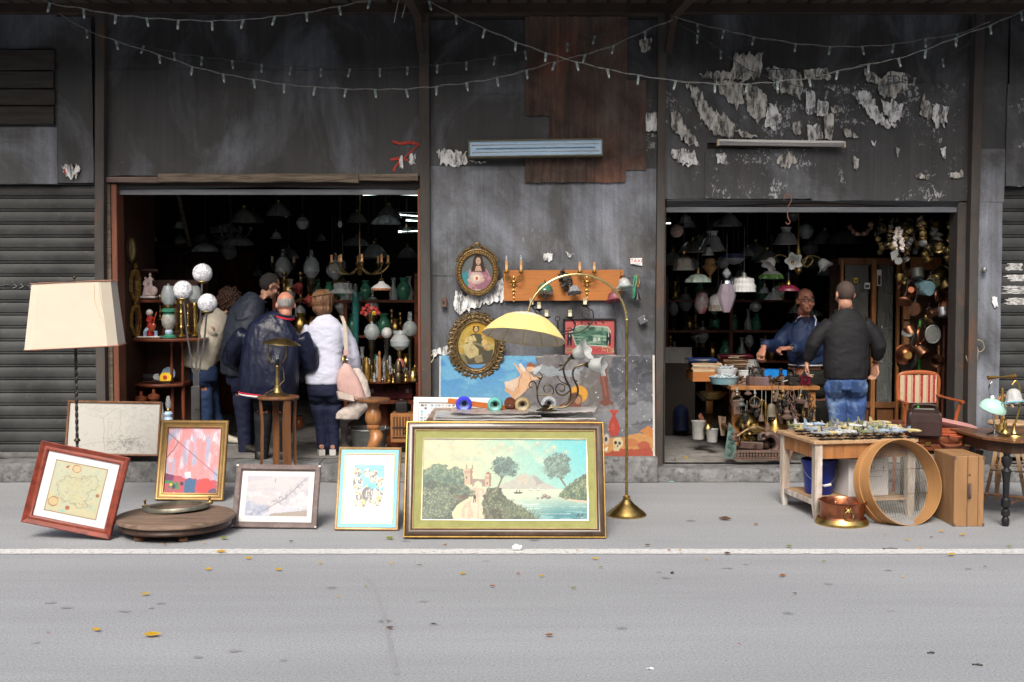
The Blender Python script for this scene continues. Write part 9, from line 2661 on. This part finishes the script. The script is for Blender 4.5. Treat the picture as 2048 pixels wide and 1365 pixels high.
def Bl(mb,w,d,palm,s=1,curl=.5,thumb=1):
 ""
 d=d.normalized();n=(palm-d*palm.dot(d)).normalized();x=d.cross(n)
 P=lambda a,b,c:w+(x*a+d*b+n*c)*s
 mb.rings([Bc(P(0,b,0),x,n,a*s,t_*s,12,2.6)for b,a,t_ in((-.03,.028,.022),(0,.027,.02),(.03,.038,.017),(.065,.043,.015),(.088,.041,.013))])
 for i,(a,l)in enumerate(((-.032,.062),(-.011,.074),(.011,.077),(.032,.068))):
  c1,c2=curl*(.9+.1*i),curl*1.7
  b0=P(a,.08,0);v1=d*COS(c1)+n*SIN(c1)+x*a*1.5;b1=b0+v1.normalized()*l*.5*s;v2=d*COS(c1+c2)+n*SIN(c1+c2);b2=b1+v2*l*.32*s;c3=c1+c2*1.5;b3=b2+(d*COS(c3)+n*SIN(c3))*l*.22*s
  mb.tube([b0,b1,b2,b3],[.0098*s,.009*s,.008*s,.0068*s],n=8);mb.ball(b3,.0068*s,8,6);mb.ball(b1,.0093*s,8,6)
 t0=P(thumb*.026,.018,.006);t1=P(thumb*.056,.048,.018);t2=P(thumb*.058,.078,.03)
 mb.tube([t0,t1,t2],[.015*s,.0115*s,.0085*s],n=8);mb.ball(t2,.0085*s,8,6)
def Bm(seed,amp=.006,sc=(9,9,5),fine=.5):
 def f(p):
  a=NZ(V(p.x*sc[0],p.y*sc[1],p.z*sc[2]+seed));b=NZ(V(p.x*sc[0]*2.3+7,p.y*sc[1]*2.3,p.z*sc[2]*2.3+seed))
  return amp*((1-abs(a)*2)*.8+fine*(1-abs(b)*2))
 return f
def Bw(name,m,parent,c,xf,s,grow,keep,vox=.006,amp=.004,seed=1,extra=None):
 ""
 mb=MB().ball(V(0,-.012,.03),(.077+grow,.096+grow,.092+grow),40,28)
 dl=[v for v in mb.bm.verts if not keep(v.co.x,v.co.y,v.co.z)];bmesh.ops.delete(mb.bm,geom=dl,context='VERTS')
 for v in mb.bm.verts:v.co*=1+amp*8*NZ(v.co*40+V(seed,0,0))
 SOL(mb,.006)
 if extra:extra(mb)
 mb.bm.transform(MT(c)@xf.to_4x4()@Matrix.Scale(s,4))
 mb.bm.transform(parent.matrix_basis.inverted())
 return mb.B(name,m,parent)
def Bs(label,px,py,Y,gz=.19):
 p=W(px,py,Y);return Ad('person',label,'person',(p.x,Y,gz))
def Cf(t,hips,knees,ankles,rh,rk,ra,m,waist,seed,body,shoe_m,fdir,name='trousers',wr=(.17,.115),shoes=True,right=V(1,0,0)):
 mb=MB()
 A5(mb,[(waist+Z0(-.13),wr[0]*.86,wr[1]*.95),(waist+Z0(-.06),wr[0]*.95,wr[1]*.98),(waist+Z0(.03),wr[0]*.88,wr[1]*.9)],right)
 for h,k_,a in zip(hips,knees,ankles):
  A4(mb,[h,h.lerp(k_,.5),k_,k_.lerp(a,.4),a],[rh,(rh+rk)/2+.004,rk,(rk+ra)/2,ra])
  A4(body,[h,k_,a],[rh*.7,rk*.7,ra*.6])
 Au(mb,name,m,t,.012,3,disp=Bm(seed,.007,(8,8,14),.6))
 if shoes:
  for a,f in zip(ankles,fdir if isinstance(fdir,list)else[fdir]*2):
   f=f.normalized();s_=V(-f.y,f.x,0);g=t.location.z;mb=MB()
   b0=V(a.x,a.y,g)
   mb.rings([Bc(b0+f*d_+Z0(h_/2+.002),s_,Z0(1),w_,h_/2,12,3)for d_,w_,h_ in((-.075,.024,.05),(-.055,.036,.08),(0,.04,.09),(.07,.046,.065),(.14,.043,.045),(.18,.026,.03))]);mb.B('shoe',shoe_m,t,world=True,smooth=50)
Z1=Z0(1)
Y=11.18;t=Bs('bald man seen from behind in a navy bomber jacket with a red-striped hem',545,930,Y,.19)
J=lambda x,y,d=0:W(x,y,Y+d)
body=MB();hc=J(571,611,.04);A,xf=head(body,hc,V(-.35,1,-.25),Z1,1.08)
A4(body,[hc-V(-.01,.03,.08),J(562,650,.02)],[.06,.07]);A5(body,[(J(545,780,.02),.14,.1),(J(545,700,0),.15,.1),(J(552,655,.02),.12,.07)],V(1,0,0))
sl,sr=J(480,672,.02),J(612,678,.02);el,er=J(461,716,.14),J(622,728,.12);wl,wr_=J(500,742,.4),J(600,752,.36)
for a,b,c in((sl,el,wl),(sr,er,wr_)):A4(body,[a,b,c],[.045,.04,.028])
Bl(body,wl,V(.5,.6,.1),V(0,.2,-1),1,.5,1);Bl(body,wr_,V(-.5,.6,.1),V(0,.2,-1),1,.5,-1)
Cf(t,[J(527,805,.02),J(568,805,.02)],[J(526,870,.03),J(567,872,.03)],[J(522,924,.02),J(566,926,.02)],.095,.072,.06,En,J(548,780,.02),3,body,Cb,V(0,1,0),wr=(.19,.13))
mb=MB();A5(mb,[(J(538,789,0),.27,.18),(J(538,770,0),.285,.2),(J(540,730,0),.28,.19),(J(545,690,0),.28,.17),(J(550,662,0),.25,.145),(J(558,642,.02),.15,.11),(J(564,634,.03),.085,.085)],V(1,0,.02))
sleeve(mb,J(548,668),[sl+V(.03,0,0),sl.lerp(el,.5),el,el.lerp(wl,.6),wl],[.088,.092,.09,.078,.06]);sleeve(mb,J(548,668),[sr-V(.03,0,0),sr.lerp(er,.5),er,er.lerp(wr_,.6),wr_],[.085,.09,.085,.075,.06])
Au(mb,'jacket',Ce,t,.012,3,disp=Bm(11,.013,(10,10,3.2)))
hem=lambda y,gx,gy:Bc(J(538,y,0),V(1,0,-.085),V(0,1,0),gx,gy,40,2.4)
for nm,y,m in(('red_stripe',788.5,Aa('stripe_red',(.45,.015,.04),rough=.7)),('white_stripe',791.5,Av),('navy_welt',795,Ce)):
 mb=MB().tube(hem(y,.288 if nm!='navy_welt' else .28,.203),.0085,n=6,loop=True);mb.B(nm,m,t,world=True)
for nm,dz,m in(('collar_stripe',0,MATS['stripe_red']),('collar',.022,Ce)):
 mb=MB().tube([J(567,633,.03)+V(.098*COS(a),.105*SIN(a),dz-.05*SIN(a)*-.3-.025*COS(a))for a in[R(160+10*i)for i in range(23)]],.013 if nm=='collar' else .012,n=6,flat=1.2);mb.B(nm,m,t,world=True)
Bw('hair_fringe',Ds,t,hc,xf,1.08,.0015,lambda x,y,z:y<.01 and z<.045 and z>-.035)
Au(body,'body',C3,t,.0075,2)
Y=11.75;t=Bs('grey-haired man with glasses bending forward in a dark slate jacket',492,915,Y,.19)
J=lambda x,y,d=0:W(x,y,Y+d)
body=MB();hc=J(540,573,.16);A,xf=head(body,hc,V(.9,.45,-.42),V(.35,.1,1),1.05)
A4(body,[hc-V(.04,0,.07),J(512,612,.08)],[.06,.065]);A5(body,[(J(482,740,0),.12,.09),(J(486,670,.02),.13,.1),(J(500,618,.06),.11,.07)],V(.8,-.6,0))
sl,sr=J(488,632,-.1),J(524,628,.24);el,er=J(500,690,.1),J(545,680,.4);wl,wr_=J(540,700,.34),J(575,690,.5)
for a,b,c in((sl,el,wl),(sr,er,wr_)):A4(body,[a,b,c],[.045,.04,.028])
Bl(body,wl,V(.9,.4,0),Z0(-1),1,.5,1);Bl(body,wr_,V(.9,.3,0),Z0(-1),1,.5,-1)
Cf(t,[J(482,770,-.04),J(494,770,.1)],[J(488,840,-.04),J(500,840,.12)],[J(490,905,-.06),J(504,900,.1)],.1,.076,.062,C5,J(484,745,.02),5,body,Cb,V(.6,-.4,0),wr=(.18,.14),right=V(.8,-.6,0))
mb=MB();A5(mb,[(J(478,748,.02),.19,.16),(J(479,715,0),.195,.16),(J(484,670,0),.21,.16),(J(494,628,.02),.2,.14),(J(504,606,.06),.15,.11),(J(512,594,.09),.09,.085)],V(.8,-.6,0))
for a,b,c in((sl,el,wl),(sr,er,wr_)):sleeve(mb,J(492,632,.05),[a,a.lerp(b,.5),b,c],[.085,.088,.08,.06])
Au(mb,'jacket',C4,t,.013,3,disp=Bm(23,.009,(7,7,5),.5))
mb=MB().tube([J(514,600,.09)+V(.085*COS(a),.085*SIN(a),-.03*COS(a))for a in[2*PI*i/24 for i in range(24)]],.018,n=7,loop=True);mb.B('collar',C4,t,world=True)
Bw('hair',Aa('dark_grey_hair',(.02,.019,.018),rough=.9,var=.6,scale=70),t,hc,xf,1.05,.009,lambda x,y,z:(y<.035 and z>-.06 and not(z<0 and y>-.02))and not(y>0 and z<.05))
mb=MB()
for k in(-1,1):mb.tube([A(k*.034+.022*COS(a),.096,.008+.018*SIN(a))for a in[2*PI*i/14 for i in range(14)]],.0024,n=5,loop=True);mb.tube([A(k*.056,.095,.012),A(k*.078,.02,.012)],.0022,n=5)
mb.tube([A(-.012,.098,.01),A(.012,.098,.01)],.0024,n=5);mb.B('glasses',Ah,t,world=True)
Au(body,'body',Ca,t,.0075,2)
Y=12.25;t=Bs('woman in a cream quilted jacket and jeans leaning into the shop',440,900,Y,.19)
J=lambda x,y,d=0:W(x-16,y,Y+d)
body=MB();hc=J(478,602,.3);A,xf=head(body,hc,V(.9,.5,-.3),V(.3,.2,1),1.02)
A4(body,[hc-V(.05,.02,.07),J(455,640,.2)],[.055,.06]);A5(body,[(J(420,735,0),.13,.1),(J(432,680,.08),.14,.1),(J(450,645,.18),.1,.07)],V(.5,-.85,0))
sl,sr=J(440,660,-.08),J(462,655,.34);el,er=J(412,700,.1),J(490,700,.5);wl,wr_=J(452,712,.3),J(505,690,.6)
for a,b,c in((sl,el,wl),(sr,er,wr_)):A4(body,[a,b,c],[.04,.036,.026])
Bl(body,wl,V(.8,.5,0),Z0(-1),.92,.5,1);Bl(body,wr_,V(.8,.5,0),Z0(-1),.92,.5,-1)
Cf(t,[J(420,760,-.05),J(432,760,.1)],[J(430,825,-.04),J(445,830,.12)],[J(428,890,-.04),J(472,890,.06)],.092,.068,.055,D6,J(424,738,0),7,body,D9,V(.9,-.2,0),wr=(.17,.14),right=V(.6,-.8,0),name='jeans')
mb=MB();A5(mb,[(J(410,738,0),.2,.15),(J(416,715,.02),.21,.165),(J(428,680,.06),.21,.16),(J(442,650,.12),.2,.14),(J(452,634,.18),.13,.11),(J(458,626,.2),.09,.085)],V(.5,-.85,0))
for a,b,c in((sl,el,wl),(sr,er,wr_)):sleeve(mb,J(446,656,.14),[a,a.lerp(b,.5),b,c],[.078,.08,.074,.055])
quilt=lambda p:.006*abs(SIN((p.x*.6+p.z)*34))**.5*1+Bm(31,.007,(9,9,8))(p)
Au(mb,'quilted_jacket',Dk,t,.011,2,disp=quilt)
mb=MB()
for i in range(220):
 z=1-2*(i+.5)/220;a=i*2.4;r_=math.sqrt(1-z*z);d=V(r_*COS(a),r_*SIN(a),z)
 if d.dot(V(.9,.4,-.3))>.75:continue
 mb.ball(hc+V(d.x*.12,d.y*.13,d.z*.125)*U(.92,1.1)+V(-.015,0,.015),U(.016,.028),7,5)
mb.B('curly_hair',Eh,t,world=True)
Au(body,'body',Ca,t,.0075,2)
Y=11.42;t=Bs('woman seen from behind in a white blouse and navy trousers',650,912,Y,.19)
J=lambda x,y,d=0:W(x,y,Y+d)
body=MB();hc=J(646,607,.06);A,xf=head(body,hc,V(-.1,1,-.25),Z1,1.02)
A4(body,[hc-V(0,.02,.08),J(648,645,0)],[.052,.06]);A5(body,[(J(650,760,0),.14,.1),(J(650,690,0),.14,.1),(J(648,650,0),.11,.07)],V(1,0,0))
sl,sr=J(612,660,.01),J(691,660,.01);el,er=J(604,712,.12),J(706,712,.05);wl,wr_=J(622,742,.36),J(711,745,.12)
for a,b,c in((sl,el,wl),(sr,er,wr_)):A4(body,[a,b,c],[.042,.038,.028])
Bl(body,wl,V(.3,.9,0),Z0(-1),.9,.4,1);Bl(body,wr_,V(-.05,.3,-.8),V(-1,.2,0),.9,.6,-1)
Cf(t,[J(635,790,0),J(668,790,0)],[J(642,845,.02),J(666,845,.02)],[J(645,895,0),J(667,897,0)],.094,.064,.05,C5,J(650,765,0),9,body,C6,V(0,1,0),wr=(.185,.135),shoes=False)
for a in(J(643,905,-.01),J(666,907,0)):
 f=V(-.25 if a.x<J(655,900).x else-.1,1,0).normalized();s_=V(f.y,-f.x,0);b0=V(a.x,a.y,.19);mb=MB().rings([[b0+f*d_+s_*w_*e_+Z0(z)for e_,z in((-1,.001),(1,.001),(1,h_),(-1,h_))]for d_,w_,h_ in((-.07,.03,.062),(-.03,.034,.06),(.06,.04,.03),(.14,.034,.02),(.16,.02,.018))]);sh=mb.B('sandal_wedge',D8,t,world=True)
 mb=MB().tube([b0+s_*.036+f*.02+Z0(.05),b0-f*.06+Z0(.1),b0-s_*.036+f*.02+Z0(.05)],.007,n=6);o=mb.B('sandal_strap',C6,t,world=True)
 body.rings([Bc(b0+f*d_+Z0(zc),s_,Z1,w_,h_,10)for d_,w_,h_,zc in((-.055,.024,.024,.085),(0,.03,.032,.09),(.08,.036,.018,.05),(.13,.03,.012,.034))]);A4(body,[b0-f*.02+Z0(.09),a+Z0(.13)],[.03,.034])
mb=MB();A5(mb,[(J(649,768,0),.185,.135),(J(649,745,0),.188,.14),(J(650,710,0),.17,.12),(J(650,680,0),.178,.115),(J(651,655,0),.178,.1),(J(650,642,.02),.12,.095),(J(649,634,.03),.072,.075)],V(1,0,0))
sleeve(mb,J(650,655),[sl+V(.025,0,.01),sl.lerp(el,.5),el,el.lerp(wl,.6)],[.058,.062,.06,.05]);sleeve(mb,J(650,655),[sr+V(-.025,0,.01),sr.lerp(er,.5)+V(.005,0,0),er,er.lerp(wr_,.7)],[.058,.064,.065,.062])
Au(mb,'blouse',Ch,t,.0105,3,disp=Bm(41,.006,(6,6,13),.6))
mb=MB().tube([J(649,639,.02)+V(.078*COS(a),.085*SIN(a),.01*SIN(a))for a in[2*PI*i/24 for i in range(24)]],.012,n=7,loop=True);mb.B('collar',Ch,t,world=True)
mb=MB().ball(hc+V(0,-.015,.022),(.112,.125,.118),30,22);mb.ball(hc+V(0,-.05,-.055),(.1,.085,.07),20,14)
hd=Au(mb,'bobbed_hair',Cg,t,.008,2,disp=lambda p:.012*(NZ(V(p.x*26,p.y*26,p.z*6))+.5*NZ(V(p.x*60,p.y*60,p.z*12))))
mb=MB()
for i in range(170):
 a=2.4*i;e_=.1+.9*((i*.618)%1);pts=[]
 for j in range(6):
  th_=.12+(1.75-.3*e_)*(j/5)*e_+.1*j*(1-e_);q_=1.03+.05*NZ(V(i,j*.5,0))+.05*(j==5)
  pts.append(hc+V(.108*SIN(th_)*COS(a+.05*j),-.022+.124*SIN(th_)*SIN(a+.05*j),.02+.116*COS(th_))*1*1+(V(COS(a),SIN(a),0)*.012*(q_-1)*10))
 if pts[-1].y-hc.y>.05:continue
 mb.tube(pts,[.006,.009,.01,.01,.008,.003],n=5)
mb.B('hair_locks',Aa('brown_locks',(.13,.066,.033),rough=.55,var=.5,scale=30),hd,world=False)
mb=None
hd.children[0].data.transform(MT(-t.location))
Au(body,'body',Ca,t,.0075,2)
B_=lambda x,y,d=0:W(x,y,Y-.14+d)
t=Ad('shoulder_bag','pink leather shoulder bag with a pale strap, hanging from the woman in white','bag',B_(702,800))
C7=Aa('pink_leather',(.5,.32,.29),rough=.5,var=.08,scale=6,bump=.1,bscale=90)
mb=MB().rings([Bc(B_(x,y,0),V(1,0,-.35).normalized(),V(0,1,0),a*Y/FPX,b,24,2.8)for x,y,a,b in((706,798,22,.05),(704,788,30,.068),(700,770,28,.066),(697,750,21,.05),(695,736,12,.035),(694,728,6,.02))]);Au(mb,'bag',C7,t,.009,3,disp=Bm(51,.004))
mb=MB().rings([[B_(x+dx,y,d),B_(x-dx,y,d),B_(x-dx,y,d+.006),B_(x+dx,y,d+.006)]for x,y,dx,d in((692,700,3.6,0),(691,670,3.6,0),(688,645,3.6,.02),(684,633,3.4,.1),(682,632,3.4,.2))]);mb.B('strap',Aa('beige_web',(.46,.4,.32),rough=.8),t,world=True)
mb=MB().box((0,0,0),(.05,.012,.06),bev=.004);o=mb.B('strap_tab',C7,t);o.location=B_(692,706)-t.location
mb=MB().torus(B_(694,722),.014,.004,ax=(0,1,0),n=14,m=5);mb.tube([B_(692,712),B_(694,722)],.005);mb.tube([B_(677,790),B_(716,800)],.004);mb.B('buckle',Ap,t,world=True)
mb=MB().rings([[B_(x,y,0-.006)for x,y in((672,784),(706,793),(711,806),(676,800))],[B_(x,y,-.07)for x,y in((674,782),(706,791),(709,803),(678,797))]]);mb.bm.free()if False else mb.B('lower_panel',Aa('pale_leather',(.48,.4,.35),rough=.5),t,world=True)
t=Ad('carried_coat','pale beige coat draped over the pink bag','coat',B_(722,830))
mb=MB().rings([Bc(B_(x,y,.06),V(1,0,0),V(0,1,0),a*Y/FPX,b,18)for x,y,a,b in((712,738,6,.03),(722,765,13,.05),(728,790,12,.06),(718,812,22,.06),(700,826,26,.05),(694,838,22,.04))]);Au(mb,'coat',Aa('beige_cloth',(.5,.44,.4),rough=.85,var=.06,bump=.2),t,.01,3,disp=Bm(61,.012,(12,12,8)))
Y=12.45;t=Bs('merchant with glasses in a blue jacket sorting goods behind his table',1612,905,Y,.15)
J=lambda x,y,d=0:W(x,y,Y+d)
body=MB();hc=J(1611,602,-.02);A,xf=head(body,hc,V(.2,-1,.02),Z1,1.12)
A4(body,[hc-V(.01,-.03,.09),J(1608,645,.02)],[.062,.07]);A5(body,[(J(1615,760,0),.15,.11),(J(1612,690,0),.15,.11),(J(1609,650,0),.12,.08)],V(1,.2,0))
sl,sr=J(1577,658,0),J(1640,655,.02);el,er=J(1552,694,-.1),J(1642,706,-.05);wl,wr_=J(1532,690,-.38),J(1588,697,-.36)
A4(body,[sl,el,wl],[.045,.042,.03]);A4(body,[sr,er,wr_],[.045,.042,.03])
Bl(body,J(1527,697,-.42),V(-.35,-.35,-.75),V(.4,.4,-.5),1.12,.45,-1);Bl(body,J(1577,697,-.4),V(-1,-.2,-.05),V(0,.2,-1),1.12,.75,-1)
Cf(t,[J(1606,780,0),J(1640,780,0)],[J(1606,850,-.02),J(1642,850,-.02)],[J(1608,895,0),J(1644,895,0)],.1,.08,.066,D7,J(1622,745,0),13,body,Cb,V(0,-1,0),wr=(.19,.14))
mb=MB();A5(mb,[(J(1620,728,0),.22,.165),(J(1616,705,0),.225,.165),(J(1612,675,0),.215,.155),(J(1610,655,0),.2,.13),(J(1609,644,0),.12,.1),(J(1609,638,0),.085,.085)],V(1,.2,0))
sleeve(mb,J(1609,660),[sl+V(.02,0,0),sl.lerp(el,.5),el,el.lerp(wl,.5),wl],[.075,.077,.072,.064,.05]);sleeve(mb,J(1609,660),[sr-V(.02,0,0),sr.lerp(er,.5),er,er.lerp(wr_,.5),wr_],[.075,.077,.074,.064,.05])
Au(mb,'jacket',Cy,t,.0115,3,disp=Bm(71,.009,(8,8,8),.6))
for nm,pts in(('collar',[(1589,646),(1594,636),(1601,632)]),('collar',[(1629,652),(1631,640),(1627,631)])):
 mb=MB().tube([J(x,y,-.12)for x,y in pts],.014,n=7,flat=.6);cl=mb.B(nm,Cy,t,world=True)
 mb=MB().tube([J(x+1.5,y,-.13)for x,y in pts],.005,n=5);mb.bm.transform(MT(-t.location));mb.B('piping',Av,cl)
mb=MB().tube([J(1611,652,-.13),J(1612,680,-.16),J(1614,726,-.17)],.004,n=5);mb.B('zip',An,t,world=True)
mb=MB();A5(mb,[(J(1610,654,-.045),.09,.08),(J(1610,644,-.03),.078,.078),(J(1610,637,-.02),.07,.072)],V(1,0,0));mb.B('jersey',Aa('navy_knit',(.008,.01,.03),rough=.9),t,world=True)
mb=MB().tube(Bc(J(1619,729.5,0),V(1,.2,0),V(-.2,1,0),.228,.172,30),.007,n=5,loop=True);mb.B('hem_piping',Av,t,world=True)
for w_,d_ in((wl,V(-.3,-1,-.1)),(J(1583,697,-.38),V(-1,-.1,0))):
 mb=MB().torus(w_,.047 if w_ is wl else .036,.008,ax=d_,n=20,m=6);mb.B('cuff' if w_ is wl else 'watch_strap',Av if w_ is wl else An,t,world=True)
mb=MB().lathe([(.001,.008),(.02,.007),(.022,0)],J(1585,694,-.42),n=16,xf=MR(R(60),3,'X'));mb.B('watch',Ap,t,world=True)
Bw('cropped_hair',Cx,t,hc,xf,1.14,.002,lambda x,y,z:y<.015 and z>-.03 and z<.075 and not(abs(x)<.03 and z>.06))
for k in(-1,1):
 mb=MB().ball(A(k*.033,.079,.006),(.016,.008,.009),10,8,xf=xf);ey=mb.B('eye',Em,t,world=True)
 mb=MB().ball(A(k*.033+.003,.086,.006)-t.location,(.006,.003,.006),8,6,xf=xf);mb.B('iris',Ak,ey)
 mb=MB().tube([A(k*.016,.09,.034),A(k*.036,.089,.039),A(k*.056,.076,.034)],.0055,n=6);mb.B('eyebrow',Cx,t,world=True)
mb=MB()
for k in(-1,1):mb.tube([A(k*.034+.026*COS(a),.1-.008*(k*COS(a)>.5),.004+.019*SIN(a))for a in[2*PI*i/18 for i in range(18)]],.0034,n=5,loop=True);mb.tube([A(k*.06,.096,.01),A(k*.088,0,.012)],.003,n=5)
mb.tube([A(-.009,.104,.008),A(.009,.104,.008)],.003,n=5);mb.B('glasses',Ak,t,world=True)
mb=MB().tube([A(-.026,.087,-.066),A(0,.096,-.063),A(.026,.087,-.066)],[.003,.0065,.003],n=6);mb.B('mouth',Eg,t,world=True)
mb=MB().tube([A(.022,.092,-.066),A(.035,.13,-.075)],.005,n=6);mb.B('cigar',Cg,t,world=True)
Au(body,'body',C3,t,.0065,2)
Y=11.3;t=Bs('stocky man seen from behind in a black shirt and faded jeans',1690,925,Y,.15)
J=lambda x,y,d=0:W(x,y,Y+d)
body=MB();hc=J(1690,590,.03);A,xf=head(body,hc,V(-.12,1,-.12),Z1,1.1)
A4(body,[hc-V(0,.02,.09),J(1691,632,0)],[.068,.078]);A5(body,[(J(1692,750,0),.16,.12),(J(1692,690,0),.16,.11),(J(1691,645,0),.13,.08)],V(1,0,0))
sl,sr=J(1650,652,0),J(1737,650,0);el,er=J(1626,690,0),J(1758,692,-.02);wl,wr_=J(1615,718,.08),J(1753,722,.08)
A4(body,[sl,el,wl],[.05,.046,.034]);A4(body,[sr,er,wr_],[.05,.048,.036])
Bl(body,J(1614,726,.08),V(0,.12,-1),V(.85,-.4,0),1.1,.42,1);Bl(body,J(1752,732,.08),V(-.15,.1,-1),V(-.75,-.5,0),1.1,.4,-1)
Cf(t,[J(1671,775,0),J(1713,775,0)],[J(1676,838,.02),J(1711,838,.02)],[J(1672,905,0),J(1712,905,0)],.112,.084,.07,Dl,J(1692,752,0),15,body,Cb,V(0,1,0),wr=(.2,.15),name='jeans')
for x in(1672,1714):
 mb=MB().rings([[J(x+a*11,y,-.155 if y<775 else-.165)for a in(-1,1)]for y in(764,785)],closed=False,cap=False);SOL(mb,.004);mb.B('back_pocket',Dl,t,world=True)
mb=MB();A5(mb,[(J(1692,757,0),.205,.155),(J(1692,735,0),.218,.165),(J(1692,700,0),.215,.155),(J(1692,670,0),.215,.145),(J(1692,648,0),.205,.125),(J(1692,635,0),.16,.11),(J(1691,622,.02),.08,.085)],V(1,0,0))
sleeve(mb,J(1692,655),[sl+V(.03,0,0),sl.lerp(el,.5),el,el.lerp(wl,.85)],[.08,.078,.07,.056]);sleeve(mb,J(1692,655),[sr-V(.03,0,0),sr.lerp(er,.5),er,er.lerp(wr_,.55)],[.082,.08,.074,.064])
Au(mb,'shirt',Ci,t,.0115,3,disp=Bm(81,.006,(6,6,8),.6))
mb=MB().tube([J(1690,624,.02)+V(.088*COS(a),.095*SIN(a),.012*SIN(a))for a in[2*PI*i/26 for i in range(26)]],.018,n=7,loop=True);mb.B('collar',Ci,t,world=True)
mb=MB().torus(J(1752,726,.08),.042,.006,ax=(-.15,0,-1),n=20,m=6);mb.B('bracelet',Ap,t,world=True)
Bw('shaved_hair',Cx,t,hc,xf,1.1,.002,lambda x,y,z:z>-.045 and y<.07 and not(z<.02 and y>.01))
Au(body,'body',Ca,t,.0065,2)
p=J(1620,749,.03);t=Ad('cigarette','lit cigarette between the fingers of the man in the black shirt','cigarette',p);mb=MB().tube([(-.035,0,.006),(.035,-.01,-.006)],.004,n=8);mb.B('paper',A9,t);mb=MB().tube([(-.042,.001,.007),(-.035,0,.006)],.0041,n=8);mb.B('ash',An,t)
